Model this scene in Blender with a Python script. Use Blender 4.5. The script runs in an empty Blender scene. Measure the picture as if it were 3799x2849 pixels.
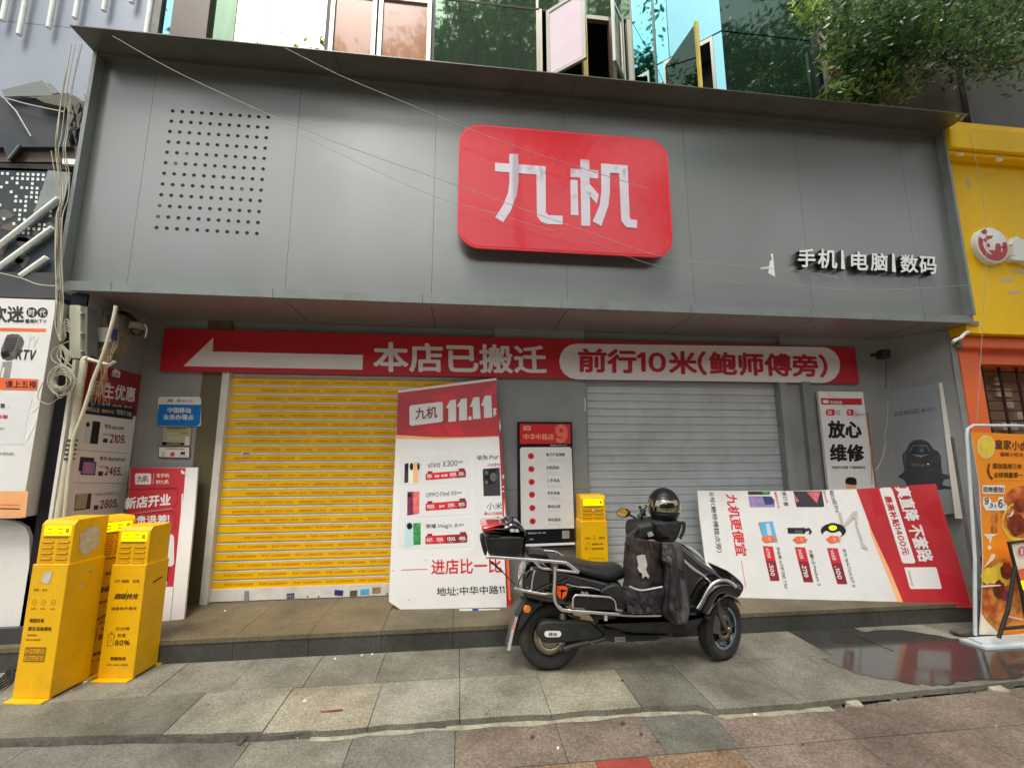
import bpy, math, random
from mathutils import Vector, Matrix
R = math.radians
random.seed(7)
SC = bpy.context.scene
COL = SC.collection

# ------------------------------------------------------------ camera
IW, IH = 3799.0, 2849.0
FPX = 1622.8
CAM = Vector((4.0632, -3.6679, 1.4588))
YAW, PIT, ROL = R(6.6398), R(8.7649), R(-0.0856)
FWD = Vector((math.sin(YAW)*math.cos(PIT), math.cos(YAW)*math.cos(PIT), math.sin(PIT)))
_r = Vector((math.cos(YAW), -math.sin(YAW), 0)); _u = _r.cross(FWD)
RGT = math.cos(ROL)*_r + math.sin(ROL)*_u
UPV = -math.sin(ROL)*_r + math.cos(ROL)*_u
cd = bpy.data.cameras.new('camera'); cam = bpy.data.objects.new('camera', cd); COL.objects.link(cam)
cd.sensor_fit = 'HORIZONTAL'; cd.sensor_width = 36; cd.lens = 36*FPX/IW
cd.clip_start = 0.05; cd.clip_end = 500
cam.matrix_world = Matrix(((RGT.x, UPV.x, -FWD.x, CAM.x), (RGT.y, UPV.y, -FWD.y, CAM.y), (RGT.z, UPV.z, -FWD.z, CAM.z), (0, 0, 0, 1)))
SC.camera = cam

# ------------------------------------------------------------ sky, sun, exposure
SUN_EL, SUN_AZ = 62, 200          # bright overcast, soft light from above and behind the camera
w = bpy.data.worlds.new("World"); SC.world = w; w.use_nodes = True
nt = w.node_tree; nt.nodes.clear()
sky = nt.nodes.new('ShaderNodeTexSky'); sky.sky_type = 'NISHITA'; sky.sun_disc = False
sky.sun_elevation = R(SUN_EL); sky.sun_rotation = R(SUN_AZ); sky.dust_density = 4; sky.air_density = 1.0
hs = nt.nodes.new('ShaderNodeHueSaturation'); hs.inputs['Saturation'].default_value = 0.12
bgn = nt.nodes.new('ShaderNodeBackground'); bgn.inputs['Strength'].default_value = 0.12
wo = nt.nodes.new('ShaderNodeOutputWorld')
nt.links.new(sky.outputs[0], hs.inputs['Color']); nt.links.new(hs.outputs[0], bgn.inputs['Color']); nt.links.new(bgn.outputs[0], wo.inputs['Surface'])
sd = bpy.data.lights.new('sun', 'SUN'); sd.energy = 1.9; sd.angle = R(25); sd.color = (1.0, 0.96, 0.88)
sun = bpy.data.objects.new('sun', sd); COL.objects.link(sun)
_az, _el = R(SUN_AZ), R(SUN_EL)
_sd = Vector((math.sin(_az)*math.cos(_el), math.cos(_az)*math.cos(_el), math.sin(_el)))
sun.rotation_euler = _sd.to_track_quat('Z', 'Y').to_euler(); sun.location = (4, -8, 14)
SC.view_settings.view_transform = 'Standard'; SC.view_settings.look = 'None'
SC.view_settings.exposure = 1.1; SC.view_settings.gamma = 1.0; SC.view_settings.use_curve_mapping = False
SC.render.engine = 'CYCLES'
SC.cycles.max_bounces = 8; SC.cycles.diffuse_bounces = 4; SC.cycles.glossy_bounces = 4; SC.cycles.transmission_bounces = 4
SC.cycles.transparent_max_bounces = 6

# ------------------------------------------------------------ pixel <-> world helpers
def ray(u, v): return FWD + (u-IW/2)/FPX*RGT - (v-IH/2)/FPX*UPV
class Plane:
    """a real plane in the place; h(u,v) is the point of it seen at photo pixel u,v"""
    def __init__(s, p, n):
        s.p = Vector(p); s.n = Vector(n).normalized()
        if s.n.dot(CAM-s.p) < 0: s.n = -s.n
    def h(s, u, v, off=0.0):
        d = ray(u, v); t = (s.p + s.n*off - CAM).dot(s.n)/d.dot(s.n)
        return CAM + d*t
def YP(y): return Plane((0, y, 0), (0, -1, 0))
def ZP(z): return Plane((0, 0, z), (0, 0, 1))
def XP(x): return Plane((x, 0, 0), (1, 0, 0))
def P3(a, b, c): a, b, c = Vector(a), Vector(b), Vector(c); return Plane(a, (b-a).cross(c-a))
def Y(u, v, y): return YP(y).h(u, v)
def zm(x0, y0, wd):
    s = wd/2212.0
    return lambda x, y: (x0 + x*s, y0 + y*s)
def zs(z, pts): return [z(*p) for p in pts]
E3 = 0.0012                        # one printed layer

# ------------------------------------------------------------ materials
MATS = {}
def lin(c): c /= 255.0; return c/12.92 if c <= 0.04045 else ((c+0.055)/1.055)**2.4
def rgb(r, g, b): return (lin(r), lin(g), lin(b), 1.0)
def mat(name, col, rough=0.6, metal=0.0, var=0.12, scale=6.0, bump=0.0, bscale=60.0, dirt=None, dscale=2.0, damt=0.5, spec=0.5, coat=0.0, stretch=None, emit=None, rvar=0.0):
    m = bpy.data.materials.new(name); m.use_nodes = True
    t = m.node_tree; n = t.nodes; l = t.links; b = n['Principled BSDF']
    b.inputs['Roughness'].default_value = rough; b.inputs['Metallic'].default_value = metal
    b.inputs['Specular IOR Level'].default_value = spec
    if coat: b.inputs['Coat Weight'].default_value = coat; b.inputs['Coat Roughness'].default_value = 0.04
    tc = n.new('ShaderNodeTexCoord'); src = tc.outputs['Object']
    if stretch:
        mp = n.new('ShaderNodeMapping'); mp.inputs['Scale'].default_value = stretch; l.new(src, mp.inputs['Vector']); src = mp.outputs[0]
    no = n.new('ShaderNodeTexNoise'); no.inputs['Scale'].default_value = scale; no.inputs['Detail'].default_value = 5; l.new(src, no.inputs['Vector'])
    rp = n.new('ShaderNodeValToRGB'); rp.color_ramp.elements[0].position = 0.3; rp.color_ramp.elements[1].position = 0.7
    c = col if len(col) == 4 else rgb(*col)
    rp.color_ramp.elements[0].color = tuple(min(1, x*(1-var)) for x in c[:3])+(1,)
    rp.color_ramp.elements[1].color = tuple(min(1, x*(1+var)) for x in c[:3])+(1,)
    l.new(no.outputs['Fac'], rp.inputs['Fac']); out = rp.outputs['Color']
    if dirt is not None:
        d = n.new('ShaderNodeTexNoise'); d.inputs['Scale'].default_value = dscale; d.inputs['Detail'].default_value = 8; d.inputs['Roughness'].default_value = 0.65; l.new(src, d.inputs['Vector'])
        dr = n.new('ShaderNodeValToRGB'); dr.color_ramp.elements[0].position = 0.46; dr.color_ramp.elements[1].position = 0.72
        dr.color_ramp.elements[0].color = (0, 0, 0, 1); dr.color_ramp.elements[1].color = (damt, damt, damt, 1)
        l.new(d.outputs['Fac'], dr.inputs['Fac'])
        mx = n.new('ShaderNodeMixRGB'); l.new(dr.outputs['Color'], mx.inputs['Fac']); l.new(out, mx.inputs['Color1'])
        mx.inputs['Color2'].default_value = dirt if len(dirt) == 4 else rgb(*dirt); out = mx.outputs['Color']
    l.new(out, b.inputs['Base Color'])
    if rvar:
        mr = n.new('ShaderNodeMapRange'); mr.inputs['To Min'].default_value = max(0, rough-rvar); mr.inputs['To Max'].default_value = min(1, rough+rvar)
        n3 = n.new('ShaderNodeTexNoise'); n3.inputs['Scale'].default_value = scale*0.7; l.new(src, n3.inputs['Vector']); l.new(n3.outputs['Fac'], mr.inputs['Value']); l.new(mr.outputs[0], b.inputs['Roughness'])
    if bump:
        nb = n.new('ShaderNodeTexNoise'); nb.inputs['Scale'].default_value = bscale; nb.inputs['Detail'].default_value = 4; l.new(src, nb.inputs['Vector'])
        bp = n.new('ShaderNodeBump'); bp.inputs['Strength'].default_value = bump; bp.inputs['Distance'].default_value = 0.01
        l.new(nb.outputs['Fac'], bp.inputs['Height']); l.new(bp.outputs[0], b.inputs['Normal'])
    if emit:
        b.inputs['Emission Color'].default_value = rgb(*emit[0]); b.inputs['Emission Strength'].default_value = emit[1]
    MATS[name] = m; return m
def leafmat(name, col):
    m = mat(name, col, 0.24, var=0.35, scale=4, spec=0.8); t = m.node_tree; n = t.nodes; l = t.links; b = n['Principled BSDF']; o = n['Material Output']
    tr = n.new('ShaderNodeBsdfTranslucent'); tr.inputs['Color'].default_value = rgb(*[min(255, c*1.35) for c in col]); mx = n.new('ShaderNodeMixShader'); mx.inputs['Fac'].default_value = 0.4
    l.new(b.outputs[0], mx.inputs[1]); l.new(tr.outputs[0], mx.inputs[2]); l.new(mx.outputs[0], o.inputs['Surface']); return m
def granite(name, col, dark, light, sc=220.0, wet=0.75):
    """speckled flamed stone with soft stains"""
    dark = tuple(d+(c-d)*.45 for d, c in zip(dark, col)); light = tuple(d+(c-d)*.45 for d, c in zip(light, col))
    m = bpy.data.materials.new(name); m.use_nodes = True; t = m.node_tree; n = t.nodes; l = t.links; b = n['Principled BSDF']
    tc = n.new('ShaderNodeTexCoord')
    a = n.new('ShaderNodeTexNoise'); a.inputs['Scale'].default_value = sc*0.5; a.inputs['Detail'].default_value = 3; l.new(tc.outputs['Object'], a.inputs['Vector'])
    r = n.new('ShaderNodeValToRGB'); e = r.color_ramp.elements; e[0].position = 0.33; e[0].color = rgb(*dark); e[1].position = 0.68; e[1].color = rgb(*light)
    k = e.new(0.5); k.color = rgb(*col); l.new(a.outputs['Fac'], r.inputs['Fac'])
    s = n.new('ShaderNodeTexNoise'); s.inputs['Scale'].default_value = 1.7; s.inputs['Detail'].default_value = 9; s.inputs['Roughness'].default_value = 0.7; l.new(tc.outputs['Object'], s.inputs['Vector'])
    sr = n.new('ShaderNodeValToRGB'); sr.color_ramp.elements[0].position = 0.35; sr.color_ramp.elements[0].color = (0.50, 0.48, 0.43, 1); sr.color_ramp.elements[1].position = 0.62; sr.color_ramp.elements[1].color = (1.08, 1.07, 1.04, 1)
    l.new(s.outputs['Fac'], sr.inputs['Fac'])
    mx = n.new('ShaderNodeMixRGB'); mx.blend_type = 'MULTIPLY'; mx.inputs['Fac'].default_value = 1.0; l.new(r.outputs['Color'], mx.inputs['Color1']); l.new(sr.outputs['Color'], mx.inputs['Color2'])
    v = n.new('ShaderNodeTexVoronoi'); v.inputs['Scale'].default_value = 2.6; l.new(tc.outputs['Object'], v.inputs['Vector'])
    vr = n.new('ShaderNodeValToRGB'); vr.color_ramp.elements[0].position = 0.02; vr.color_ramp.elements[0].color = (0.5, 0.48, 0.46, 1); vr.color_ramp.elements[1].position = 0.06; vr.color_ramp.elements[1].color = (1, 1, 1, 1); l.new(v.outputs['Distance'], vr.inputs['Fac'])
    m2 = n.new('ShaderNodeMixRGB'); m2.blend_type = 'MULTIPLY'; m2.inputs['Fac'].default_value = 0.8; l.new(mx.outputs[0], m2.inputs['Color1']); l.new(vr.outputs['Color'], m2.inputs['Color2'])
    l.new(m2.outputs[0], b.inputs['Base Color']); b.inputs['Roughness'].default_value = wet
    bp = n.new('ShaderNodeBump'); bp.inputs['Strength'].default_value = 0.35; bp.inputs['Distance'].default_value = 0.004; l.new(a.outputs['Fac'], bp.inputs['Height']); l.new(bp.outputs[0], b.inputs['Normal'])
    MATS[name] = m; return m

# ------------------------------------------------------------ object helpers
WL = {}
def tag(o, label=None, cat=None, group=None, kind=None):
    if label: o['label'] = label
    if cat: o['category'] = cat
    if group: o['group'] = group
    if kind: o['kind'] = kind
    return o
def thing(name, loc, label, cat, group=None):
    o = bpy.data.objects.new(name, None); o.empty_display_size = 0.1; COL.objects.link(o)
    o.location = loc; WL[o] = Vector(loc); return tag(o, label, cat, group)
_tc = bpy.data.curves.new('scratch_text', 'FONT'); _to = bpy.data.objects.new('scratch_text', _tc); _ts = bpy.data.scenes.new('scratch'); _ts.collection.objects.link(_to); _tv = _ts.view_layers[0]
TCACHE = {}
GC = {'1': ([(.13, 0), (.22, 0), (.22, .74), (.14, .74), (0, .62), (0, .53), (.13, .61)], [(0, 1, 2, 3, 4, 5, 6)])}
def glyph1(ch):
    if ch not in GC:
        _tc.body = chr(ord(ch)+0xFEE0) if 33 <= ord(ch) <= 126 else ch; _tc.resolution_u = 3
        _tv.update(); ev = _to.evaluated_get(_tv.depsgraph); me = ev.to_mesh()
        GC[ch] = ([(p.co.x, p.co.y) for p in me.vertices], [tuple(p.vertices) for p in me.polygons]); ev.to_mesh_clear()
    return GC[ch]
def glyphs(body, bold=0.0):
    k = (body, bold)
    if k not in TCACHE:
        vs, fs, pen = [], [], 0.0
        for ch in body:
            if ch == ' ': pen += 0.3; continue
            gv, gf_ = glyph1(ch); n0 = len(vs)
            if 33 <= ord(ch) <= 126: mn = min(p[0] for p in gv); mx_ = max(p[0] for p in gv); off = pen-mn+0.045; pen += mx_-mn+0.09+bold*1.5
            else: off = pen; pen += 1.0
            vs += [(p[0]+off, p[1]) for p in gv]; fs += [tuple(i+n0 for i in f) for f in gf_]
        if bold:                                    # heavier strokes: the outline repeated a hair to each side
            d = bold*0.75; n0 = len(vs); base, bf = list(vs), list(fs); vs, fs = [], []
            for q, (dx, dy) in enumerate(((0, 0), (d, 0), (-d, 0), (0, d), (0, -d), (d*.7, d*.7), (-d*.7, -d*.7), (d*.7, -d*.7), (-d*.7, d*.7))[:(5 if bold < .03 else 9)]):
                vs += [(p[0]+dx, p[1]+dy, q) for p in base]; fs += [tuple(i+q*n0 for i in f) for f in bf]
        else: vs = [(p[0], p[1], 0) for p in vs]
        x0 = min(p[0] for p in vs); x1 = max(p[0] for p in vs); y0 = min(p[1] for p in vs); y1 = max(p[1] for p in vs)
        x1 = max(x1, x0+1e-4); y1 = max(y1, y0+1e-4)
        TCACHE[k] = ([((p[0]-x0)/(x1-x0), (p[1]-y0)/(y1-y0), p[2]*0.00008) for p in vs], fs, (x1-x0, y1-y0))
    return TCACHE[k]
class MB:
    def __init__(s): s.v = []; s.f = []; s.m = []; s.s = []; s.mats = []
    def mi(s, m):
        if m not in s.mats: s.mats.append(m)
        return s.mats.index(m)
    def add(s, vs, fs, m, smooth=False):
        o = len(s.v); i = s.mi(m); s.v += [Vector(p) for p in vs]
        for f in fs: s.f.append(tuple(o+k for k in f)); s.m.append(i); s.s.append(smooth)
    def poly(s, pts, m): s.add(pts, [tuple(range(len(pts)))], m)
    def box(s, x0, x1, y0, y1, z0, z1, m):
        v = [(x, y, z) for x in (x0, x1) for y in (y0, y1) for z in (z0, z1)]
        s.add(v, [(0, 1, 3, 2), (4, 6, 7, 5), (0, 4, 5, 1), (2, 3, 7, 6), (0, 2, 6, 4), (1, 5, 7, 3)], m)
    def obox(s, c, ax, ay, az, m):                     # oriented box from centre and three half vectors
        c, ax, ay, az = map(Vector, (c, ax, ay, az))
        v = [c + i*ax + j*ay + k*az for i in (-1, 1) for j in (-1, 1) for k in (-1, 1)]
        s.add(v, [(0, 1, 3, 2), (4, 6, 7, 5), (0, 4, 5, 1), (2, 3, 7, 6), (0, 2, 6, 4), (1, 5, 7, 3)], m)
    def slab(s, pts, nrm, th, m, me=None):             # planar outline, thickness behind it
        a = [Vector(p) for p in pts]; n = Vector(nrm)*th; b = [p-n for p in a]; k = len(a)
        s.add(a, [tuple(range(k))], m); s.add(b, [tuple(reversed(range(k)))], me or m)
        s.add(a+b, [(i, (i+1) % k, k+(i+1) % k, k+i) for i in range(k)], me or m)
    def pp(s, pl, pts, m, lay=1):                      # printed polygon on a plane, from photo pixels
        s.poly([pl.h(u, v, lay*E3) for u, v in pts], m)
    def pslab(s, pl, pts, th, m, me=None): s.slab([pl.h(u, v) for u, v in pts], pl.n, th, m, me)
    def text(s, pl, body, bl, br, tl, m, lay=2, bold=0.0):
        g, fs, _ = glyphs(body, bold); A, B, C = pl.h(*bl, lay*E3), pl.h(*br, lay*E3), pl.h(*tl, lay*E3)
        s.add([A + (B-A)*x + (C-A)*y + pl.n*q for x, y, q in g], fs, m)
    def tube(s, pts, r, m, n=8, smooth=True, cap=True):
        pts = [Vector(p) for p in pts]; rs = r if isinstance(r, (list, tuple)) else [r]*len(pts)
        t0 = (pts[1]-pts[0]).normalized(); a = Vector((0, 0, 1)) if abs(t0.z) < 0.9 else Vector((1, 0, 0))
        u = t0.cross(a).normalized(); vs = []
        for i, p in enumerate(pts):
            t = (pts[min(i+1, len(pts)-1)] - pts[max(i-1, 0)]).normalized()
            u = (u - t*u.dot(t)).normalized(); w_ = t.cross(u)
            for k in range(n): an = 2*math.pi*k/n; vs.append(p + (u*math.cos(an)+w_*math.sin(an))*rs[i])
        fs = [(i*n+k, i*n+(k+1) % n, (i+1)*n+(k+1) % n, (i+1)*n+k) for i in range(len(pts)-1) for k in range(n)]
        s.add(vs, fs, m, smooth)
        if cap:
            s.add(vs[:n], [tuple(reversed(range(n)))], m); s.add(vs[-n:], [tuple(range(n))], m)
    def lathe(s, c, axis, prof, m, n=40, smooth=True):  # prof: (radius, offset along axis)
        c = Vector(c); ax = Vector(axis).normalized(); a = Vector((0, 0, 1)) if abs(ax.z) < 0.9 else Vector((1, 0, 0))
        u = ax.cross(a).normalized(); w_ = ax.cross(u); vs = []
        for r, o in prof:
            for k in range(n): an = 2*math.pi*k/n; vs.append(c + ax*o + (u*math.cos(an)+w_*math.sin(an))*r)
        s.add(vs, [(i*n+k, i*n+(k+1) % n, (i+1)*n+(k+1) % n, (i+1)*n+k) for i in range(len(prof)-1) for k in range(n)], m, smooth)
    def pebble(s, outline, ya, yb, inset, dome, m, sm=2):  # rounded solid from an outline on plane ya, extruded to yb
        o = [(p.x, p.z) for p in outline]
        for _ in range(sm):
            q = []
            for i in range(len(o)):
                a, b = o[i], o[(i+1) % len(o)]
                q += [(a[0]*.75+b[0]*.25, a[1]*.75+b[1]*.25), (a[0]*.25+b[0]*.75, a[1]*.25+b[1]*.75)]
            o = q
        k = len(o); area = sum(o[i][0]*o[(i+1) % k][1]-o[(i+1) % k][0]*o[i][1] for i in range(k)); sg = 1 if area > 0 else -1
        nr = []
        for i in range(k):
            a, b = o[i-1], o[(i+1) % k]; dx, dz = b[0]-a[0], b[1]-a[1]; L = math.hypot(dx, dz) or 1
            nr.append((-dz/L*sg, dx/L*sg))
        dn = 1 if yb > ya else -1; rings = []
        for q in (90, 68, 45, 25, 0):
            a = R(q); rings.append((inset*(1-math.cos(a))*1.0, ya + dn*dome*(1-math.sin(a))))
        for q in (0, 25, 45, 68, 90):
            a = R(q); rings.append((inset*(1-math.cos(a)), yb - dn*dome*(1-math.sin(a))))
        vs = [(o[i][0]+nr[i][0]*d, y, o[i][1]+nr[i][1]*d) for d, y in rings for i in range(k)]
        s.add(vs, [(r*k+i, r*k+(i+1) % k, (r+1)*k+(i+1) % k, (r+1)*k+i) for r in range(len(rings)-1) for i in range(k)], m, True)
        s.add(vs[:k], [tuple(range(k))], m, True); s.add(vs[-k:], [tuple(reversed(range(k)))], m, True)
    def build(s, name, parent=None, bevel=0, smooth_all=False):
        base = Vector((0, 0, 0)); loc = None
        if parent is not None: base = WL[parent]
        else:
            xs = [p.x for p in s.v]; ys = [p.y for p in s.v]; zz = [p.z for p in s.v]
            base = Vector(((min(xs)+max(xs))/2, (min(ys)+max(ys))/2, min(zz))); loc = base
        me = bpy.data.meshes.new(name); me.from_pydata([p-base for p in s.v], [], s.f)
        for m in s.mats: me.materials.append(MATS[m])
        me.polygons.foreach_set('material_index', s.m); me.polygons.foreach_set('use_smooth', s.s); me.validate(); me.update()
        o = bpy.data.objects.new(name, me); COL.objects.link(o)
        if parent is not None: o.parent = parent
        else: o.location = loc
        WL[o] = base
        if bevel:
            b = o.modifiers.new('bevel', 'BEVEL'); b.width = bevel; b.segments = 3; b.limit_method = 'ANGLE'; b.angle_limit = R(40)
        return o
def rrect(z, x0, y0, x1, y1, r, n=4, skew=0.0):        # rounded rectangle in zoom coordinates -> photo pixels
    pts = []
    for cx, cy, a0 in ((x1-r, y0+r, -90), (x1-r, y1-r, 0), (x0+r, y1-r, 90), (x0+r, y0+r, 180)):
        for i in range(n+1):
            a = R(a0+90*i/n); x, y = cx+r*math.cos(a), cy+r*math.sin(a); pts.append(z(x, y + skew*(x-x0)))
    return pts
def circ(z, cx, cy, rx, ry=None, n=28): ry = ry or rx; return [z(cx+rx*math.cos(2*math.pi*i/n), cy+ry*math.sin(2*math.pi*i/n)) for i in range(n)]
def smooth_path(pts, k=6):
    pts = [Vector(p) for p in pts]; out = []
    for i in range(len(pts)-1):
        p0, p1, p2, p3 = pts[max(i-1, 0)], pts[i], pts[i+1], pts[min(i+2, len(pts)-1)]
        for j in range(k):
            t = j/k; out.append(0.5*((2*p1)+(-p0+p2)*t+(2*p0-5*p1+4*p2-p3)*t*t+(-p0+3*p1-3*p2+p3)*t**3))
    return out+[pts[-1]]

# ------------------------------------------------------------ the palette
mat('panel_grey', (146, 149, 147), 0.32, 0.6, var=0.02, scale=0.9, rvar=0.07, dirt=(122, 121, 114), dscale=1.1, damt=0.16, stretch=(1.6, 1.6, 0.6))
mat('frame_grey', (140, 146, 143), 0.35, 0.3, var=0.05, scale=2, dirt=(95, 95, 90), dscale=5, damt=0.4)
mat('visor_grey', (118, 115, 108), 0.30, 0.5, var=0.06, scale=2, dirt=(80, 76, 70), dscale=3, damt=0.4)
mat('soffit', (150, 142, 142), 0.28, 0.25, var=0.08, scale=1.2, dirt=(110, 80, 78), dscale=1.5, damt=0.3)  # reddish mottling stands in for the red banner mirrored here
mat('seam', (45, 47, 48), 0.8)
mat('hole_dark', (14, 14, 16), 0.8)
mat('wall_grey', (146, 148, 146), 0.6, var=0.05, scale=1.5, dirt=(112, 112, 104), dscale=2.2, damt=0.45, bump=0.05)
mat('jamb_olive', (100, 92, 66), 0.6, var=0.1, scale=2)
mat('dark_base', (62, 63, 64), 0.5, var=0.2, scale=3, bump=0.05)
mat('white_metal', (226, 221, 212), 0.45, var=0.04, scale=3, dirt=(150, 145, 135), dscale=5, damt=0.35)
mat('shutter_grey', (196, 200, 202), 0.4, 0.2, var=0.06, scale=2.5, dirt=(140, 142, 140), dscale=3, damt=0.4)
mat('tape_yellow', (250, 194, 0), 0.35, var=0.06, scale=3, dirt=(215, 160, 10), dscale=2, damt=0.3)
mat('tape_red', (206, 104, 8), 0.5)
mat('red_sign', (214, 38, 50), 0.22, var=0.03, scale=1, coat=0.3)
mat('red_rim', (235, 40, 48), 0.3)
mat('white_acrylic', (200, 192, 202), 0.03, var=0.02, scale=2, coat=1.0, spec=1.0)
mat('white_letter', (238, 240, 236), 0.35, var=0.03)
mat('letter_side', (40, 42, 44), 0.5)
mat('banner_red', (190, 28, 42), 0.45, var=0.04, scale=2)
mat('banner_white', (232, 224, 222), 0.5, var=0.03)
mat('poster_white', (232, 230, 226), 0.42, var=0.025, scale=3, dirt=(205, 202, 194), dscale=3, damt=0.5)
mat('print_grey', (214, 214, 214), 0.5, var=0.02)
mat('print_card', (224, 223, 221), 0.45, var=0.02)
mat('print_midgrey', (150, 150, 152), 0.5)
mat('print_ink', (52, 46, 50), 0.5)
mat('print_red', (214, 40, 52), 0.4, var=0.05, scale=5)
mat('print_red2', (188, 44, 52), 0.4, var=0.12, scale=3)
mat('print_darkred', (140, 36, 44), 0.4)
mat('print_peach', (250, 178, 120), 0.5)
mat('print_orange', (240, 110, 60), 0.5)
mat('print_blue', (10, 120, 200), 0.4)
mat('print_lblue', (70, 180, 225), 0.4)
mat('print_navy', (50, 55, 110), 0.4)
mat('print_purple', (150, 130, 175), 0.35, var=0.2, scale=20)
mat('print_green', (60, 150, 80), 0.4, var=0.5, scale=30)
mat('print_mint', (190, 222, 222), 0.35, var=0.05)
mat('print_wine', (130, 50, 78), 0.35, var=0.3, scale=20)
mat('print_pink', (225, 110, 110), 0.35, var=0.3, scale=20)
mat('print_black', (26, 26, 30), 0.3)
mat('print_cream', (240, 232, 208), 0.4)
mat('print_tan', (176, 168, 130), 0.5, var=0.1)
mat('foam_edge', (222, 218, 208), 0.8, var=0.05, scale=20)
mat('black_frame', (22, 20, 28), 0.3)
mat('cab_yellow', (246, 188, 2), 0.42, var=0.05, scale=3, dirt=(190, 138, 30), dscale=3, damt=0.6, bump=0.03)
mat('slot_shade', (176, 120, 0), 0.6)
mat('glow_yellow', (252, 242, 0), 0.2, emit=((255, 245, 0), 0.55))  # fluorescent sticker yellow; the glow is added, it is no light source
mat('cab_orange', (214, 150, 0), 0.5)
mat('cab_ink', (92, 56, 10), 0.6)
mat('ink_light', (150, 105, 30), 0.6)
mat('paper_scrap', (205, 195, 178), 0.7, var=0.15, scale=30, dirt=(215, 165, 60), dscale=12, damt=0.7)
mat('gloss_black', (16, 17, 18), 0.08, var=0.1, coat=1.0, dirt=(46, 46, 44), dscale=9, damt=0.35)
mat('box_black', (24, 25, 26), 0.4, var=0.15, scale=8, dirt=(60, 60, 58), dscale=8, damt=0.3)
mat('plastic_black', (38, 39, 38), 0.55, var=0.2, scale=10, dirt=(74, 71, 64), dscale=7, damt=0.5, bump=0.05)
mat('rubber', (42, 41, 39), 0.85, var=0.2, scale=20, dirt=(86, 82, 74), dscale=6, damt=0.5, bump=0.15)
mat('seat_vinyl', (38, 38, 39), 0.45, var=0.15, scale=6, bump=0.12, bscale=90)
mat('chrome', (238, 236, 236), 0.16, 1.0, var=0.03, scale=10, dirt=(140, 112, 84), dscale=14, damt=0.25)
mat('dull_steel', (150, 142, 128), 0.35, 1.0, var=0.2, scale=15, dirt=(100, 72, 48), dscale=12, damt=0.6)
mat('cast_grey', (104, 102, 98), 0.5, 0.4, var=0.15, scale=12, dirt=(70, 66, 58), dscale=9, damt=0.5)
mat('rim_blue', (170, 205, 228), 0.25, 0.5, var=0.3, scale=60)
mat('reflector_orange', (250, 140, 10), 0.2, coat=1)
mat('logo_orange', (245, 96, 26), 0.3)
mat('lens_red', (214, 28, 34), 0.15, coat=1.0)
mat('lens_clear', (190, 194, 188), 0.08, 0.3, coat=1.0, dirt=(120, 118, 105), dscale=10, damt=0.5)
mat('mirror_glass', (235, 230, 220), 0.02, 1.0, var=0.0)
mat('cloth_dark', (50, 47, 51), 0.8, var=0.2, scale=5, dirt=(98, 84, 72), dscale=2.2, damt=0.6, bump=0.2, bscale=30)
mat('cloth_brown', (46, 38, 38), 0.75, var=0.25, scale=4, dirt=(88, 74, 66), dscale=3, damt=0.5, bump=0.2, bscale=30)
mat('cloth_grey', (88, 83, 86), 0.8, var=0.15, scale=5, bump=0.2, bscale=30)
mat('reflective_tape', (205, 203, 196), 0.35, 0.2, var=0.12, scale=20)
mat('helmet_matte', (26, 27, 28), 0.36, var=0.1, dirt=(66, 66, 66), dscale=5, damt=0.3)
mat('visor_mirror', (158, 156, 140), 0.06, 1.0, var=0.05)
mat('cable_beige', (176, 170, 146), 0.6, var=0.12, scale=12)
mat('cable_grey', (172, 170, 162), 0.6)
mat('pipe_white', (208, 202, 178), 0.45, var=0.08, scale=5, dirt=(160, 150, 120), dscale=6, damt=0.4)
mat('box_beige', (198, 198, 176), 0.5, var=0.05, dirt=(140, 140, 120), dscale=6, damt=0.4)
mat('box_side', (108, 112, 104), 0.6, var=0.1)
mat('bluish_wall', (156, 163, 176), 0.35, 0.1, var=0.03, scale=0.8, dirt=(140, 148, 156), dscale=1.2, damt=0.4)
mat('tube_white', (228, 234, 226), 0.35)
mat('led_white', (225, 235, 232), 0.4)
mat('awning_dark', (44, 52, 60), 0.6, var=0.2, scale=3, dirt=(70, 58, 50), dscale=3, damt=0.5)
mat('debris', (96, 92, 84), 0.8, var=0.3, scale=8)
mat('brown_stone', (98, 84, 74), 0.4, var=0.1, scale=3)
mat('brown_dark', (74, 62, 50), 0.45, var=0.15, scale=3)
mat('pane_orange', (176, 122, 84), 0.12, var=0.04, coat=1.0)
mat('alu_frame', (176, 172, 158), 0.35, 0.5, var=0.05)
mat('black_gap', (10, 12, 12), 0.6)
mat('pane_pink', (226, 206, 214), 0.3, var=0.03)
mat('glass_brown_reflect', (150, 124, 104), 0.02, 1.0, bump=0.05, bscale=1.1, var=0.03)  # brown of the mirrored tree and wall is painted into the tint
mat('glass_green', (116, 140, 118), 0.03, 0.8, bump=0.05, bscale=1.1, var=0.05, scale=2, stretch=(6, 6, 0.6), dirt=(150, 165, 145), dscale=3, damt=0.35)
mat('glass_teal', (118, 168, 172), 0.02, 1.0, bump=0.05, bscale=1.1, var=0.02)
mat('glass_cyan', (126, 176, 182), 0.02, 1.0, bump=0.05, bscale=1.1, var=0.02)
mat('glass_cream_reflect', (236, 224, 184), 0.02, 1.0, bump=0.05, bscale=1.1, var=0.01)  # cream of the bright mirrored sky is painted into the tint
mat('glass_dark', (72, 96, 86), 0.03, 0.85, bump=0.05, bscale=1.1, var=0.05)
mat('pvc_yellow', (215, 190, 90), 0.4)
mat('shop_yellow', (255, 204, 0), 0.5, var=0.05, scale=1.5, spec=0.3, dirt=(232, 172, 10), dscale=1.5, damt=0.5)
mat('shop_orange', (240, 112, 52), 0.45, var=0.06, scale=3)
mat('brick_tan', (150, 118, 88), 0.7, var=0.2, scale=8)
mat('lattice', (58, 26, 18), 0.5)
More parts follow.
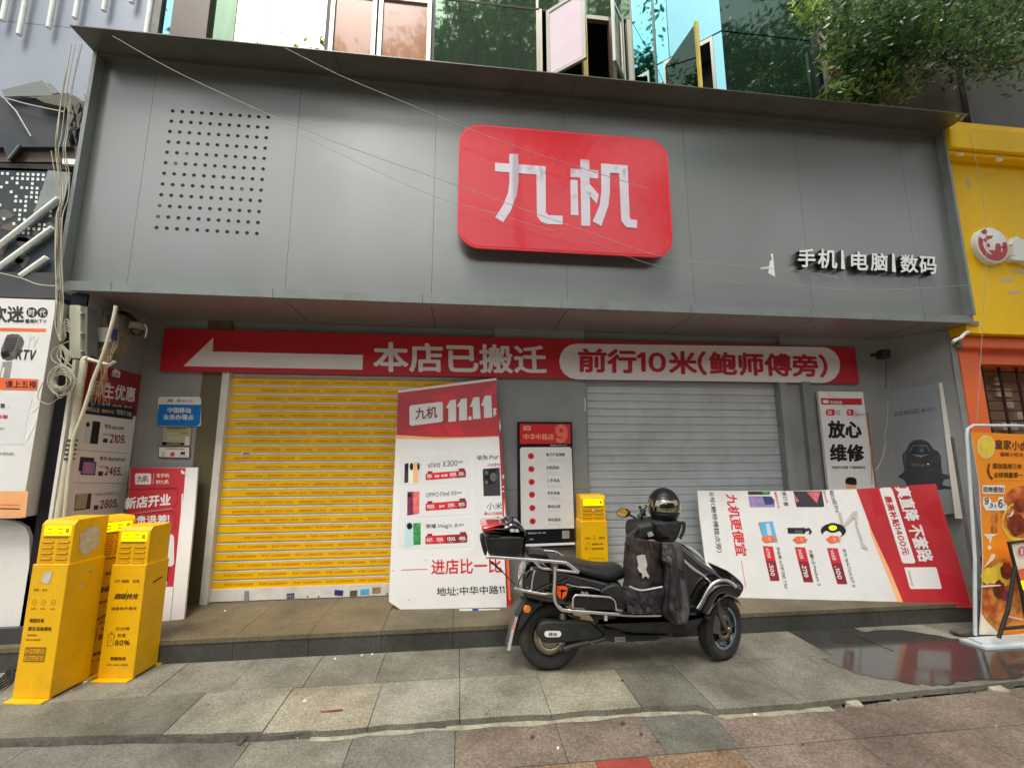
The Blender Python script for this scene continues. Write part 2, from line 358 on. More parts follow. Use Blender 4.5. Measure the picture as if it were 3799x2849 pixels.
mat('ad_orange', (250, 150, 36), 0.35, var=0.06, scale=3)
mat('pastry_a', (200, 96, 40), 0.4, var=0.35, scale=14, dirt=(236, 190, 90), dscale=7, damt=0.9)
mat('pastry_b', (110, 38, 18), 0.35, var=0.4, scale=18, dirt=(190, 90, 30), dscale=12, damt=0.8)
mat('pastry_c', (236, 206, 70), 0.4, var=0.15, scale=12)
mat('ad_white', (238, 232, 226), 0.35)
mat('stand_white', (206, 214, 214), 0.35, var=0.05)
mat('easel_black', (44, 34, 30), 0.5)
mat('drone_board', (142, 148, 152), 0.4, var=0.04)
mat('drone_dark', (54, 54, 58), 0.3, var=0.3, scale=12)
leafmat('leaf_a', (92, 120, 62))
leafmat('leaf_b', (66, 94, 56))
leafmat('leaf_c', (140, 160, 84))
mat('night_brown', (52, 46, 36), 0.5, var=0.3, scale=3)
mat('print_salmon', (236, 116, 88), 0.5)
mat('bark', (70, 58, 46), 0.9, var=0.25, scale=10, bump=0.4, bscale=30)
mat('mortar', (74, 70, 62), 0.95, var=0.35, scale=30, bump=0.4, bscale=90)
mat('rubble', (176, 168, 146), 0.9, var=0.3, scale=50, bump=0.6, bscale=80)
mat('gum', (74, 66, 58), 0.8)
mat('dusty_shaded_plate', (134, 124, 102), 0.8, var=0.2, scale=30, dirt=(90, 80, 60), dscale=12, damt=0.7)  # dust tone, also darkened to stand in for shade under the soffit
mat('cement', (168, 162, 140), 0.9, var=0.2, scale=30, dirt=(120, 116, 104), dscale=12, damt=0.8, bump=0.3)
mat('asphalt', (70, 70, 70), 0.9, var=0.15, scale=20, bump=0.2)
mat('far_wall', (84, 83, 78), 0.8, var=0.06, scale=0.5)  # dark tone set to cut the low light reaching the shop recess
mat('far_glass', (70, 84, 90), 0.1, var=0.1)
mat('blue_tape', (30, 80, 190), 0.4)
mat('clear_tape', (196, 192, 184), 0.2, var=0.1, scale=30)
mat('weed', (70, 110, 50), 0.6)
mat('white_chip', (225, 222, 210), 0.7)
granite('stone_light', (150, 147, 134), (112, 108, 98), (192, 188, 170))
granite('stone_mid', (136, 133, 121), (100, 97, 88), (172, 168, 152))
granite('stone_mid2', (130, 127, 115), (94, 91, 82), (166, 162, 146))
granite('stone_warm', (154, 148, 130), (112, 106, 92), (200, 192, 168))
granite('stone_dark', (118, 116, 105), (84, 82, 74), (150, 147, 134))
granite('stone_pink', (138, 122, 111), (98, 85, 76), (178, 160, 144), 160)
granite('stone_brown', (132, 118, 106), (94, 82, 73), (168, 152, 136), 160)
granite('stone_grey', (124, 123, 113), (88, 87, 80), (156, 154, 142))
granite('stone_tan', (150, 124, 98), (100, 82, 62), (200, 172, 138), 150)
granite('stone_red', (168, 72, 60), (150, 60, 50), (186, 88, 76), 200)
granite('step_top', (112, 102, 80), (88, 80, 64), (136, 126, 102), 160, 0.6)
granite('step_front', (74, 74, 70), (58, 58, 56), (90, 90, 84), 200, 0.6)
mat('stone_wet', (66, 65, 61), 0.11, var=0.25, scale=9, dirt=(60, 54, 50), dscale=2, damt=0.6, rvar=0.08, spec=0.6)

# ------------------------------------------------------------ ground
ZSTEP, YSTEP = 0.153, -0.1
def slab_px(mb, z0, pts, m, dz=0.0, th=0.03):
    pl = ZP(z0+dz); mb.slab([pl.h(u, v) for u, v in pts], (0, 0, 1), th, m, 'stone_dark')
g = MB(); g.box(-14, 24, -14, 1.2, -0.3, -0.05, 'mortar'); tag(g.build('ground'), kind='structure')
g = MB(); g.box(-60, 70, -40, -6.2, -0.3, -0.068, 'asphalt'); tag(g.build('road'), kind='structure')
k = lambda x, y: (x*1.7175, 2300+y*1.7175)         # strip zoom of the whole width
def X0(u, v): return ZP(0).h(u, v)
pv = MB()
def shrink(pts, d=0.0025):
    c = sum(pts, Vector())/len(pts); return [p + (c-p).normalized()*d for p in pts]
def gslab(mb, pts, z0, m, th=0.03):
    mb.slab(shrink([Vector((p[0], p[1], z0)) for p in pts]), (0, 0, 1), th, m, 'stone_dark')
# joints read off the photo, as x at the step riser / at the row split / at the broken front edge
def gx(a): p = X0(*a); return (p.x, p.y)
front_edge = [gx(k(x, y)) for x, y in ((0, 254), (100, 252), (352, 247), (567, 243), (660, 238), (780, 234), (795, 228), (993, 214), (1190, 203), (1385, 186), (1530, 182), (1545, 194), (1760, 178), (2000, 150), (2120, 138), (2212, 128))]
def edge_y(x):
    for a, b in zip(front_edge, front_edge[1:]):
        if a[0] <= x <= b[0]: return a[1] + (b[1]-a[1])*(x-a[0])/(b[0]-a[0])
    return front_edge[0][1] if x < front_edge[0][0] else front_edge[-1][1]
top_j = [gx(k(x, y))[0] for x, y in ((560, 80), (700, 74), (833, 72), (993, 62), (1180, 52))]
xs_top = [-9, -7.2, -5.6, -4.0, -2.6, -1.2, 0.1, 1.3, 2.2] + top_j + [4.75, 5.42, 6.1, 6.75, 7.35, 8.0, 8.7, 9.4, 10.2, 11, 12, 13.5, 15]
mid = -0.53
cols = ['stone_mid', 'stone_dark', 'stone_mid', 'stone_light']
for i, (a, b) in enumerate(zip(xs_top, xs_top[1:])):
    m = ['stone_mid', 'stone_mid', 'stone_mid2'][i % 3] if a < 6.6 else ['stone_light', 'stone_mid', 'stone_wet'][i % 3]
    gslab(pv, [(a, mid), (b, mid), (b, YSTEP), (a, YSTEP)], random.uniform(-0.0015, 0.0015), m)
low_j = [gx(k(x, y)) for x, y in ((352, 245), (567, 241), (795, 228), (993, 213), (1190, 202), (1385, 186), (1545, 190), (1730, 178))]
xb = [-9, -7, -5, -3, -1.4, 0.3] + [p[0] for p in low_j] + [7.1, 7.9, 8.8, 9.8, 11, 12.5, 15]
lm = ['stone_dark']*6 + ['stone_light', 'stone_warm', 'stone_light', 'stone_light', 'stone_warm', 'stone_dark', 'stone_mid', 'stone_mid', 'stone_mid', 'stone_dark', 'stone_dark', 'stone_mid']
for i, (a, b) in enumerate(zip(xb, xb[1:])):
    n_ = 5; pts = [(a + (b-a)*j/n_, edge_y(a + (b-a)*j/n_) + random.uniform(-0.008, 0.008)) for j in range(n_+1)]
    gslab(pv, pts + [(b, mid), (a, mid)], random.uniform(-0.002, 0.002), lm[i % len(lm)])
tag(pv.build('pavement'), kind='structure')
# broken mortar along the edge
mo = MB()
x = -2.0
while x < 12:
    wdt = random.uniform(0.03, 0.12); y = edge_y(x); h = random.uniform(-0.06, -0.012)
    dense = 0.8 if x > 6.2 else 0.25
    if random.random() < dense:
        m = 'rubble' if random.random() < 0.5 else 'mortar'; dd = random.uniform(0.01, 0.05)
        pts = [(x, y+0.01, h), (x+wdt, y+0.01, h), (x+wdt*random.uniform(.7, 1), y-dd, h-0.01), (x+wdt*random.uniform(0, .3), y-dd*random.uniform(.5, 1), h-0.012)]
        mo.slab([Vector(p) for p in pts], (0, 0, 1), 0.04, m)
    x += wdt*random.uniform(0.6, 1.3)
N_ = 40
for i in range(N_):
    a_ = 3.3+ (6.25-3.3)*i/N_; b_ = 3.3+(6.25-3.3)*(i+1)/N_; wa = .022+.008*math.sin(i*1.3)
    mo.poly([(a_, edge_y(a_)-.012-wa, -.0315), (b_, edge_y(b_)-.012-.022-.008*math.sin((i+1)*1.3), -.0315), (b_, edge_y(b_)+.01, -.0315), (a_, edge_y(a_)+.01, -.0315)], 'cement')
for i in range(70):
    a_ = -3+6.3*i/70; b_ = -3+6.3*(i+1)/70; f1 = lambda q: .014+.005*math.sin(q*7.3)+.004*math.sin(q*23)
    mo.poly([(a_, edge_y(a_)-f1(a_), -.0325), (b_, edge_y(b_)-f1(b_), -.0325), (b_, edge_y(b_)+.004, -.011), (a_, edge_y(a_)+.004, -.011)], 'mortar')
tag(mo.build('kerb_mortar'), kind='structure')
# lower walk of big mixed slabs
lo = MB(); ZL = -0.034
def lx(a): p = ZP(ZL).h(*a); return (p.x, p.y)
rows = [(-1.03, -1.335), (-1.34, -1.66), (-1.66, -2.1), (-2.1, -2.6), (-2.6, -3.1), (-3.1, -3.6), (-3.6, -4.1), (-4.1, -4.6), (-4.6, -5.1), (-5.1, -5.6), (-5.6, -6.1)]
jrow = {0: [lx(k(x, y))[0] for x, y in ((40, 290), (525, 285), (755, 275), (983, 262), (1205, 240), (1408, 240), (1560, 230))], 1: [lx(k(x, y))[0] for x, y in ((980, 308), (1285, 300), (1400, 300), (1610, 300))]}
mrow = {0: ['stone_dark', 'stone_grey', 'stone_mid', 'stone_grey', 'stone_brown', 'stone_brown', 'stone_grey', 'stone_pink'], 1: ['stone_grey', 'stone_tan', 'stone_red', 'stone_tan', 'stone_pink']}
for ri, (ya, yb) in enumerate(rows):
    js = jrow.get(ri); ms = mrow.get(ri)
    if js is None:
        js = [2.2+0.61*i for i in range(9)]; ms = [random.choice(['stone_grey', 'stone_mid', 'stone_pink', 'stone_brown']) for _ in range(10)]
    left = [js[0]-0.7*(j+1) for j in range(12)][::-1]; right = [js[-1]+0.66*(j+1) for j in range(14)]
    allj = left+js+right
    mm = [random.choice(['stone_dark', 'stone_grey', 'stone_mid']) for _ in left]+ms[1:]+[random.choice(['stone_pink', 'stone_brown', 'stone_pink']) for _ in right]
    for i in range(len(allj)-1):
        a, b = allj[i], allj[i+1]
        gp = .012 if a > 3.1 else .005
        if ri == 0:
            pts = [(a, yb), (b, yb), (b, edge_y(b)-gp), ((a+b)/2, edge_y((a+b)/2)-gp), (a, edge_y(a)-gp)]
        else: pts = [(a, yb), (b, yb), (b, ya), (a, ya)]
        lo.slab(shrink([Vector((p[0], p[1], ZL+random.uniform(-.001, .001))) for p in pts], 0.0022), (0, 0, 1), 0.03, mm[min(i, len(mm)-1)], 'stone_dark')
tag(lo.build('sidewalk'), kind='structure')
# puddle-wet film on the right, gum spots, red paint mark, chips
wt = MB()
zw = ZP(0.004)
def blob(pl, u, v, ru, rv, n=16, j=0.2): return [pl.h(u+ru*(1+random.uniform(-j, j))*math.cos(2*math.pi*i/n), v+rv*(1+random.uniform(-j, j))*math.sin(2*math.pi*i/n)) for i in range(n)]
_w = [zw.h(*k(x, y)) for x, y in ((1780, 85), (1850, 62), (1935, 70), (1850, 30), (1950, 22), (2090, 44), (2212, 62), (2212, 118), (2100, 130), (2010, 140), (1900, 125), (1830, 108))]
_w2 = smooth_path(_w+[_w[0]], 8)[:-1]
wt.poly([p+Vector((random.gauss(0, .012), random.gauss(0, .008), 0)) for p in _w2], 'stone_wet')
tag(wt.build('wet_patch'), kind='structure')
mk = MB()
for (x, y), r in (((1150, 252), 6), ((1345, 222), 6), ((1385, 246), 5), ((1734, 268), 4), ((1420, 262), 3), ((1345, 130), 4), ((450, 182), 3)):
    u, v = k(x, y); mk.poly(blob(ZP(0.003 if y < 190 else ZL+0.004), u, v, r*1.5, r*1.1), 'gum')
u0, v0 = k(692, 196); u1, v1 = k(740, 192)
mk.poly([ZP(0.005).h(*p) for p in ((u0, v0), (u1, v1-2), (u1, v1+4), (u0, v0+3))], 'stone_red')
tag(mk.build('pavement_stains'), kind='structure')

# the shop's stone step
st = MB(); xj = [-0.1, 0.55] + [YP(YSTEP).h(u, 2350).x for u in (868, 1147, 1416, 1680, 1960, 2240, 2500, 2855, 3080, 3270)] + [9.3]
for a, b in zip(xj, xj[1:]):
    st.box(a+0.0015, b-0.0015, YSTEP, YSTEP+0.03, -0.05, ZSTEP-0.03, 'step_front')
    st.box(a+0.0015, b-0.0015, YSTEP-0.006, 0.72, ZSTEP-0.03, ZSTEP, 'step_top')
st.box(-0.1, 9.3, YSTEP+0.03, 0.8, -0.05, ZSTEP-0.031, 'mortar')
tag(st.build('shop_step'), kind='structure')

# ------------------------------------------------------------ shop building (walls under the fascia)
YW = 0.66
XL_, XR_ = 1.12, 8.83
sb = thing('shop_building', (5, YW, 0), 'grey painted shop front with a centre pillar between two closed roller shutters', 'building')
a = MB()
sx0 = YP(YW).h(828, 1400).x; xo = YP(YW).h(750, 1400).x
a.box(XL_, xo, YW, YW+0.3, 0.1, 2.75, 'wall_grey'); a.build('wall', sb)
a = MB(); a.box(xo, sx0+0.02, YW+0.004, YW+0.3, 0.1, 2.75, 'jamb_olive'); a.build('door_jamb', sb)
px0, px1 = YP(YW).h(1842, 1450).x, YP(YW).h(2176, 1600).x
a = MB(); a.box(px0-0.02, px1, YW, YW+0.3, 0.1, 2.75, 'wall_grey'); a.build('pillar', sb)
gx1 = YP(YW).h(2892, 1560).x
a = MB(); a.box(gx1+0.09, XR_+0.2, YW, YW+0.3, 0.1, 2.75, 'wall_grey'); a.build('wall', sb)
a = MB(); a.box(sx0, px0-0.02, YW+0.05, YW+0.3, 2.17, 2.75, 'wall_grey'); a.box(px1, gx1+0.09, YW+0.05, YW+0.3, 2.17, 2.75, 'wall_grey'); a.build('lintel', sb)
# right return wall, slightly splayed, and its outer pilaster
a = MB()
PXA, PXB, PXC = Y(3532, 1319, .18).x, Y(3554, 1319, .18).x, Y(3626, 1319, .18).x
F0 = Vector((PXA, 0.20, 0)); B0 = Vector((8.83, YW, 0))
def vwall(mb, A, B, z0, z1, th, m):
    d = (B-A).normalized(); n = Vector((d.y, -d.x, 0)); 
    if n.x < 0: n = -n
    pts = [(A.x, A.y, z0), (B.x, B.y, z0), (B.x, B.y, z1), (A.x, A.y, z1)]; mb.slab([Vector(p) for p in pts], -n, th, m)
vwall(a, F0, B0, 0.12, 2.74, 0.12, 'wall_grey'); a.build('side_wall', sb)
a = MB(); a.box(PXA, PXB, 0.18, 0.30, 0.45, 2.69, 'wall_grey'); a.box(PXA-.005, PXB+.005, 0.175, 0.31, 0.0, 0.45, 'dark_base'); a.build('pilaster', sb)
a = MB(); a.box(XL_-0.1, XL_, 0.02, YW, 0.1, 2.70, 'wall_grey'); a.box(XL_-0.11, XL_-.001, 0.0, 0.02, 0.1, 2.69, 'black_frame'); a.build('side_wall', sb)
a = MB(); a.box(0.98, 9.2, 0.0, YW+0.1, 2.700, 2.74, 'soffit')
for i in range(1, 8): a.box(1.39+1.2*i-0.003, 1.39+1.2*i+0.003, 0.02, YW, 2.6985, 2.7, 'seam')
a.build('soffit', sb)
a = MB()
for z in (1.09,): a.box(px0, px1, YW-0.001, YW, z, z+0.003, 'seam')
a.box(px1-0.012, px1-0.004, YW-0.004, YW, 1.86, 2.0, 'white_letter'); a.build('caulking', sb)
a = MB(); a.box(gx1+0.01, gx1+0.09, YW-0.04, YW, 0.15, 2.2, 'wall_grey'); a.box(YP(YW-.04).h(2982, 1500).x, YP(YW-.04).h(3012, 1500).x, YW-0.05, YW, 0.15, 2.2, 'frame_grey'); a.build('guide_cover', sb)

# ------------------------------------------------------------ roller shutters
def curtain(name, x0, x1, y, z0, z1, pitch, m, parent, kind):
    mb = MB(); n = int((z1-z0)/pitch)+1; vs = []; prof = []
    for i in range(n):
        b = z0+i*pitch
        if kind == 'flat':
            prof += [(b, 0.004), (b+0.003, 0.0), (b+pitch*0.66, -0.002), (b+pitch*0.70, 0.001), (b+pitch*0.76, 0.001), (b+pitch*0.80, -0.002), (b+pitch*0.96, 0.0)]
        else:
            prof += [(b, 0.010), (b+0.0035, 0.010), (b+0.005, 0.0), (b+pitch*0.30, -0.0015), (b+pitch*0.60, 0.0), (b+pitch*0.63, 0.0035), (b+pitch*0.66, 0.0), (b+pitch*0.92, 0.001)]
    prof = [(min(zz, z1), d) for zz, d in prof]
    jit = [random.uniform(-0.002, 0.002) for _ in prof]
    for (zz, d), j in zip(prof, jit): vs += [(x0, y+d+j*0.3, zz), (x1, y+d+j*0.3, zz)]
    mb.add(vs, [(2*i, 2*i+1, 2*i+3, 2*i+2) for i in range(len(prof)-1)], m)
    return mb.build(name, parent)
YC = 0.70
ry = thing('roller_shutter', ((sx0+px0)/2, YC, ZSTEP), 'closed roller shutter with rows of yellow printed tape on white slats', 'roller shutter', 'roller shutters of the shop')
zb_ = YP(YC).h(800, 2186).z
PIT_Y = 0.0795
curtain('curtain', sx0+0.05, px0, YC, zb_, 2.19, PIT_Y, 'white_metal', ry, 'flat')
a = MB(); yb = YC-0.012
a.slab([(sx0+0.055, yb, ZSTEP+0.008), (px0, yb, ZSTEP+0.008), (px0, yb, zb_+0.004), (sx0+0.055, yb, zb_+0.004)], (0, -1, 0), 0.03, 'white_metal')
bp_ = YP(yb-0.002); z = zm(750, 2050, 730)
bb = a.build('bottom_bar', ry)
a = MB()
for pts, m in (([(948, 460), (1035, 452), (1038, 508), (950, 515)], 'print_navy'), ([(1490, 415), (1588, 423), (1580, 484), (1483, 475)], 'print_navy'), ([(1660, 425), (1745, 420), (1742, 485), (1658, 490)], 'cast_grey'), ([(1778, 412), (1878, 405), (1876, 466), (1776, 472)], 'print_lblue'), ([(1912, 392), (2005, 386), (2006, 452), (1912, 458)], 'brick_tan'), ([(1394, 420), (1470, 415), (1470, 450), (1394, 455)], 'print_grey')):
    a.pp(bp_, zs(z, pts), m, 1)
for x_, y_ in ((1185, 495), (1310, 492), (2080, 460)): a.pp(bp_, circ(z, x_, y_, 9), 'hole_dark', 1)
a.pp(bp_, zs(z, [(475, 432), (528, 428), (530, 545), (470, 548)]), 'print_midgrey', 1)
for i in range(4): a.pp(bp_, zs(z, [(950+i*20, 475), (962+i*20, 474), (962+i*20, 498), (950+i*20, 499)]), 'print_midgrey', 2)
a.build('sticker', bb)
a = MB(); rows_n = int((2.19-zb_)/PIT_Y)
yt = YC-0.0065
tp = YP(yt); pitch_px = 0.19
word = '专修门业高级维修'
g_, gf, _ = glyphs(word, 0)
xl, xr = sx0+0.055, px0-0.005
for r_ in range(rows_n+1):
    z0 = zb_ + r_*PIT_Y + 0.004; z1 = z0 + PIT_Y*0.70
    if z1 > 2.185: break
    sl = random.uniform(-0.001, 0.001)
    a.slab([(xl, yt, z0), (xr, yt, z0+sl), (xr, yt-0.0, z1+sl), (xl, yt, z1)], (0, -1, 0), 0.001, 'tape_yellow')
    up = r_ < 7
    W_, gap = 0.245, 0.043
    x = xl - random.uniform(0, W_)
    while x < xr:
        hgt = 0.022; zz = (z0+0.022 if up else z0+0.012) + random.uniform(-.001, .001)
        if x >= xl and x+W_ <= xr:
            if up: vs = [(x+W_*p, yt-0.0012, zz+hgt*q) for p, q, _q in g_]
            else: vs = [(x+W_*(1-p), yt-0.0012, zz+hgt*(1-q)) for p, q, _q in g_]
            a.add(vs, gf, 'tape_red')
        x += W_+gap
a.build('printed_tape', ry)
a = MB()
a.slab([Vector((sx0, YW-0.02, ZSTEP)), Vector((sx0+0.06, YW-0.02, ZSTEP)), Vector((sx0+0.06, YW-0.02, 2.2)), Vector((sx0, YW-0.02, 2.2))], (0, -1, 0), 0.06, 'white_metal')
a.build('guide_rail', ry, bevel=0.003)
a = MB(); z = zm(600, 1250, 800); a.pp(YP(yt-0.002), zs(z, [(824, 1174), (904, 1178), (902, 1212), (822, 1216)]), 'print_grey', 1); a.pp(YP(yt-0.003), zs(z, [(834, 1182), (896, 1184), (895, 1206), (832, 1208)]), 'print_purple', 1); a.build('sticker', ry)
rg = thing('roller_shutter', ((px1+gx1)/2, YC, ZSTEP), 'closed plain light grey roller shutter right of the pillar', 'roller shutter', 'roller shutters of the shop')
curtain('curtain', px1, gx1, YC, ZSTEP+0.07, 2.19, 0.0795, 'shutter_grey', rg, 'double')
a = MB(); a.box(px1, gx1, YC-0.012, YC+0.02, ZSTEP, ZSTEP+0.07, 'shutter_grey'); a.build('bottom_bar', rg)
a = MB(); a.box(gx1, gx1+0.055, YW-0.02, YC+0.02, ZSTEP, 2.2, 'frame_grey'); a.box(px1-0.0, px1+0.012, YW, YC+0.02, ZSTEP, 2.2, 'frame_grey'); a.build('guide_rail', rg)

# ------------------------------------------------------------ fascia signboard
FX0, FX1, FZ0, FZ1 = 0.95, 9.065, 2.70, 4.80
fs_ = thing('fascia_signboard', (5, 0, FZ0), 'long dark-grey metal fascia box with a projecting visor above the shutters', 'shop fascia')
a = MB(); yf = -0.055
xs = [FX0+0.02] + [1.3912+1.2*i for i in range(7)] + [FX1-0.02]
holes = YP(0)
zh = zm(0, 0, 1000)
for i, (x0, x1) in enumerate(zip(xs, xs[1:])):
    a.box(x0+0.0012, x1-0.0012, 0.0, 0.03, 2.775, FZ1, 'panel_grey')
a.box(FX0, FX1, 0.031, 0.05, 2.72, FZ1, 'seam')
a.build('panel', fs_)
TLh, TRh, BLh, BRh = holes.h(641, 413), holes.h(995, 437), holes.h(581, 845), holes.h(953, 867)
nr_, nc_ = 12, 11; hb = []
for r_ in range(nr_):
    for c_ in range(nc_):
        s, t = c_/(nc_-1), r_/(nr_-1); p = (TLh*(1-s)+TRh*s)*(1-t) + (BLh*(1-s)+BRh*s)*t
        m = 'hole_dark' if random.random() > .04 else 'brown_dark'
        hb.append((([(p.x+0.0155*math.cos(q*math.pi/8), -0.0012, p.z+0.0155*math.sin(q*math.pi/8)) for q in range(16)]), m))
for i_, (vs_, m) in enumerate(hb[:100]): a = MB(); a.add(vs_, [tuple(range(16))], m); a.build('ventilation_hole', fs_)
a = MB()
for vs_, m in hb[100:]: a.add(vs_, [tuple(range(16))], m)
tag(a.build('ventilation_hole', fs_), kind='stuff')
a = MB()
a.box(FX0, FX1, yf, 0.0, FZ0, 2.775, 'frame_grey')
for x in [1.3912+1.2*i-0.07 for i in range(7)]: a.box(x-0.002, x+0.002, yf-0.001, yf, FZ0+0.001, 2.774, 'seam')
a.box(FX0, FX0+0.03, yf-0.03, -0.001, 2.776, FZ1-.013, 'frame_grey'); a.box(FX1-0.03, FX1, yf-0.03, -0.001, 2.776, FZ1-.013, 'frame_grey')
a.box(FX0+.03, FX1-.03, yf-0.02, -0.001, FZ1-.05, FZ1-.013, 'visor_grey')
a.build('frame', fs_, bevel=0.004)
a = MB()
a.box(FX0-0.01, FX1+0.01, -0.30, 0.06, FZ1-0.012, FZ1-0.003, 'visor_grey')
for x in (2.95, 5.05, 7.6): a.box(x-0.002, x+0.002, -0.30, -0.02, FZ1-0.0132, FZ1-0.012, 'seam')
a.build('visor', fs_)
a = MB(); a.box(FX0-0.0, FX0+0.02, 0.0, 0.3, FZ0, FZ1, 'frame_grey'); a.box(FX1-0.02, FX1, 0.0, 0.3, FZ0, FZ1, 'frame_grey'); a.build('side_panel', fs_)

# red logo sign
ls = thing('logo_sign', (5, -0.05, 3.2), 'large rounded red sign with two white characters on the fascia', 'sign')
lp = YP(-0.13); z = zm(1600, 400, 1000)
A4 = [(232, 132), (1945, 262), (1978, 1222), (212, 1155)]
TL, TR, BR, BL = [lp.h(*z(*p)) for p in A4]
x0, x1, z0, z1 = (TL.x+BL.x)/2, (TR.x+BR.x)/2, (BL.z+BR.z)/2, (TL.z+TR.z)/2
def rr3(x0, x1, z0, z1, r, y, n=8):
    out = []
    for cx, cz, a0 in ((x1-r, z0+r, -90), (x1-r, z1-r, 0), (x0+r, z1-r, 90), (x0+r, z0+r, 180)):
        for i in range(n+1): q = R(a0+90*i/n); out.append(Vector((cx+r*math.cos(q), y, cz+r*math.sin(q))))
    return out
a = MB(); a.slab(rr3(x0, x1, z0, z1, 0.19, -0.128), (0, -1, 0), 0.02, 'red_rim'); a.build('rim', ls, bevel=0.004)
a = MB(); a.slab(rr3(x0+0.018, x1-0.018, z0+0.018, z1-0.018, 0.175, -0.1305), (0, -1, 0), 0.002, 'red_sign'); a.build('face', ls)
a = MB(); a.slab(rr3(x0+0.05, x1-0.05, z0+0.05, z1-0.05, 0.15, -0.108), (0, -1, 0), 0.107, 'letter_side'); a.build('mounting_box', ls)
CH = {
 'jiu': [[(640, 380), (714, 382), (716, 600), (700, 720), (650, 850), (590, 940), (525, 900), (590, 800), (630, 700), (642, 600)],
         [(523, 452), (938, 482), (938, 555), (523, 522)],
         [(862, 500), (938, 484), (940, 860), (960, 882), (1078, 888), (1078, 960), (950, 955), (900, 935), (868, 890)]],
 'ji': [[(1142, 500), (1370, 516), (1370, 582), (1142, 570)],
        [(1222, 425), (1296, 430), (1300, 640), (1305, 970), (1232, 968), (1226, 640)],
        [(1142, 592), (1200, 595), (1208, 884), (1146, 880)],
        [(1296, 620), (1375, 715), (1358, 788), (1300, 722)],
        [(1394, 460), (1466, 462), (1466, 690), (1455, 800), (1395, 972), (1325, 934), (1382, 800), (1396, 690)],
        [(1394, 459), (1610, 475), (1612, 545), (1394, 530)],
        [(1540, 500), (1612, 475), (1628, 900), (1640, 918), (1690, 922), (1688, 990), (1600, 980), (1560, 930)]]}
for kk in ('jiu', 'ji'):
    a = MB()
    for i, pl_ in enumerate(CH[kk]): a.slab([YP(-0.133-0.0004*i).h(*z(*p)) for p in pl_], (0, -1, 0), 0.003, 'white_acrylic')
    a.build('character', ls)

# channel letters
cl = thing('channel_lettering', (8, 0, 3.2), 'row of small white raised characters at the lower right of the fascia', 'sign lettering')
z = zm(2799, 600, 1000)
def letter3d(parent, body, quad, y, depth, m, ms, bold=0.03):
    g, fs, _ = glyphs(body, bold); pl = YP(y); A, B, C = [pl.h(*p) for p in quad]
    mb = MB(); v = [A+(B-A)*p+(C-A)*q+Vector((0, -e, 0)) for p, q, e in g]; mb.add(v, fs, m)
    d = Vector((0, depth, 0)); ec = {}
    for f in fs:
        for i in range(len(f)):
            e = (f[i], f[(i+1) % len(f)]); ec[tuple(sorted(e))] = ec.get(tuple(sorted(e)), 0)+1
    vs = v+[p+d for p in v]; n = len(v)
    mb.add(vs, [(i, j, j+n, i+n) for (i, j), c in ec.items() if c == 1], ms)
    return mb.build('character', parent)
for ch, x0_, x1_, yb0, yb1, yt0 in (('手', 357, 502, 866, 868, 714), ('机', 520, 680, 874, 878, 716), ('电', 792, 934, 890, 893, 738), ('脑', 955, 1094, 896, 900, 748), ('数', 1198, 1345, 912, 915, 762), ('码', 1352, 1496, 920, 924, 775)):
    letter3d(cl, ch, [z(x0_, yb0), z(x1_, yb1), z(x0_, yt0)], -0.06, 0.05, 'white_letter', 'letter_side')
for x_, yt_, yb_ in ((712, 726, 880), (1130, 752, 903)):
    a = MB(); a.slab([YP(-0.06).h(*z(*p)) for p in ((x_, yb_), (x_+32, yb_+4), (x_+18, yt_+3), (x_, yt_))], (0, -1, 0), 0.05, 'white_letter', 'letter_side'); a.build('divider_bar', cl)
a = MB(); z = zm(2799, 600, 1000)
a.pp(YP(-0.002), zs(z, [(130, 757), (152, 755), (160, 850), (170, 945), (110, 915), (120, 880), (45, 882), (60, 865), (120, 862), (125, 820), (145, 800)]), 'white_letter', 1)
tag(a.build('torn_sticker'), 'torn white sticker scrap on the grey fascia left of the small white characters', 'sticker')

# ------------------------------------------------------------ relocation banner
bn = thing('relocation_banner', (5, 0.6, 2.2), 'long red banner with a white left-pointing arrow above the shutters', 'banner')
bp2 = YP(0.62)
cs = [bp2.h(*p) for p in ((595, 1378), (3187, 1421), (3172, 1287), (606, 1222))]
bx0, bx1 = (cs[0].x+cs[3].x)/2, (cs[1].x+cs[2].x)/2; bz0, bz1 = (cs[0].z+cs[1].z)/2, (cs[2].z+cs[3].z)/2
a = MB(); a.slab([(bx0, .62, bz0), (bx1, .62, bz0), (bx1, .62, bz1), (bx0, .62, bz1)], (0, -1, 0), 0.035, 'banner_red'); a.build('board', bn)
a = MB(); z = zm(600, 1250, 800)
a.pp(bp2, zs(z, [(222, 300), (530, 5), (522, 150), (2066, 186), (2058, 336)]), 'banner_white'); a.build('arrow', bn)
a = MB()
zf = zm(0, 0, 2212)
f_ = 1.7175
def D(x, y): return (x*f_, y*f_)
a.pp(bp2, rrect(lambda x, y: D(x, y), 1208, 742, 1815, 819, 38, skew=0.014), 'banner_white'); a.build('pill_panel', bn)
a = MB()
a.text(bp2, '本店已搬迁', D(806, 803), D(1182, 808), D(806, 738), 'banner_white', 2, 0.035)
a.build('lettering', bn)
a = MB()
a.text(bp2, '前行10米(鲍师傅旁)', D(1248, 805), D(1790, 816), D(1248, 751), 'banner_red', 3, 0.045)
a.build('lettering', bn)

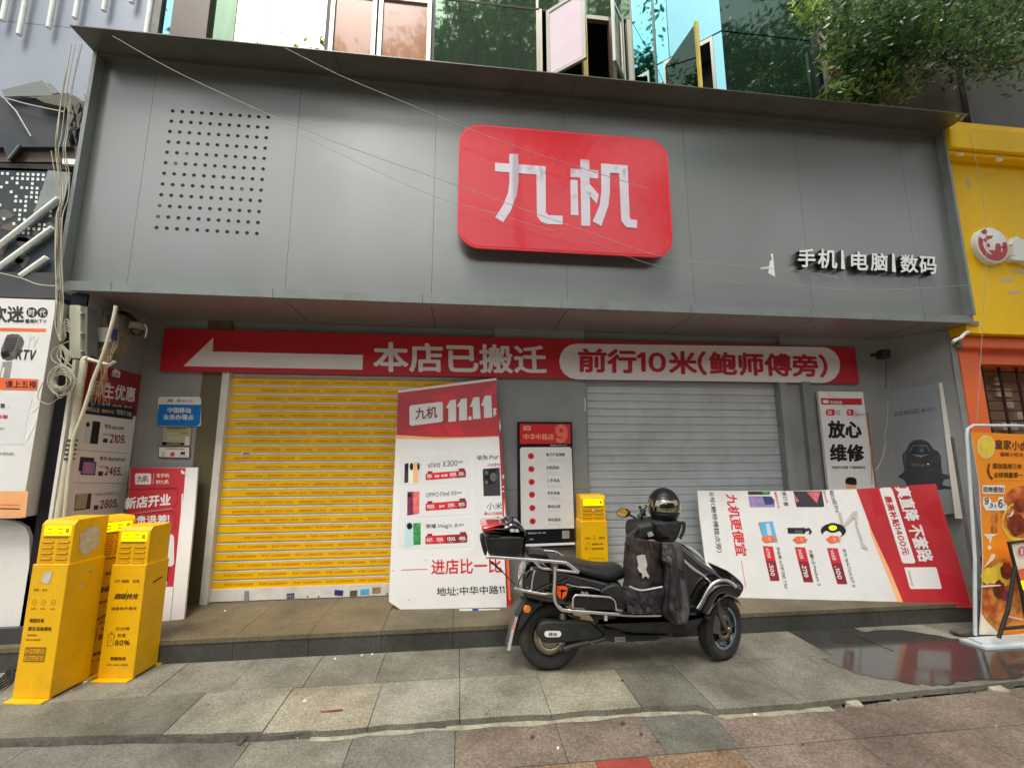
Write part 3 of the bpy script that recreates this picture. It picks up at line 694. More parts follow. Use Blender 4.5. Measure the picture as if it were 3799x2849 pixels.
# ------------------------------------------------------------ upper curtain wall building
YU = 0.30; ub = thing('glass_building', (5, YU, 4.8), 'mirror glass curtain wall with brown panels rising above the grey fascia', 'building')
up_ = YP(YU)
def xu(u, v=150): return up_.h(u, v).x
ZT = 9.0
def pane(name, x0, x1, z0, z1, m, y=YU, fr=None, tilt=0.0):
    mb = MB(); mb.slab([(x0, y, z0), (x1, y+tilt, z0), (x1, y+tilt, z1), (x0, y, z1)], (0, -1, 0), 0.02, m); return mb.build(name, ub)
ZM = 6.14
a = MB(); a.box(xu(640), xu(775), YU-0.05, YU+0.3, 4.5, ZT, 'brown_stone'); a.build('column', ub)
pane('window_pane', xu(590), xu(640), 4.5, ZT, 'glass_teal', YU)
pane('window_pane', xu(775), xu(865), 4.5, ZT, 'glass_green', YU)
pane('window_pane', xu(868), xu(976), 4.5, ZT, 'glass_cream_reflect', YU, tilt=0.002)
pane('window_pane', xu(979), xu(1205), 4.5, ZT, 'glass_cream_reflect', YU, tilt=-0.002)
a = MB(); a.box(xu(1205), xu(1222), YU-0.01, YU+0.02, 4.5, ZT, 'black_gap'); a.box(xu(1600), xu(1612), YU-0.01, YU+0.02, 4.5, ZT, 'black_gap'); a.box(xu(1396), xu(1402), YU-0.01, YU+0.02, 4.5, ZT, 'black_gap')
a.box(xu(976), xu(979), YU+0.002, YU+0.02, 4.5, ZT, 'black_gap')
a.build('mullion', ub)
for ua, ub_ in ((1222, 1396), (1402, 1600)):
    x0, x1 = xu(ua), xu(ub_); f = MB(); t = 0.045
    ztop = up_.h(1500, 2).z
    for i, (q0, q1, w0, w1) in enumerate(((x0, x0+t, 4.5, ztop), (x1-t, x1, 4.5, ztop), (x0+t, x1-t, ztop-t, ztop))): f.box(q0, q1, YU-0.035, YU+0.02, w0, w1, 'alu_frame')
    fo = f.build('window_frame', ub, bevel=0.004)
    mb = MB(); mb.box(x0+t, x1-t, YU-0.012, YU+0.01, 4.5, ztop-t, 'pane_orange'); mb.build('pane', fo)
    pane('window_pane', x0, x1, ztop+0.01, ZT, 'glass_teal', YU)
x = xu(1612)
pane('window_pane', x, xu(1990), 4.5, ZM-0.012, 'glass_green'); pane('window_pane', x, xu(1990), ZM+0.012, ZT, 'glass_green', YU+0.003)
a = MB(); a.box(x, xu(2342, 77), YU-0.004, YU+0.02, ZM-0.012, ZM+0.012, 'mortar'); a.box(xu(1990), xu(1999), YU-0.004, YU+0.02, 4.5, ZT, 'alu_frame'); a.build('transom', ub)
pane('window_pane', xu(1999), xu(2155), ZM+0.012, ZT, 'glass_green'); 
pane('window_pane', xu(2155), xu(2268), ZM+0.012, ZT, 'glass_green', YU+0.002); pane('window_pane', xu(2290), xu(2342), ZM+0.012, ZT, 'glass_green')
# opening with a dark room behind and two open casements
a = MB(); a.box(xu(1999), xu(2342), YU+0.6, YU+0.62, 4.5, ZM, 'black_gap'); a.box(xu(1999), xu(2342), YU+0.02, YU+0.6, ZM, ZM+0.02, 'black_gap'); a.build('dark_room', ub)
a = MB()
for u0, u1, m in ((1999, 2010, 'alu_frame'), (2159, 2176, 'pvc_yellow'), (2258, 2268, 'brown_stone'), (2268, 2280, 'alu_frame'), (2304, 2312, 'alu_frame'), (2324, 2340, 'alu_frame')):
    a.box(xu(u0, 120), xu(u1, 120), YU-0.02, YU+0.04, 4.5, ZM-0.012, m)
a.box(xu(2176), xu(2258), YU-0.02, YU+0.03, ZM-0.06, ZM-0.012, 'alu_frame'); a.build('window_frame', ub)
pane('window_pane', xu(2326, 200), xu(2350, 200), 4.5, ZM-0.012, 'glass_green', YU+0.01)
def casement(hx, fx, fy, m, z1, z0=4.55, mf='alu_frame'):
    d = Vector((fx-hx, fy-YU, 0)); L = d.length; d.normalize(); n = Vector((d.y, -d.x, 0)); P0 = Vector((hx, YU-0.02, 0))
    if n.y > 0: n = -n
    f = MB(); t = 0.04
    def bar(s0, s1, w0, w1, off=0.0, mm=mf, th=0.03):
        f.slab([P0+d*s0+Vector((0, 0, w0))+n*off, P0+d*s1+Vector((0, 0, w0))+n*off, P0+d*s1+Vector((0, 0, w1))+n*off, P0+d*s0+Vector((0, 0, w1))+n*off], n, th, mm)
    bar(0, t, z0, z1); bar(L-t, L, z0, z1); bar(t, L-t, z1-t, z1); bar(t, L-t, z0, z0+t)
    fo = f.build('casement_window', ub)
    f = MB(); bar(t, L-t, z0+t, z1-t, -0.008, m, 0.012) ; f.v and None
    g2 = MB(); g2.slab([P0+d*t+Vector((0, 0, z0+t))-n*0.008, P0+d*(L-t)+Vector((0, 0, z0+t))-n*0.008, P0+d*(L-t)+Vector((0, 0, z1-t))-n*0.008, P0+d*t+Vector((0, 0, z1-t))-n*0.008], n, 0.012, m); g2.build('pane', fo)
    return fo
# left casement: hinged right, swung outward to the left; its near edge seen at (2025,55)
hx = xu(2158, 120); pl_ = ZP(ZM-0.03)
casement(4.894, 5.23, 0.015, 'pane_pink', ZM-0.03, Y(2160, 218, .015).z)
casement(5.741, 5.56, 0.08, 'glass_green', ZM-0.03, Y(2273, 228, .08).z)
# the V shaped recess of cyan glass
VX0, VX1, VX2, VY = 5.852, 6.372, 6.910, 0.813
def vpane(name, A, B, z0, z1, m, off=0.0, th=0.02, parent=None):
    A, B = Vector((A[0], A[1], 0)), Vector((B[0], B[1], 0)); d = (B-A).normalized(); n = Vector((d.y, -d.x, 0))
    if n.y > 0: n = -n
    mb = MB(); z = Vector((0, 0, 1)); mb.slab([A+z*z0+n*off, B+z*z0+n*off, B+z*z1+n*off, A+z*z1+n*off], n, th, m); return mb.build(name, parent or ub)
vpane('window_pane', (VX0, YU), (VX1, VY), 4.5, ZM-0.01, 'glass_teal'); vpane('window_pane', (VX0, YU), (VX1, VY), ZM+0.01, ZT, 'glass_cyan')
def lerp(a, b, t): return (a[0]+(b[0]-a[0])*t, a[1]+(b[1]-a[1])*t)
Vb, Vc = (VX1, VY), (VX2, YU)
vpane('window_pane', Vb, Vc, ZM+0.01, ZT, 'glass_cyan')
vpane('window_pane', Vb, lerp(Vb, Vc, 0.12), 4.5, ZM-0.01, 'glass_cyan'); vpane('window_pane', lerp(Vb, Vc, .86), Vc, 4.5, ZM-0.01, 'glass_cyan')
vpane('dark_room', lerp(Vb, Vc, .50), lerp(Vb, Vc, .86), 4.5, ZM-0.06, 'black_gap', -0.25)
vpane('window_frame', lerp(Vb, Vc, .12), lerp(Vb, Vc, .16), 4.5, ZM-0.01, 'alu_frame', 0.01); vpane('window_frame', lerp(Vb, Vc, .83), lerp(Vb, Vc, .87), 4.5, ZM-0.01, 'alu_frame', 0.012)
vpane('window_frame', lerp(Vb, Vc, .16), lerp(Vb, Vc, .83), ZM-0.06, ZM-0.01, 'alu_frame', 0.01)
vpane('mullion', lerp((VX0, YU), Vb, .97), Vb, 4.5, ZT, 'brown_stone', 0.012); vpane('mullion', (VX0-0.012, YU), lerp((VX0, YU), Vb, .02), 4.5, ZT, 'alu_frame', 0.006)
# casement in the recess, its brown reflection put into the glass tint
A_ = lerp(Vb, Vc, .13); tipw = ZP(6.05).h(2583, 82)
vpane('casement_window', A_, (tipw.x, tipw.y), 4.6, 6.05, 'glass_brown_reflect', 0.0, 0.025)
vpane('casement_frame', (tipw.x-0.012, tipw.y), (tipw.x+0.02, tipw.y+0.005), 4.6, 6.06, 'pvc_yellow', 0.004, 0.03)
# right panes
pane('window_pane', VX2, xu(3003, 160), 4.5, ZM-0.01, 'glass_dark'); pane('window_pane', VX2, xu(3003, 160), ZM+0.01, ZT, 'glass_dark', YU+0.002)
a = MB(); a.box(xu(3003, 160), xu(3028, 160), YU-0.02, YU+0.05, 4.5, ZT, 'black_gap'); a.build('mullion', ub)
zq = up_.h(3010, 160).z
pane('brown_panel', xu(3028, 160), xu(3540, 160), zq, ZT, 'brown_stone', YU); pane('brown_panel', xu(3560, 200), 9.95, zq-0.0, ZT, 'brown_dark', YU+0.02)
pane('brown_panel', xu(3120, 300), xu(3560, 300), 4.5, zq-0.02, 'brown_dark', YU+0.02); pane('brown_panel', xu(3565, 300), 9.95, 4.5, zq-0.02, 'brown_dark', YU+0.015)
pane('brown_panel', 9.99, 12.2, 4.5, ZT, 'night_brown', YU+0.1)
a = MB(); a.box(9.95, 9.985, YU-.02, YU+.1, 4.5, ZT, 'cast_grey'); a.build('corner_trim', ub)
hx = xu(3118, 300); c3 = ZP(zq-0.03).h(3026, 168)
f = MB(); x0, x1 = xu(3026, 250), xu(3120, 250); f.box(x0, x0+0.045, YU-0.12, YU-0.08, 4.5, zq-0.03, 'alu_frame'); f.box(x0+0.045, x1, YU-0.12, YU-0.08, zq-0.08, zq-0.03, 'alu_frame'); fo = f.build('window_frame', ub)
f = MB(); f.box(x0+0.045, x1, YU-0.11, YU-0.09, 4.5, zq-0.08, 'pane_orange'); f.build('pane', fo)
a = MB(); a.box(-1.5, 12.2, YU+0.62, YU+0.8, 2.74, ZT, 'black_gap'); a.build('rear_wall', ub)

# ------------------------------------------------------------ left neighbour
lb = thing('neighbour_building', (-0.5, 0.35, 0), 'pale bluish metal clad wall left of the grey fascia with rows of white tubes', 'building')
YB = 0.32
bp3 = YP(YB)
a = MB(); xr_ = bp3.h(560, 80).x; a.box(-3.5, xr_, YB, YB+0.2, 3.9, 8.5, 'bluish_wall')
a.build('wall_cladding', lb)
a = MB(); zz = bp3.h(300, 108).z; a.box(-3.5, xr_, YB-0.001, YB, zz-0.002, zz+0.002, 'cast_grey'); a.build('wall_seam', lb)
a = MB(); a.box(xr_+0.0, xu(590), YB-0.05, YB+0.2, 3.9, 8.5, 'cast_grey'); a.build('corner_trim', lb)
ends = [(-62, 160), (8, 78), (70, 131), (180, 105), (278, 70), (385, 42), (487, 12)]
for u, v in ends:
    p = YP(YB-0.05).h(u, v); a = MB(); a.tube([(p.x, YB-0.05, p.z), (p.x, YB-0.05, 8.2)], 0.021, 'tube_white', 10); a.build('light_tube', lb)
p = YP(YB-0.05).h(547, 100); a = MB(); a.tube([(p.x, YB-0.05, 4.7), (p.x, YB-0.05, 8.2)], 0.024, 'tube_white', 10); a.build('light_tube', lb)
a = MB(); a.box(-3.5, 0.93, 0.75, 0.9, 0.0, 3.9, 'dark_base'); a.build('wall', lb)
# torn dark awning
aw = thing('torn_awning', (-0.2, 0.2, 3.4), 'torn dark awning with loose grey sheets above the black light panel', 'awning')
z = zm(0, 200, 400)
def flat(mb, y, pts, m, th=0.03, ye=0.0): mb.slab([YP(y).h(*p) for p in pts], (0, -1, 0), th, m)
a = MB()
flat(a, 0.12, [(-200, 350)]+zs(z, [(0, 870), (700, 900), (1300, 1050), (1640, 1090), (1660, 1380), (1780, 1500), (1560, 1560), (1400, 1720)])+[(262, 545), (-200, 548)], 'awning_dark', 0.25); a.build('awning_cloth', aw)
a = MB(); flat(a, 0.08, zs(z, [(20, 750), (870, 545), (1090, 800), (1060, 860), (110, 880)]), 'panel_grey', 0.01); a.build('loose_sheet', aw)
a = MB(); flat(a, 0.11, zs(z, [(950, 610), (1040, 600), (1215, 800), (1070, 830)]), 'panel_grey', 0.01); a.build('loose_sheet', aw)
a = MB(); flat(a, 0.06, zs(z, [(700, 890), (1380, 805), (1560, 880), (1700, 980), (1840, 930), (1820, 1080), (1640, 1280), (1500, 1200), (1340, 1100), (900, 1000)]), 'debris', 0.05); flat(a, 0.04, zs(z, [(1715, 810), (1830, 920), (1740, 940)]), 'brick_tan', 0.02)
flat(a, 0.05, zs(z, [(1560, 1300), (1750, 1440), (1720, 1540), (1590, 1500)]), 'box_side', 0.03)
for i in range(26):
    u, v = z(random.uniform(1330, 1700), random.uniform(950, 1700)); flat(a, 0.03+random.random()*0.03, [(u, v), (u+random.uniform(6, 22), v+random.uniform(-8, 16)), (u+random.uniform(2, 14), v+random.uniform(14, 50))], random.choice(['debris', 'brown_dark', 'debris', 'box_side']), 0.01)
a.build('torn_edge', aw)
a = MB()
for q in ([(30, 900), (640, 1060), (1320, 1200)], [(60, 890), (330, 1180), (600, 1640), (640, 1700)]):
    a.tube([YP(0.07).h(*z(*p)) for p in q], 0.006, 'cable_grey', 6)
a.build('loose_cord', aw)
# ledge, beam and black light panel
a = MB(); flat(a, 0.16, [(-300, 536), (304, 540), (296, 602), (-300, 600)], 'brown_stone', 0.1); flat(a, 0.10, [(232, 588), (292, 592), (290, 612), (230, 608)], 'white_letter', 0.03); flat(a, 0.13, [(-300, 600), (290, 612), (288, 640), (-300, 625)], 'black_gap', 0.1)
a.build('ledge', lb)
a = MB(); flat(a, 0.10, zs(zm(0, 0, 1000), [(20, 1185), (160, 1190), (60, 1310)]), 'awning_dark', 0.05)
a.tube([YP(0.08).h(*zm(0, 0, 1000)(*p)) for p in ((165, 1190), (68, 1310))], 0.010, 'frame_grey', 6); a.build('bracket', lb)
lpn = thing('light_panel', (0.1, 0.1, 2.6), 'black sign panel with small square lights and slanting white tubes', 'sign panel')
a = MB(); flat(a, 0.13, [(-300, 612), (270, 632), (238, 760), (212, 900), (205, 1012), (-300, 1000)], 'awning_dark', 0.05); flat(a, 0.10, [(-300, 1005), (207, 1012), (204, 1108), (-300, 1090)], 'dark_base', 0.06)
a.build('panel', lpn)
a = MB(); z = zm(0, 600, 400); zl = zm(0, 0, 1000)
for i in range(11):
    for j in range(14):
        if random.random() < (0.62 if i > 2 else 0.38) - 0.02*j + (0.2 if j < 2 else 0):
            cx, cy = 20+i*42+j*-3, 1425+j*37+i*1.5; s = 11
            a.pp(YP(0.128), zs(zl, [(cx-s, cy-s), (cx+s, cy-s), (cx+s, cy+s), (cx-s, cy+s)]), 'led_white')
a.build('square_lights', lpn)
a = MB(); random.seed(11)
for i in range(12):
    u, v = zm(0, 700, 800)(random.uniform(0, 560), random.uniform(250, 800)); a.poly(blob(YP(0.127), u, v, random.uniform(14, 40), random.uniform(10, 30), 9, .35), random.choice(['cast_grey', 'debris', 'brown_stone']))
a.poly([YP(0.126).h(u, v) for u, v in ((178, 632), (262, 640), (240, 740), (195, 780), (120, 800), (150, 720))], 'frame_grey')
a.build('printed_pattern', lpn)
z = zm(0, 700, 800)
for q in ([(-20, 590), (600, 100)], [(-20, 810), (540, 400)], [(210, 895), (480, 705)]):
    A, B = [YP(0.10).h(*z(*p)) for p in q]; a = MB(); a.tube([A, B], 0.019, 'tube_white', 8); a.build('slanting_tube', lpn)
# karaoke light box poster
kb = thing('poster_light_box', (0, -0.1, 0.9), 'white karaoke poster light box with a microphone picture at the far left', 'poster box')
kp = YP(-0.10)
def kfx(v): return 200+(89-200)*(v-1113)/(1921-1113)
a = MB(); tr, br = kp.h(200, 1113), kp.h(89, 1921); xr2 = (tr.x+br.x)/2
a.slab([(-1.6, -.1, br.z), (xr2, -.1, br.z), (xr2, -.1, tr.z), (-1.6, -.1, tr.z)], (0, -1, 0), 0.012, 'poster_white', 'foam_edge')
a.build('printed_face', kb)
a = MB(); a.box(-1.6, xr2-0.006, -0.088, 0.09, br.z+0.004, tr.z-0.004, 'foam_edge'); a.build('casing', kb)
a = MB(); z = zm(0, 1040, 500)
def T(mb, pl, z, s, x0, y0, x1, y1, h, m, lay=2, bold=0.02, it=0.0):   # text with baseline (x0,y0)-(x1,y1), height h (zoom px)
    mb.text(pl, s, z(x0, y0), z(x1, y1), z(x0+it, y0-h), m, lay, bold)
T(a, kp, z, '欢迷', -170, 690, 395, 690, 270, 'print_ink', 2, .03)
for cx, cy, ch in ((520, 528, '时'), (698, 530, '代')):
    a.pp(kp, circ(z, cx, cy, 88, 84), 'print_ink', 1); T(a, kp, z, ch, cx-52, cy+55, cx+52, cy+57, 108, 'poster_white', 2, .02)
T(a, kp, z, '量贩KTV', 408, 700, 760, 704, 66, 'print_ink')
a.pp(kp, zs(z, [(-200, 775), (752, 795), (748, 848), (-200, 828)]), 'print_orange', 1)
T(a, kp, z, 'KTV', 250, 1298, 560, 1308, 165, 'print_ink', 2, .05, 40)
T(a, kp, z, 'TV', 420, 1095, 600, 1098, 180, 'print_card', 1, .04, 40)
a.pp(kp, zs(z, [(110, 900), (190, 880), (300, 885), (370, 940), (395, 1010), (385, 1060), (300, 1240), (200, 1310), (120, 1320), (40, 1285), (5, 1220), (20, 1120)]), 'cast_grey', 1)
for i in range(7): a.pp(kp, zs(z, [(60+i*4, 1180-i*38), (230+i*14, 1150-i*34), (232+i*14, 1162-i*34), (62+i*4, 1194-i*38)]), 'print_ink', 2)
for i in range(9): a.pp(kp, circ(z, 215+i*13, 1215-i*36, 7, 6, 8), 'poster_white', 2)
a.pp(kp, zs(z, [(20, 1180), (140, 1150), (160, 1240), (40, 1280)]), 'print_black', 2)
a.pp(kp, zs(z, [(40, 1340), (200, 1330), (160, 1600), (-10, 1600)]), 'print_midgrey', 1); a.pp(kp, zs(z, [(40, 1430), (80, 1430), (50, 1600), (10, 1600)]), 'print_cream', 2)
z = zm(0, 1400, 500)
a.pp(kp, zs(z, [(-300, 0), (628, 30), (605, 212), (-300, 190)]), 'print_orange', 2)
T(a, kp, z, '/', -30, 125, 10, 125, 80, 'print_ink', 3); T(a, kp, z, '请上五楼', 85, 165, 600, 178, 120, 'print_ink', 3, .02)
T(a, kp, z, '聘', 5, 510, 80, 512, 85, 'print_ink', 2); T(a, kp, z, '-', 130, 485, 160, 486, 8, 'print_midgrey', 2); T(a, kp, z, '温馨', 0-60, 672, 130, 676, 60, 'print_red', 2)
T(a, kp, z, '包厢预订', -120, 860, 75, 862, 40, 'print_midgrey', 2); T(a, kp, z, '(欢唱免费)', -40, 1270, 235, 1275, 45, 'print_midgrey', 2)
a.pp(kp, zs(z, [(-300, 300), (540, 320), (470, 560), (380, 1100), (-300, 1100)]), 'print_card', 1)
for q in ([(500, 570), (620, 440), (628, 475), (510, 590)], [(410, 980), (600, 690), (590, 745), (430, 1060)]): a.pp(kp, zs(z, q), 'white_letter', 2)
z = zm(0, 1800, 800)
a.pp(kp, zs(z, [(-300, 60), (290, 60), (262, 330), (-300, 330)]), 'print_peach', 1); a.pp(kp, zs(z, [(0, 232), (205, 237), (205, 248), (0, 243)]), 'print_ink', 2); a.pp(kp, zs(z, [(0, 195), (205, 200), (205, 208), (0, 203)]), 'print_orange', 2)
a.build('print', kb)
# white board below it and the dark base
wb = MB(); flat(wb, 0.0, [(-300, 1900), (5, 1928), (60, 1936), (95, 1955), (108, 1990), (112, 2330), (-300, 2330)], 'poster_white', 0.03); tag(wb.build('white_board'), 'large blank white board with rounded corner behind the leftmost yellow cabinet', 'board')
a = MB(); a.box(-4, Y(170, 2400, -.04).x, -0.04, 0.9, 0, Y(50, 2330, -.04).z, 'dark_base'); a.box(0.7, 1.02, 0.20, 0.9, 0.55, 2.7, 'black_frame'); a.build('dark_plinth', lb)
a = MB()
for i in range(5):
    p = [ZP(0.01+0.004*i).h(-60, 2560+i*6), ZP(0.012).h(20+i*4, 2500+i*8), ZP(0.012).h(42+i*2, 2440+i*10)]
    a.tube(smooth_path(p, 5), 0.006, 'plastic_black', 6)
tag(a.build('black_cables'), 'black cables lying on the pavement behind the leftmost yellow cabinet', 'cable')

# student discount poster on the left return wall
sp = thing('price_poster', (1.125, 0.3, 0.9), 'tall red and white price poster on the side wall behind white pipes', 'poster')
spl = XP(1.145)
za = zm(0, 1400, 500)
c = [spl.h(*p) for p in (za(1160, 280), (530, 1395))]
y0 = c[0].y; y1 = YW-0.012
zt = spl.h(530, 1393).z; zb = 0.62
a = MB(); a.slab([(1.145, y0, zb), (1.145, y1, zb), (1.145, y1, zt), (1.145, y0, zt)], (1, 0, 0), 0.022, 'poster_white', 'foam_edge'); a.build('board', sp)
a = MB(); z = zm(0, 1250, 800)
rl = spl.h(*z(822, 720)).y
def yz(y, zz): return Vector((1.145+E3, y, zz))
zr0 = spl.h(*z(1395, 815)).z
a.poly([yz(rl, zr0), yz(y1, zr0), yz(y1, zt), yz(rl, zt)], 'print_darkred')
T(a, spl, z, '师生优惠', 930, 605, 1380, 672, 170, 'poster_white', 3, .03, 20)
a.pp(spl, zs(z, [(895, 650), (1385, 715), (1358, 848), (860, 785)]), 'print_black', 2)
T(a, spl, z, '满减 直降 更低', 1030, 695, 1360, 735, 22, 'print_grey', 3, 0); T(a, spl, z, '师生认证', 890, 758, 1020, 775, 45, 'print_grey', 3); T(a, spl, z, '国家补贴', 1045, 775, 1170, 790, 38, 'print_peach', 3); T(a, spl, z, '低至7.5折', 1195, 790, 1355, 822, 52, 'print_grey', 3)
a.pp(spl, zs(z, [(1155, 345), (1185, 325), (1235, 360), (1228, 420), (1145, 400)]), 'poster_white', 2); T(a, spl, z, '九机', 1150, 398, 1222, 408, 38, 'print_darkred', 3)
a.pp(spl, zs(z, [(955, 862), (1032, 872), (1002, 1100), (920, 1092)]), 'print_black', 2); a.pp(spl, zs(z, [(880, 868), (950, 868), (925, 1095), (850, 1090)]), 'print_grey', 1); a.pp(spl, circ(z, 902, 898, 18, 26), 'print_black', 2)
T(a, spl, z, '华为 nova14', 1072, 942, 1270, 962, 52, 'print_ink', 2, .02); T(a, spl, z, '2109.', 1120, 1085, 1285, 1095, 90, 'print_darkred', 2, .04, 14); T(a, spl, z, '到手价', 1060, 1012, 1125, 1016, 26, 'print_midgrey', 2); a.pp(spl, zs(z, [(1060, 1040), (1105, 1043), (1100, 1085), (1055, 1082)]), 'print_ink', 2)
a.pp(spl, zs(z, [(825, 1228), (970, 1240), (950, 1390), (805, 1375)]), 'print_ink', 2); a.pp(spl, zs(z, [(848, 1268), (990, 1280), (975, 1418), (825, 1412)]), 'print_navy', 3); a.pp(spl, zs(z, [(860, 1282), (978, 1290), (966, 1405), (842, 1400)]), 'print_purple', 4); a.poly([spl.h(*z(*p), 5*E3) for p in ((880, 1330), (930, 1320), (925, 1370), (880, 1380))], 'print_pink')
T(a, spl, z, '华为 MatePad', 1022, 1268, 1280, 1278, 46, 'print_ink', 2, .02); T(a, spl, z, '2465.', 1070, 1418, 1245, 1424, 92, 'print_darkred', 2, .04, 14); T(a, spl, z, '到手价', 1015, 1342, 1080, 1346, 26, 'print_midgrey', 2); a.pp(spl, zs(z, [(1012, 1378), (1058, 1380), (1052, 1424), (1006, 1422)]), 'print_ink', 2)
a.pp(spl, [z(760, 1150), z(1340, 1195), z(1338, 1200), z(760, 1155)], 'print_midgrey', 1); a.pp(spl, [z(745, 1490), z(1310, 1500), z(1310, 1505), z(745, 1495)], 'print_midgrey', 1)
z = zm(0, 1800, 800)
a.pp(spl, zs(z, [(780, 95), (940, 82), (925, 240), (762, 262)]), 'print_ink', 2); a.pp(spl, zs(z, [(790, 92), (905, 85), (880, 238), (768, 245)]), 'print_tan', 3)
T(a, spl, z, '作业帮 AI学习机 T30', 978, 112, 1215, 95, 30, 'print_midgrey', 2); T(a, spl, z, '2805.', 1020, 242, 1208, 225, 92, 'print_darkred', 2, .04, 14); a.pp(spl, zs(z, [(965, 205), (1010, 203), (1005, 248), (960, 250)]), 'print_ink', 2)
a.build('print', sp)

# blue plaque and small notices on the left wall
wp = YP(YW-0.012); z = zm(0, 1250, 800)
pq = thing('service_plaque', (1.5, YW, 1.6), 'rounded blue and white service sign on the grey wall left of the yellow shutter', 'plaque')
a = MB(); a.slab([wp.h(*p) for p in rrect(z, 1622, 614, 2060, 918, 26)], (0, -1, 0), 0.01, 'poster_white'); a.build('board', pq)
a = MB(); a.pp(wp, [z(1630, 690), z(2064, 696), z(2050, 885), z(2035, 908), z(2010, 917), z(1630, 912), z(1612, 905), z(1609, 880)], 'print_blue')
T(a, wp, z, '中国移动', 1718, 778, 1960, 783, 56, 'white_letter', 2, .03); T(a, wp, z, '业务办理点', 1676, 848, 1985, 852, 56, 'white_letter', 2, .03)
T(a, wp, z, '九机', 1716, 668, 1772, 668, 30, 'print_darkred', 2, .04); a.pp(wp, circ(z, 1830, 656, 16), 'print_lblue', 2); T(a, wp, z, '中国移动', 1850, 668, 1918, 668, 22, 'print_midgrey', 2); T(a, wp, z, '5G', 1932, 668, 1975, 668, 26, 'print_purple', 2)
a.build('print', pq)
pq = thing('paper_notice', (1.5, YW, 1.4), 'faded cream paper notice under the blue sign', 'notice')
a = MB(); a.slab([wp.h(*z(*p)) for p in ((1680, 926), (1964, 932), (1945, 1116), (1658, 1112))], (0, -1, 0), 0.003, 'print_tan'); a.build('sheet', pq)
a = MB(); T(a, wp, z, '营业执照公示', 1712, 948, 1905, 950, 20, 'cast_grey', 2); T(a, wp, z, '服务热线', 1865, 992, 1930, 994, 14, 'cast_grey', 2)
a.pp(wp, zs(z, [(1665, 1075), (1893, 1085), (1890, 1112), (1660, 1108)]), 'glass_teal', 1); a.pp(wp, zs(z, [(1905, 1022), (1945, 1024), (1940, 1112), (1890, 1110)]), 'print_grey', 2)
for i in range(4): a.pp(wp, zs(z, [(1712, 985+i*20), (1850, 988+i*20), (1850, 992+i*20), (1712, 989+i*20)]), 'print_cream', 2)
a.build('print', pq)
pq = thing('paper_notice', (1.5, YW, 1.3), 'small white notice with a red border and three tiny pictures', 'notice')
a = MB(); a.slab([wp.h(*z(*p)) for p in ((1624, 1122), (1950, 1124), (1946, 1244), (1620, 1238))], (0, -1, 0), 0.003, 'print_darkred'); a.build('sheet', pq)
a = MB(); a.pp(wp, zs(z, [(1632, 1130), (1942, 1132), (1938, 1236), (1628, 1230)]), 'poster_white', 1); T(a, wp, z, '人民币现钞支付服务', 1688, 1152, 1895, 1158, 16, 'print_darkred', 2)
T(a, wp, z, '13', 1655, 1208, 1695, 1208, 34, 'print_lblue', 2); a.pp(wp, zs(z, [(1748, 1190), (1790, 1178), (1788, 1222), (1746, 1222)]), 'print_red', 2); a.pp(wp, zs(z, [(1852, 1178), (1900, 1178), (1898, 1206), (1850, 1206)]), 'print_ink', 2)
T(a, wp, z, '银联', 1655, 1224, 1695, 1226, 10, 'print_midgrey', 2); T(a, wp, z, '禁止拒收', 1835, 1224, 1915, 1226, 14, 'print_midgrey', 2); a.build('print', pq)

# leaning "new store" foam board
nb = thing('foam_board', (1.7, 0.3, ZSTEP), 'white foam board leaning at the wall with a peeling red opening poster', 'board')
npl = P3((1.2, 0.30, ZSTEP), (1.9, 0.30, ZSTEP), (1.5, 0.55, 1.25))
a = MB(); z1_, z2_ = zm(0, 1250, 800), zm(0, 1800, 800)
a.pslab(npl, [z1_(1335, 1340), z1_(2030, 1338), z2_(1990, 330), z2_(1885, 1370), z2_(1700, 1395), z2_(1230, 1395)], 0.02, 'poster_white', 'foam_edge'); a.build('board', nb)
a = MB(); a.pp(npl, [z1_(1340, 1340), z1_(1905, 1342), z1_(1880, 1658), z2_(1850, 320), z2_(1778, 1040), z2_(1240, 1030)], 'print_red2')
a.pp(npl, rrect(z1_, 1385, 1398, 1550, 1512, 16), 'poster_white', 2); T(a, npl, z1_, '九机', 1408, 1488, 1520, 1484, 66, 'print_darkred', 3, .03)
a.pp(npl, zs(z1_, [(1578, 1398), (1582, 1398), (1570, 1508), (1566, 1508)]), 'poster_white', 2)
T(a, npl, z1_, '买手机', 1604, 1442, 1735, 1440, 42, 'poster_white', 2, .02); T(a, npl, z1_, '到九机', 1598, 1508, 1730, 1505, 42, 'poster_white', 2, .02)
T(a, npl, z2_, '新店开业', 1275, 250, 1750, 205, 125, 'poster_white', 3, .05, 10); T(a, npl, z2_, '买贵退差!', 1290, 410, 1740, 385, 90, 'poster_white', 3, .04)
a.pp(npl, zs(z2_, [(1290, 40), (1800, 15), (1828, 30), (1822, 190), (1760, 250), (1755, 240), (1810, 185), (1815, 40), (1290, 52)]), 'print_darkred', 2)
a.pp(npl, zs(z2_, [(1275, 290), (1760, 258), (1810, 300), (1800, 440), (1760, 462), (1765, 450), (1790, 430), (1798, 305), (1750, 270), (1275, 300)]), 'print_darkred', 2)
for i in range(26): u_ = 1280+i*19; a.pp(npl, zs(z2_, [(u_, 300-i*2.6), (u_+11, 299-i*2.6), (u_+10, 304-i*2.6), (u_-1, 305-i*2.6)]), 'poster_white', 3)
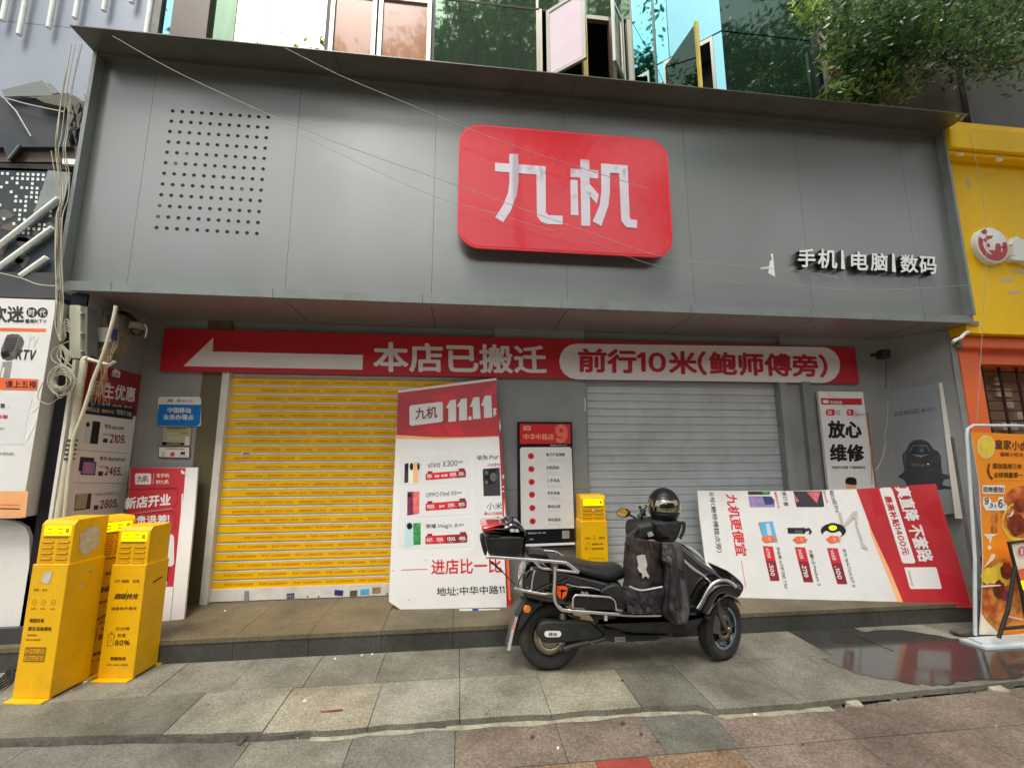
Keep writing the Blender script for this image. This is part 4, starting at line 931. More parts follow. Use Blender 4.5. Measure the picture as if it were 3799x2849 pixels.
a.pp(npl, rrect(z2_, 1640, 500, 1785, 830, 40), 'print_grey', 2); a.pp(npl, zs(z2_, [(1650, 830), (1740, 830), (1710, 1040), (1640, 1035)]), 'print_ink', 2); a.pp(npl, zs(z2_, [(1640, 860), (1690, 920), (1715, 1000), (1705, 1035), (1680, 960), (1640, 900)]), 'print_grey', 3)
a.pp(npl, zs(z2_, [(1865, 85), (1878, 85), (1862, 385), (1850, 385)]), 'poster_white', 2); a.pp(npl, zs(z1_, [(1855, 1370), (1868, 1362), (1880, 1380), (1900, 1385), (1890, 1408), (1862, 1400)]), 'poster_white', 2)
T(a, npl, z2_, '食品', 1635, 1300, 1685, 1302, 26, 'print_ink', 2); a.pp(npl, circ(z2_, 1625, 1215, 26, 62), 'print_red', 2)
a.build('print', nb)
a = MB(); a.pslab(Plane(npl.h(1000, 1900) + npl.n*0.01, npl.n), zs(z2_, [(1240, 1035), (1778, 1042), (1735, 1440), (1225, 1425)]), 0.008, 'poster_white', 'foam_edge'); a.build('lower_sheet', nb)

# ------------------------------------------------------------ pipes, boxes and cables at the left corner
pp_ = thing('conduit_pipe', (1.1, 0.1, 1.5), 'thick cream conduit pipe with striped tape wrap at the left corner', 'pipe')
z6 = zm(0, 1040, 500); z7 = zm(0, 1400, 500)
YPp = YP(-0.04)
a = MB(); path = [YPp.h(*z6(1880, 1330)), YPp.h(*z6(1800, 1395)), YPp.h(*z6(1440, 1290)), YPp.h(*z6(1385, 1310)), YPp.h(*z6(1360, 1500)), YPp.h(*z7(1310, 150)), YPp.h(*z7(1190, 1000)), YPp.h(*z7(1100, 1400)), YPp.h(*z7(1060, 1660)), YPp.h(215, 1930), YPp.h(200, 2060)]
a.tube(path[:3], 0.013, 'pipe_white', 10); a.tube(smooth_path(path[2:], 3), 0.0235, 'pipe_white', 12); a.build('pipe', pp_)
a = MB(); A, B = YPp.h(*z7(1190, 1040)), YPp.h(*z7(1138, 1340))
for i in range(5):
    c0 = A+(B-A)*(i/4.0); a.tube([c0+Vector((-0.0, 0, 0.009)), c0+Vector((0, 0, -0.004))], 0.030, 'plastic_black', 12)
    a.tube([c0+Vector((-0.028, -0.012, -0.006)), c0+Vector((0.03, -0.02, 0.012))], 0.004, 'plastic_black', 6)
a.build('tape_wrap', pp_)
pp_ = MB(); ya_ = YP(-0.09)
q = [ya_.h(*z6(1900, 420)), ya_.h(*z6(1860, 640)), ya_.h(*z6(1700, 1200)), ya_.h(*z6(1530, 1640)), ya_.h(*z7(1470, 250)), ya_.h(*z7(1350, 620)), ya_.h(*z7(1210, 1000)), ya_.h(*z7(1165, 1300)), ya_.h(*z7(1120, 1660)), ya_.h(238, 1930), ya_.h(225, 2060)]
pp_.tube(smooth_path(q, 3), 0.013, 'pipe_white', 10); tag(pp_.build('conduit_pipe'), 'thinner cream conduit pipe slanting in front of the price poster', 'pipe')
jb = thing('junction_box', (1.05, 0.1, 2.1), 'flat cream cable box hanging open in the left corner under the fascia', 'junction box')
ja = YP(-0.03)
a = MB(); a.slab([ja.h(*p) for p in rrect(z6, 1140, 405, 1318, 1275, 30, skew=0.02)], (0, -1, 0), 0.04, 'box_beige'); a.build('lid', jb, bevel=0.006)
a = MB(); a.slab([YP(-0.01).h(*z6(*p)) for p in ((1300, 440), (1435, 430), (1430, 1220), (1290, 1230))], (0, -1, 0), 0.10, 'box_side'); a.build('casing', jb)
a = MB()
for y_ in (530, 860, 1150): a.slab([YP(-0.032).h(*z6(*p)) for p in ((1300, y_-12), (1350, y_-8), (1350, y_+14), (1300, y_+12))], (0, -1, 0), 0.02, 'box_beige')
a.build('latch', jb)
mt = thing('wiring_box', (1.2, 0.3, 2.1), 'dusty open wiring box with a white card beside the cream cable box', 'electrical box')
a = MB(); a.slab([YP(0.16).h(*z6(*p)) for p in ((1450, 500), (1700, 480), (1945, 560), (1945, 1080), (1830, 1200), (1600, 1170), (1470, 1060))], (0, -1, 0), 0.12, 'dusty_shaded_plate'); a.build('plate', mt)
a = MB(); a.slab([YP(0.14).h(*z6(*p)) for p in ((1600, 770), (1800, 780), (1815, 1015), (1620, 1005))], (0, -1, 0), 0.01, 'poster_white'); a.build('card', mt)
a = MB(); a.slab([YP(0.145).h(*z6(*p)) for p in ((1830, 790), (1905, 800), (1895, 980), (1830, 960))], (0, -1, 0), 0.02, 'print_navy'); a.slab([YP(0.15).h(*z6(*p)) for p in ((1750, 560), (1850, 570), (1850, 760), (1760, 750))], (0, -1, 0), 0.02, 'brown_dark'); a.build('breaker', mt)
a = MB(); random.seed(5)
for i in range(12):
    p0 = YP(0.13).h(*z6(random.uniform(1700, 1900), random.uniform(1000, 1150))); p1 = YP(0.1).h(*z6(random.uniform(1450, 1800), random.uniform(1300, 1450))); p2 = YP(0.12).h(*z7(random.uniform(1420, 1800), random.uniform(200, 500)))
    p3 = YP(0.12).h(*z6(random.uniform(1650, 1900), random.uniform(1050, 1250)))
    a.tube(smooth_path([p0, p1, p2, p3], 6), 0.0022, random.choice(['cable_beige', 'brick_tan', 'pastry_a', 'cable_beige']), 5)
tag(a.build('thin_wires'), 'tangle of thin tan wires hanging below the wiring box over the price poster', 'wires')
cc = thing('security_camera', (1.35, 0.3, 2.3), 'round white dome camera on a dark bracket at the left end under the soffit', 'security camera')
z2b = zm(0, 700, 800); YCm = 0.25
c0 = YP(YCm).h(*z2b(1405, 1445)); a = MB(); a.lathe(c0+Vector((0, 0, 0.055)), (0, 0, -1), [(0.0, 0), (0.05, 0.0), (0.058, 0.02), (0.058, 0.055), (0.05, 0.06)], 'dusty_shaded_plate', 24); a.build('casing', cc)  # white casing painted dark for the shade it hangs in
a = MB(); a.lathe(c0, (0, 0, -1), [(0.048, 0.0), (0.044, 0.03), (0.028, 0.05), (0.0, 0.058)], 'gloss_black', 24); a.build('dome', cc)
a = MB(); a.tube([c0+Vector((0, 0, .05)), YP(YCm).h(*z2b(1330, 1300)), YP(0.4).h(*z2b(1230, 1260))], 0.018, 'plastic_black', 8); a.tube(smooth_path([c0+Vector((.05, 0, .05)), YP(YCm).h(*z2b(1505, 1440)), YP(YCm).h(*z2b(1490, 1530))], 4), 0.005, 'white_metal', 6); a.build('bracket', cc)
cc = thing('security_camera', (8.6, 0.5, 2.4), 'small black camera hanging in the right corner under the soffit', 'security camera')
zr = zm(2999, 1200, 800)
a = MB(); a.slab([YP(0.42).h(*zr(*p)) for p in ((762, 265), (845, 268), (840, 362), (755, 355))], (0, -1, 0), 0.07, 'plastic_black'); a.build('casing', cc, bevel=0.008)
a = MB(); a.tube([YP(0.46).h(*zr(760, 310)), YP(0.55).h(*zr(640, 330))], 0.02, 'plastic_black', 8); a.tube([YP(0.44).h(*zr(800, 365)), YP(0.5).h(*zr(795, 660))], 0.0035, 'plastic_black', 6); a.build('bracket', cc)
# vertical cable bundle with coil
cb = thing('cable_bundle', (1.0, -0.06, 1.5), 'bundle of loose beige cables running down the left end of the fascia into a coil', 'cables')
yq = YP(-0.12)
z1c = zm(0, 0, 1000); random.seed(3)
base = [z1c(612, 365), z1c(560, 640), z1c(530, 850), z1c(500, 1100), z1c(485, 1240), z1c(510, 1450), z1c(515, 1640), z2b(600, 300), z2b(590, 700), z2b(600, 1000), z2b(605, 1200), z2b(590, 1400), z2b(620, 1560)]
for s_ in range(9):
    a = MB(); pts = []
    o = random.uniform(-14, 16)
    for i, (u, v) in enumerate(base):
        spread = 1.0 if i > 5 else 1.6+0.5*(s_ % 3)
        if i == len(base)-1: spread = 0.3
        pts.append(YP(-0.10-random.uniform(0, 0.05)).h(u+o*spread+random.uniform(-3, 3), v))
    if s_ > 4: pts = pts[random.choice([4, 6, 7]):]
    a.tube(smooth_path(pts, 4), 0.0026 if s_ % 3 else 0.0036, 'cable_beige' if s_ != 2 else 'cable_grey', 6); a.build('cable', cb)
a = MB(); cx, cy = z6(1010, 1530+110); 
for i in range(36):
    rx, ry_ = random.uniform(22, 52), random.uniform(24, 60); ph = random.uniform(0, 6.28); n_ = 22; yy = -0.10-random.uniform(0, 0.06); ox, oy = random.uniform(-6, 8), random.uniform(-8, 10)
    a.tube([YP(yy).h(cx+ox+rx*math.cos(ph+2*math.pi*j/n_), cy+oy+ry_*math.sin(ph+2*math.pi*j/n_)) for j in range(n_+1)], 0.0026, random.choice(['cable_beige', 'cable_beige', 'cable_grey']), 5, cap=False)
a.build('coil', cb)
a = MB()
for i in range(9):
    u0, v0 = z6(1010+random.uniform(-20, 20), 1060); p = [yq.h(u0, v0), yq.h(*z6(random.uniform(850, 1180), 1250)), yq.h(*z6(random.uniform(880, 1180), random.uniform(1400, 1500)))]
    a.tube(smooth_path(p, 5), 0.0038, 'cable_beige', 5)
for i in range(5):
    p = [yq.h(*z6(1000, 1000)), yq.h(*z6(1010+i*16, 820+i*30)), yq.h(*z6(1080, 640+i*45)), yq.h(*z6(1150, 700+i*40))]; a.tube(smooth_path(p, 6), 0.0035, 'cable_beige', 5)
p = [yq.h(*z6(1150, 990)), yq.h(*z6(900, 1120)), yq.h(*z6(840, 1250)), yq.h(*z6(900, 1340)), yq.h(*z6(1060, 1390)), yq.h(*z6(1100, 1230)), yq.h(*z6(1020, 1080))]
a.tube(smooth_path(p, 6), 0.0035, 'cable_beige', 5)
p = [yq.h(*z7(1010, 290)), yq.h(*z7(900, 390)), yq.h(*z7(780, 440)), yq.h(*z7(620, 330)), yq.h(*z7(700, 80))]; a.tube(smooth_path(p, 6), 0.003, 'cable_beige', 5)
a.build('loose_loops', cb)
# long thin wires across the fascia
def wire(label, pts, y, r=0.0024, m='cable_grey'):
    a = MB(); a.tube(smooth_path([YP(yy).h(u, v) for (u, v), yy in zip(pts, y)], 8), r, m, 5); tag(a.build('overhead_wire'), label, 'wire', 'thin wires strung across the fascia')
wire('thin grey wire slanting across the red logo sign', [(418, 135), (700, 290), (1200, 510), (1700, 690), (2180, 860), (2500, 960), (3000, 1010), (3240, 1072)], [-.34, -.30, -.25, -.22, -.2, -.2, -.2, -.16])
wire('thin grey wire crossing the lower half of the red logo sign', [(990, 440), (1300, 590), (1610, 728), (1860, 800), (2200, 900), (2420, 982), (2800, 1060)], [-.2]*7, 0.0018)
wire('thin sagging wire below the small white characters', [(2880, 1050), (3150, 1075), (3400, 1070), (3590, 1058)], [-.2]*4, 0.0018)
wire('thin wire rising to the top edge of the fascia right of the brown windows', [(1055, 178), (1260, 280), (1500, 380), (1900, 540), (2400, 700)], [-.32, -.3, -.28, -.25, -.2], 0.0026)
wire('wire sagging over the black panel band left of the fascia', [(-60, 1000), (70, 1030), (140, 1055), (215, 1062)], [-.05]*4, 0.004, 'cable_beige')
wire('thin wire hanging in front of the yellow shop', [(3600, 500), (3640, 700), (3660, 900), (3640, 1300), (3625, 1560)], [-.2]*5, 0.0022)

# ------------------------------------------------------------ tall leaning sale board
tb = thing('sale_board', (4.0, 0.3, ZSTEP), 'tall white and red sale poster board with a broken corner leaning beside the yellow shutter', 'poster board')
tpl = P3((3.582, 0.326, ZSTEP), (4.508, 0.266, ZSTEP), tuple(Y(1478, 1448, 0.62)))
z2, z3 = zm(1400, 1350, 800), zm(1400, 1800, 800)
def bend(mb, pl, pts, th, m, me): mb.slab([pl.h(u, v) for u, v in pts], pl.n, th, m, me)
a = MB(); outl = [z2(215, 272), z2(1222, 143), z2(1228, 420), z2(1248, 760), z2(1275, 1300), z3(1290, 400), z3(1312, 900), z3(1328, 1250), z3(235, 1272), z3(118, 1190), z3(150, 400), z2(190, 740)]
bend(a, tpl, outl, 0.022, 'poster_white', 'foam_edge'); a.build('board', tb)
a = MB()
a.pp(tpl, [z2(213, 297), z2(1222, 168), z2(1228, 420), z2(1246, 740), z2(900, 750), z2(600, 752), z2(194, 728)], 'print_red2', 1)
a.pp(tpl, zs(z2, [(194, 728), (600, 752), (900, 750), (1246, 740), (1247, 748), (900, 762), (600, 772), (193, 765)]), 'print_peach', 1)
for q in ([(560, 330), (760, 290), (840, 360), (760, 440), (600, 430)], [(480, 640), (640, 620), (700, 740), (560, 735)], [(660, 620), (840, 600), (900, 735), (740, 742)], [(1060, 300), (1222, 200), (1222, 300), (1120, 330)]): a.pp(tpl, zs(z2, q), 'print_red', 2)
a.pp(tpl, [z2(*p) for p in ((345, 425), (655, 388), (672, 400), (672, 580), (655, 595), (348, 634), (330, 620), (328, 445))], 'poster_white', 3)
T(a, tpl, z2, '九机', 388, 572, 615, 552, 120, 'print_darkred', 4, .03)
for q in ([(703, 455), (735, 395), (750, 372), (808, 365), (808, 588), (728, 596), (728, 452)], [(815, 440), (845, 385), (858, 358), (918, 352), (920, 575), (838, 583), (838, 438)], [(932, 540), (965, 537), (968, 572), (934, 576)], [(948, 440), (975, 375), (985, 345), (1045, 338), (1060, 560), (980, 568), (978, 438)], [(1062, 430), (1090, 360), (1100, 328), (1168, 322), (1178, 548), (1095, 556), (1092, 428)]): a.pp(tpl, zs(z2, q), 'poster_white', 3)
T(a, tpl, z2, '享', 1185, 540, 1224, 535, 90, 'poster_white', 3, .05)
def phone(pts, m, cam_=None, cm='print_black', z=z2, lay=2):
    a.pp(tpl, zs(z, pts), m, lay)
    if cam_: a.pp(tpl, circ(z, *cam_), cm, lay+1)
a.pp(tpl, zs(z2, [(240, 955), (955, 925), (960, 1215), (230, 1245)]), 'print_card', 1); a.pp(tpl, zs(z2, [(235, 1270), (960, 1230), (960, 1545), (225, 1580)]), 'print_card', 1); a.pp(tpl, zs(z3, [(215, 345), (965, 325), (970, 630), (215, 660)]), 'print_card', 1); a.pp(tpl, zs(z2, [(985, 920), (1250, 905), (1275, 1355), (985, 1370)]), 'print_card', 1); a.pp(tpl, zs(z3, [(990, 130), (1278, 105), (1295, 660), (990, 670)]), 'print_card', 1)
phone([(280, 1025), (320, 1015), (318, 1215), (276, 1220)], 'print_ink', (300, 1060, 18, 40)); phone([(320, 1010), (365, 1005), (360, 1225), (314, 1232)], 'print_cream', (350, 1052, 18, 38)); phone([(372, 1010), (416, 1005), (416, 1222), (370, 1212)], 'print_peach'); phone([(418, 1012), (452, 1016), (450, 1205), (416, 1205)], 'print_grey', (422, 1052, 12, 36))
T(a, tpl, z2, 'vivo X300', 515, 1068, 822, 1045, 64, 'print_ink', 2, .02); T(a, tpl, z2, '系列', 832, 1018, 878, 1014, 22, 'print_ink', 2, .01)
def tagbar(z, x0, y0, x1, y1, h, xs_, txts, split):
    a.pp(tpl, zs(z, [(x0+8, y0), (x1-8, y1), (x1, y1+8), (x1, y1+h-8), (x1-8, y1+h), (x0+8, y0+h), (x0, y0+h-8), (x0, y0+8)]), 'print_red', 2)
    f = (split-x0)/(x1-x0); a.pp(tpl, zs(z, [(split, y0+(y1-y0)*f), (x1-8, y1), (x1, y1+8), (x1, y1+h-8), (x1-8, y1+h), (split, y0+(y1-y0)*f+h)]), 'print_darkred', 3)
    a.pp(tpl, zs(z, [(x0+20, y0-20), (x0+70, y0-24), (x0+70, y0-1), (x0+20, y0+1)]), 'print_darkred', 2); a.pp(tpl, zs(z, [(x1-75, y1-18), (x1-12, y1-22), (x1-12, y1+1), (x1-75, y1+3)]), 'print_darkred', 2)
    for (xa, xb), tx, hh in zip(xs_, txts, [0]*9):
        yy = lambda x: y0+(y1-y0)*(x-x0)/(x1-x0)+h*0.72
        T(a, tpl, z, tx, xa, yy(xa), xb, yy(xb), 38 if tx[0].isdigit() else 26, 'white_letter', 4, .045)
        if tx[0].isdigit(): a.pp(tpl, zs(z, [(xa+20, yy(xa)+10), (xb-20, yy(xb)+10), (xb-20, yy(xb)+14), (xa+20, yy(xa)+14)]), 'print_peach', 4)
tagbar(z2, 494, 1122, 908, 1090, 70, [(508, 562), (588, 636), (655, 720), (745, 812), (832, 892)], ['399.', '延保', '电池保', '800.', '300.'], 820)
phone([(308, 1312), (366, 1308), (366, 1545), (305, 1554)], 'print_wine', (328, 1345, 16, 24)); phone([(366, 1310), (432, 1306), (430, 1532), (364, 1548)], 'print_pink')
T(a, tpl, z2, 'OPPO Find X9', 500, 1368, 812, 1345, 48, 'print_ink', 2, .01); T(a, tpl, z2, '系列', 820, 1332, 865, 1330, 22, 'print_ink', 2, .01)
tagbar(z2, 494, 1428, 915, 1398, 78, [(508, 592), (632, 690), (722, 795), (830, 902)], ['1000.', '送1年', '299.', '300.'], 820)
phone([(285, 378), (366, 374), (364, 628), (278, 634)], 'print_mint', (330, 418, 28, 34), z=z3); phone([(368, 388), (444, 384), (444, 606), (370, 612)], 'print_green', z=z3)
T(a, tpl, z3, '荣耀 Magic 8', 498, 450, 824, 438, 52, 'print_ink', 2, .01); T(a, tpl, z3, '系列', 836, 418, 884, 415, 22, 'print_ink', 2, .01)
tagbar(z3, 492, 518, 922, 498, 86, [(505, 575), (608, 680), (715, 805), (836, 910)], ['697.', '500.', '1300.', '498.'], 700)
T(a, tpl, z2, '华为 Pur', 1022, 990, 1250, 978, 52, 'print_ink', 2, .03); T(a, tpl, z2, '价低官网', 1128, 1052, 1256, 1048, 32, 'print_red', 2, .01)
a.pp(tpl, zs(z2, [(1085, 1075), (1255, 1062), (1262, 1350), (1090, 1355), (1080, 1100)]), 'print_ink', 2); a.pp(tpl, zs(z2, [(1098, 1085), (1220, 1075), (1222, 1180), (1200, 1225), (1110, 1240), (1098, 1220)]), 'print_black', 3); a.pp(tpl, circ(z2, 1190, 1160, 36, 46), 'cast_grey', 4); a.pp(tpl, circ(z2, 1120, 1115, 20, 22), 'cast_grey', 4); a.pp(tpl, circ(z2, 1120, 1212, 18, 22), 'cast_grey', 4)
T(a, tpl, z3, '小米', 1122, 252, 1280, 246, 76, 'print_ink', 2, .0); T(a, tpl, z3, '享以旧换新', 1095, 308, 1284, 304, 36, 'print_red', 2, .01)
a.pp(tpl, rrect(z3, 1188, 335, 1284, 395, 14), 'box_side', 2); a.pp(tpl, circ(z3, 1222, 352, 12), 'print_black', 3); a.pp(tpl, circ(z3, 1255, 352, 12), 'print_black', 3); a.pp(tpl, zs(z3, [(1095, 365), (1180, 360), (1182, 400), (1095, 405)]), 'print_purple', 2); a.pp(tpl, circ(z3, 1130, 385, 12), 'print_wine', 3)
T(a, tpl, z3, '进店比一比', 552, 915, 1272, 895, 155, 'print_red', 2, .02)
a.pp(tpl, zs(z3, [(248, 864), (515, 855), (515, 861), (248, 870)]), 'print_red', 2)
T(a, tpl, z3, '地址:中华中路11', 608, 1132, 1306, 1110, 88, 'print_ink', 2, .01)
random.seed(9)
for i in range(26): u, v = z3(150+random.random()**2*700, random.uniform(380, 1240)); rr = random.uniform(0.4, 1.6); a.pp(tpl, [(u-rr, v-rr*1.4), (u+rr, v-rr), (u+rr, v+rr*1.5), (u-rr, v+rr)], 'print_ink', 2)
a.build('print', tb)
# second board just behind its right edge
b2 = thing('sale_board', (4.45, 0.36, ZSTEP), 'red edged white board mostly hidden behind the tall leaning sale board', 'poster board')
bp4 = Plane(tpl.h(1800, 1900) - tpl.n*0.03, tpl.n)
a = MB(); oo = [z2(1180, 380), z2(1245, 420), z2(1262, 640), z2(1290, 1100), z2(1322, 1550), z3(1330, 600), z3(1352, 780), z3(1374, 1248), z3(1280, 1262), z3(1250, 600)]
a.pslab(bp4, oo, 0.015, 'print_red2', 'poster_white'); a.build('board', b2)
a = MB(); a.pp(bp4, [z2(1252, 560), z2(1266, 640), z2(1262, 700), z2(1250, 640)], 'print_cream'); a.pp(bp4, [z2(1290, 1395), z2(1308, 1370), z2(1324, 1600), z3(1330, 600), z3(1348, 780), z3(1368, 1180), z3(1345, 1170), z3(1300, 400)], 'print_orange', 1); a.pp(bp4, [z2(1300, 1420), z2(1316, 1560), z2(1318, 1620), z2(1300, 1620)], 'poster_white', 2)
for y_ in (1140, 1160, 1255, 1300): a.pp(bp4, zs(z2, [(1280, y_), (1300, y_-2), (1302, y_+10), (1282, y_+12)]), 'print_cream', 2)
a.build('print', b2)
fs2 = MB(); p_ = P3((3.9, 0.24, ZSTEP), (4.4, 0.22, ZSTEP), (3.9, 0.27, ZSTEP+0.1)); fs2.slab([p_.h(*z3(*q)) for q in ((842, 1268), (1258, 1266), (1262, 1308), (842, 1320))], p_.n, 0.02, 'poster_white'); o = fs2.build('foam_strip')
bt = MB(); bt.pp(p_, zs(z3, [(975, 1264), (1038, 1266), (1036, 1308), (972, 1306)]), 'blue_tape'); bt.build('blue_tape', o)
tag(o, 'white foam strip with blue tape under the tall leaning sale board', 'foam strip')

# ------------------------------------------------------------ framed light box on the pillar
lx_ = thing('menu_light_box', (4.9, 0.62, 0.55), 'black framed service light box with a red header on the grey centre pillar', 'light box')
lpl = YP(0.60)
a = MB(); cc_ = [lpl.h(*z2(*p)) for p in ((1438, 592), (1993, 592))] + [lpl.h(*z3(2028, 632)), lpl.h(*z3(1530, 640))]
x0 = (cc_[0].x); x1 = (cc_[1].x+cc_[2].x)/2; z1 = cc_[0].z; z0 = cc_[2].z
a.box(x0, x1, 0.60, 0.655, z0, z1, 'black_frame'); a.build('frame', lx_, bevel=0.003)
a = MB(); a.pp(lpl, zs(z2, [(1462, 615), (1980, 617), (1984, 815), (1462, 820)]), 'print_red', 1)
a.pp(lpl, [z2(1480, 855), z2(1975, 852), z2(1992, 870), z3(2020, 440), z3(1475, 455), z2(1463, 870)], 'poster_white', 1)
a.pp(lpl, zs(z3, [(1480, 462), (2024, 452), (2026, 580), (1510, 596)]), 'print_black', 1); a.pp(lpl, zs(z3, [(1500, 602), (2026, 584), (2026, 608), (1500, 628)]), 'white_letter', 2)
a.pp(lpl, rrect(z2, 1498, 636, 1572, 680, 8), 'print_peach', 2); T(a, lpl, z2, '九机', 1512, 670, 1558, 668, 24, 'print_darkred', 3, .03)
T(a, lpl, z2, '中华中路店', 1500, 778, 1810, 778, 62, 'print_peach', 3, .02); T(a, lpl, z2, '9', 1822, 812, 1955, 812, 196, 'print_salmon', 2, .09)
T(a, lpl, z2, '营业时间 09:00-22:00', 1776, 842, 1942, 840, 16, 'print_grey', 3)
zl2 = lambda x, y: (1400+x*800/2212., 1350+y*800/2212.)
for (y_, s, w_, sub) in ((945, '电子产品销售', 190, 2), (1078, '旧机回收', 132, 2), (1210, '二手良品', 130, 2), (1340, '手机快修', 130, 2), (1476, '移动业务', 132, 1), (1612, '手机服务', 132, 1)):
    dx = (y_-945)*0.026
    a.pp(lpl, circ(z2, 1576+dx, y_, 31), 'print_red', 2); a.pp(lpl, circ(z2, 1576+dx, y_, 12, n=6), 'print_darkred', 3)
    T(a, lpl, z2, s, 1732+dx, y_+2, 1732+dx+w_, y_+1, 34, 'print_ink', 2, .02)
    for j in range(sub): a.pp(lpl, zs(z2, [(1736+dx, y_+26+j*22), (1736+dx+w_*(1.25 if j else .9), y_+25+j*22), (1736+dx+w_*(1.25 if j else .9), y_+35+j*22), (1736+dx, y_+36+j*22)]), 'print_midgrey' if 0 else 'print_grey', 2)
T(a, lpl, z3, '售后电话:400-008-0000', 1545, 500, 1730, 494, 18, 'print_grey', 2); T(a, lpl, z3, '投诉电话', 1560, 562, 1600, 560, 16, 'print_grey', 2)
a.pp(lpl, zs(z3, [(1895, 465), (1970, 464), (1970, 545), (1895, 546)]), 'print_midgrey', 2)
a.build('print', lx_)

# ------------------------------------------------------------ yellow power bank cabinets
def cabinet(A, B, depth, H, label, base_z=0.0, variant=0, name='charging_cabinet'):
    A, B = Vector((A[0], A[1], base_z)), Vector((B[0], B[1], base_z)); ex = (B-A).normalized(); W_ = (B-A).length; ey = Vector((-ex.y, ex.x, 0)); ez = Vector((0, 0, 1))
    t = thing(name, (A+B)/2+ey*depth/2, label, 'charging cabinet', 'yellow power bank cabinets')
    def P(a, b, c): return A+ex*a+ey*b+ez*c
    def bx(mb, a0, a1, b0, b1, c0, c1, m): mb.obox(P((a0+a1)/2, (b0+b1)/2, (c0+c1)/2), ex*(a1-a0)/2, ey*(b1-b0)/2, ez*(c1-c0)/2, m)
    hz = H*0.745
    mb = MB(); bx(mb, 0, W_, 0, depth, 0.012, hz, 'cab_yellow'); mb.build('body', t, bevel=0.005)
    mb = MB()       # head with sloping top
    i = 0.009
    pts = [(i+0.004, hz), (depth-0.006, hz), (depth-0.006, H), (0.035, H-0.002), (i+0.004, H-0.028)]
    va = [P(i, b, c) for b, c in pts]; vb = [P(W_-i, b, c) for b, c in pts]; n = len(pts)
    mb.add(va, [tuple(range(n))], 'cab_yellow'); mb.add(vb, [tuple(reversed(range(n)))], 'cab_yellow'); mb.add(va+vb, [(k, (k+1) % n, n+(k+1) % n, n+k) for k in range(n)], 'cab_yellow')
    mb.build('head', t, bevel=0.006)
    fy = i+0.0035
    def fq(mb, a0, a1, c0, c1, m, off=0.001, y=None): y = fy if y is None else y; mb.poly([P(a0, y-off, c0), P(a1, y-off, c0), P(a1, y-off, c1), P(a0, y-off, c1)], m)
    mb = MB(); s0, s1 = W_*0.14, W_*0.88; sz1 = H-0.036; sz0 = sz1-0.058
    bx(mb, s0, s1, fy-0.003, fy, sz0, sz1, 'glow_yellow'); so = mb.build('glow_sticker', t)  # a sticker with added glow, not a lit display
    mb = MB()
    for k_, (a0, a1) in enumerate(((.22, .36), (.52, .66))):
        for q in range(2): fq(mb, W_*a0, W_*a1, sz0+0.012+q*0.022, sz0+0.020+q*0.022, 'cab_orange', 0.0035)
    fq(mb, W_*.74, W_*.84, sz0+0.014, sz0+0.044, 'cab_orange', 0.0035); mb.build('glow_sticker_print', so)
    mb = MB(); fq(mb, s0, s1-0.01, sz0-0.017, sz0-0.006, 'ink_light'); mb.build('light_strip', t)
    z_ = sz0-0.026
    for r_ in range(5):
        for c0 in (0.11, 0.54):
            mb = MB(); a0, a1 = W_*c0, W_*(c0+0.34); zc = z_-r_*0.0335; hh = 0.0088
            ring = []; inn = []
            for k in range(16):
                q = 2*math.pi*k/16; cx = (a1-hh if math.cos(q) > 0 else a0+hh); ring.append((cx+hh*1.15*math.cos(q), zc-0.012+hh*1.15*math.sin(q))); inn.append((cx+hh*.62*math.cos(q), zc-0.012+hh*.62*math.sin(q)))
            ro = [P(p[0], fy-0.0045, p[1]) for p in ring]; ri = [P(p[0], fy-0.0015, p[1]) for p in inn]; r0 = [P(p[0], fy+0.001, p[1]) for p in ring]
            ri = [P(p[0], fy-0.005, p[1]) for p in inn]; ro = [P(p[0], fy-0.001, p[1]) for p in ring]
            mb.add(ro, [tuple(range(16))], 'slot_shade'); mb.add(ri+r0, [tuple(range(16))], 'cab_yellow'); rb = [P(p[0], fy, p[1]) for p in inn]; mb.add(ri+rb, [(k, (k+1) % 16, 16+(k+1) % 16, 16+k) for k in range(16)], 'cab_yellow'); mb.build('power_bank_slot', t)
    if name == 'charging_cabinet' and base_z == 0:
        mb = MB(); bx(mb, -0.0, W_, -0.045, 0.02, 0.0, 0.012, 'cab_yellow'); mb.build('foot_plate', t, bevel=0.003)
    # printing on the lower front
    mb = MB()
    def tx(s, x0, x1, zc, h, m='cab_ink', bold=0.02, it=0.0):
        g, fs, _ = glyphs(s, bold); o = P(W_*x0, -0.0012, zc-h/2); X = ex*(W_*(x1-x0)); Z = ez*h + ex*it
        mb.add([o+X*p+Z*q-ey*e for p, q, e in g], fs, m)
    def ln(pts, m='cab_ink', wd=0.0012):
        for (a0, c0), (a1, c1) in zip(pts, pts[1:]):
            d = Vector((a1-a0, c1-c0)); 
            if d.length < 1e-6: continue
            d.normalize(); nx, nz = -d.y*wd, d.x*wd
            mb.poly([P(a0+nx, -0.0012, c0+nz), P(a1+nx, -0.0012, c1+nz), P(a1-nx, -0.0012, c1-nz), P(a0-nx, -0.0012, c0-nz)], m)
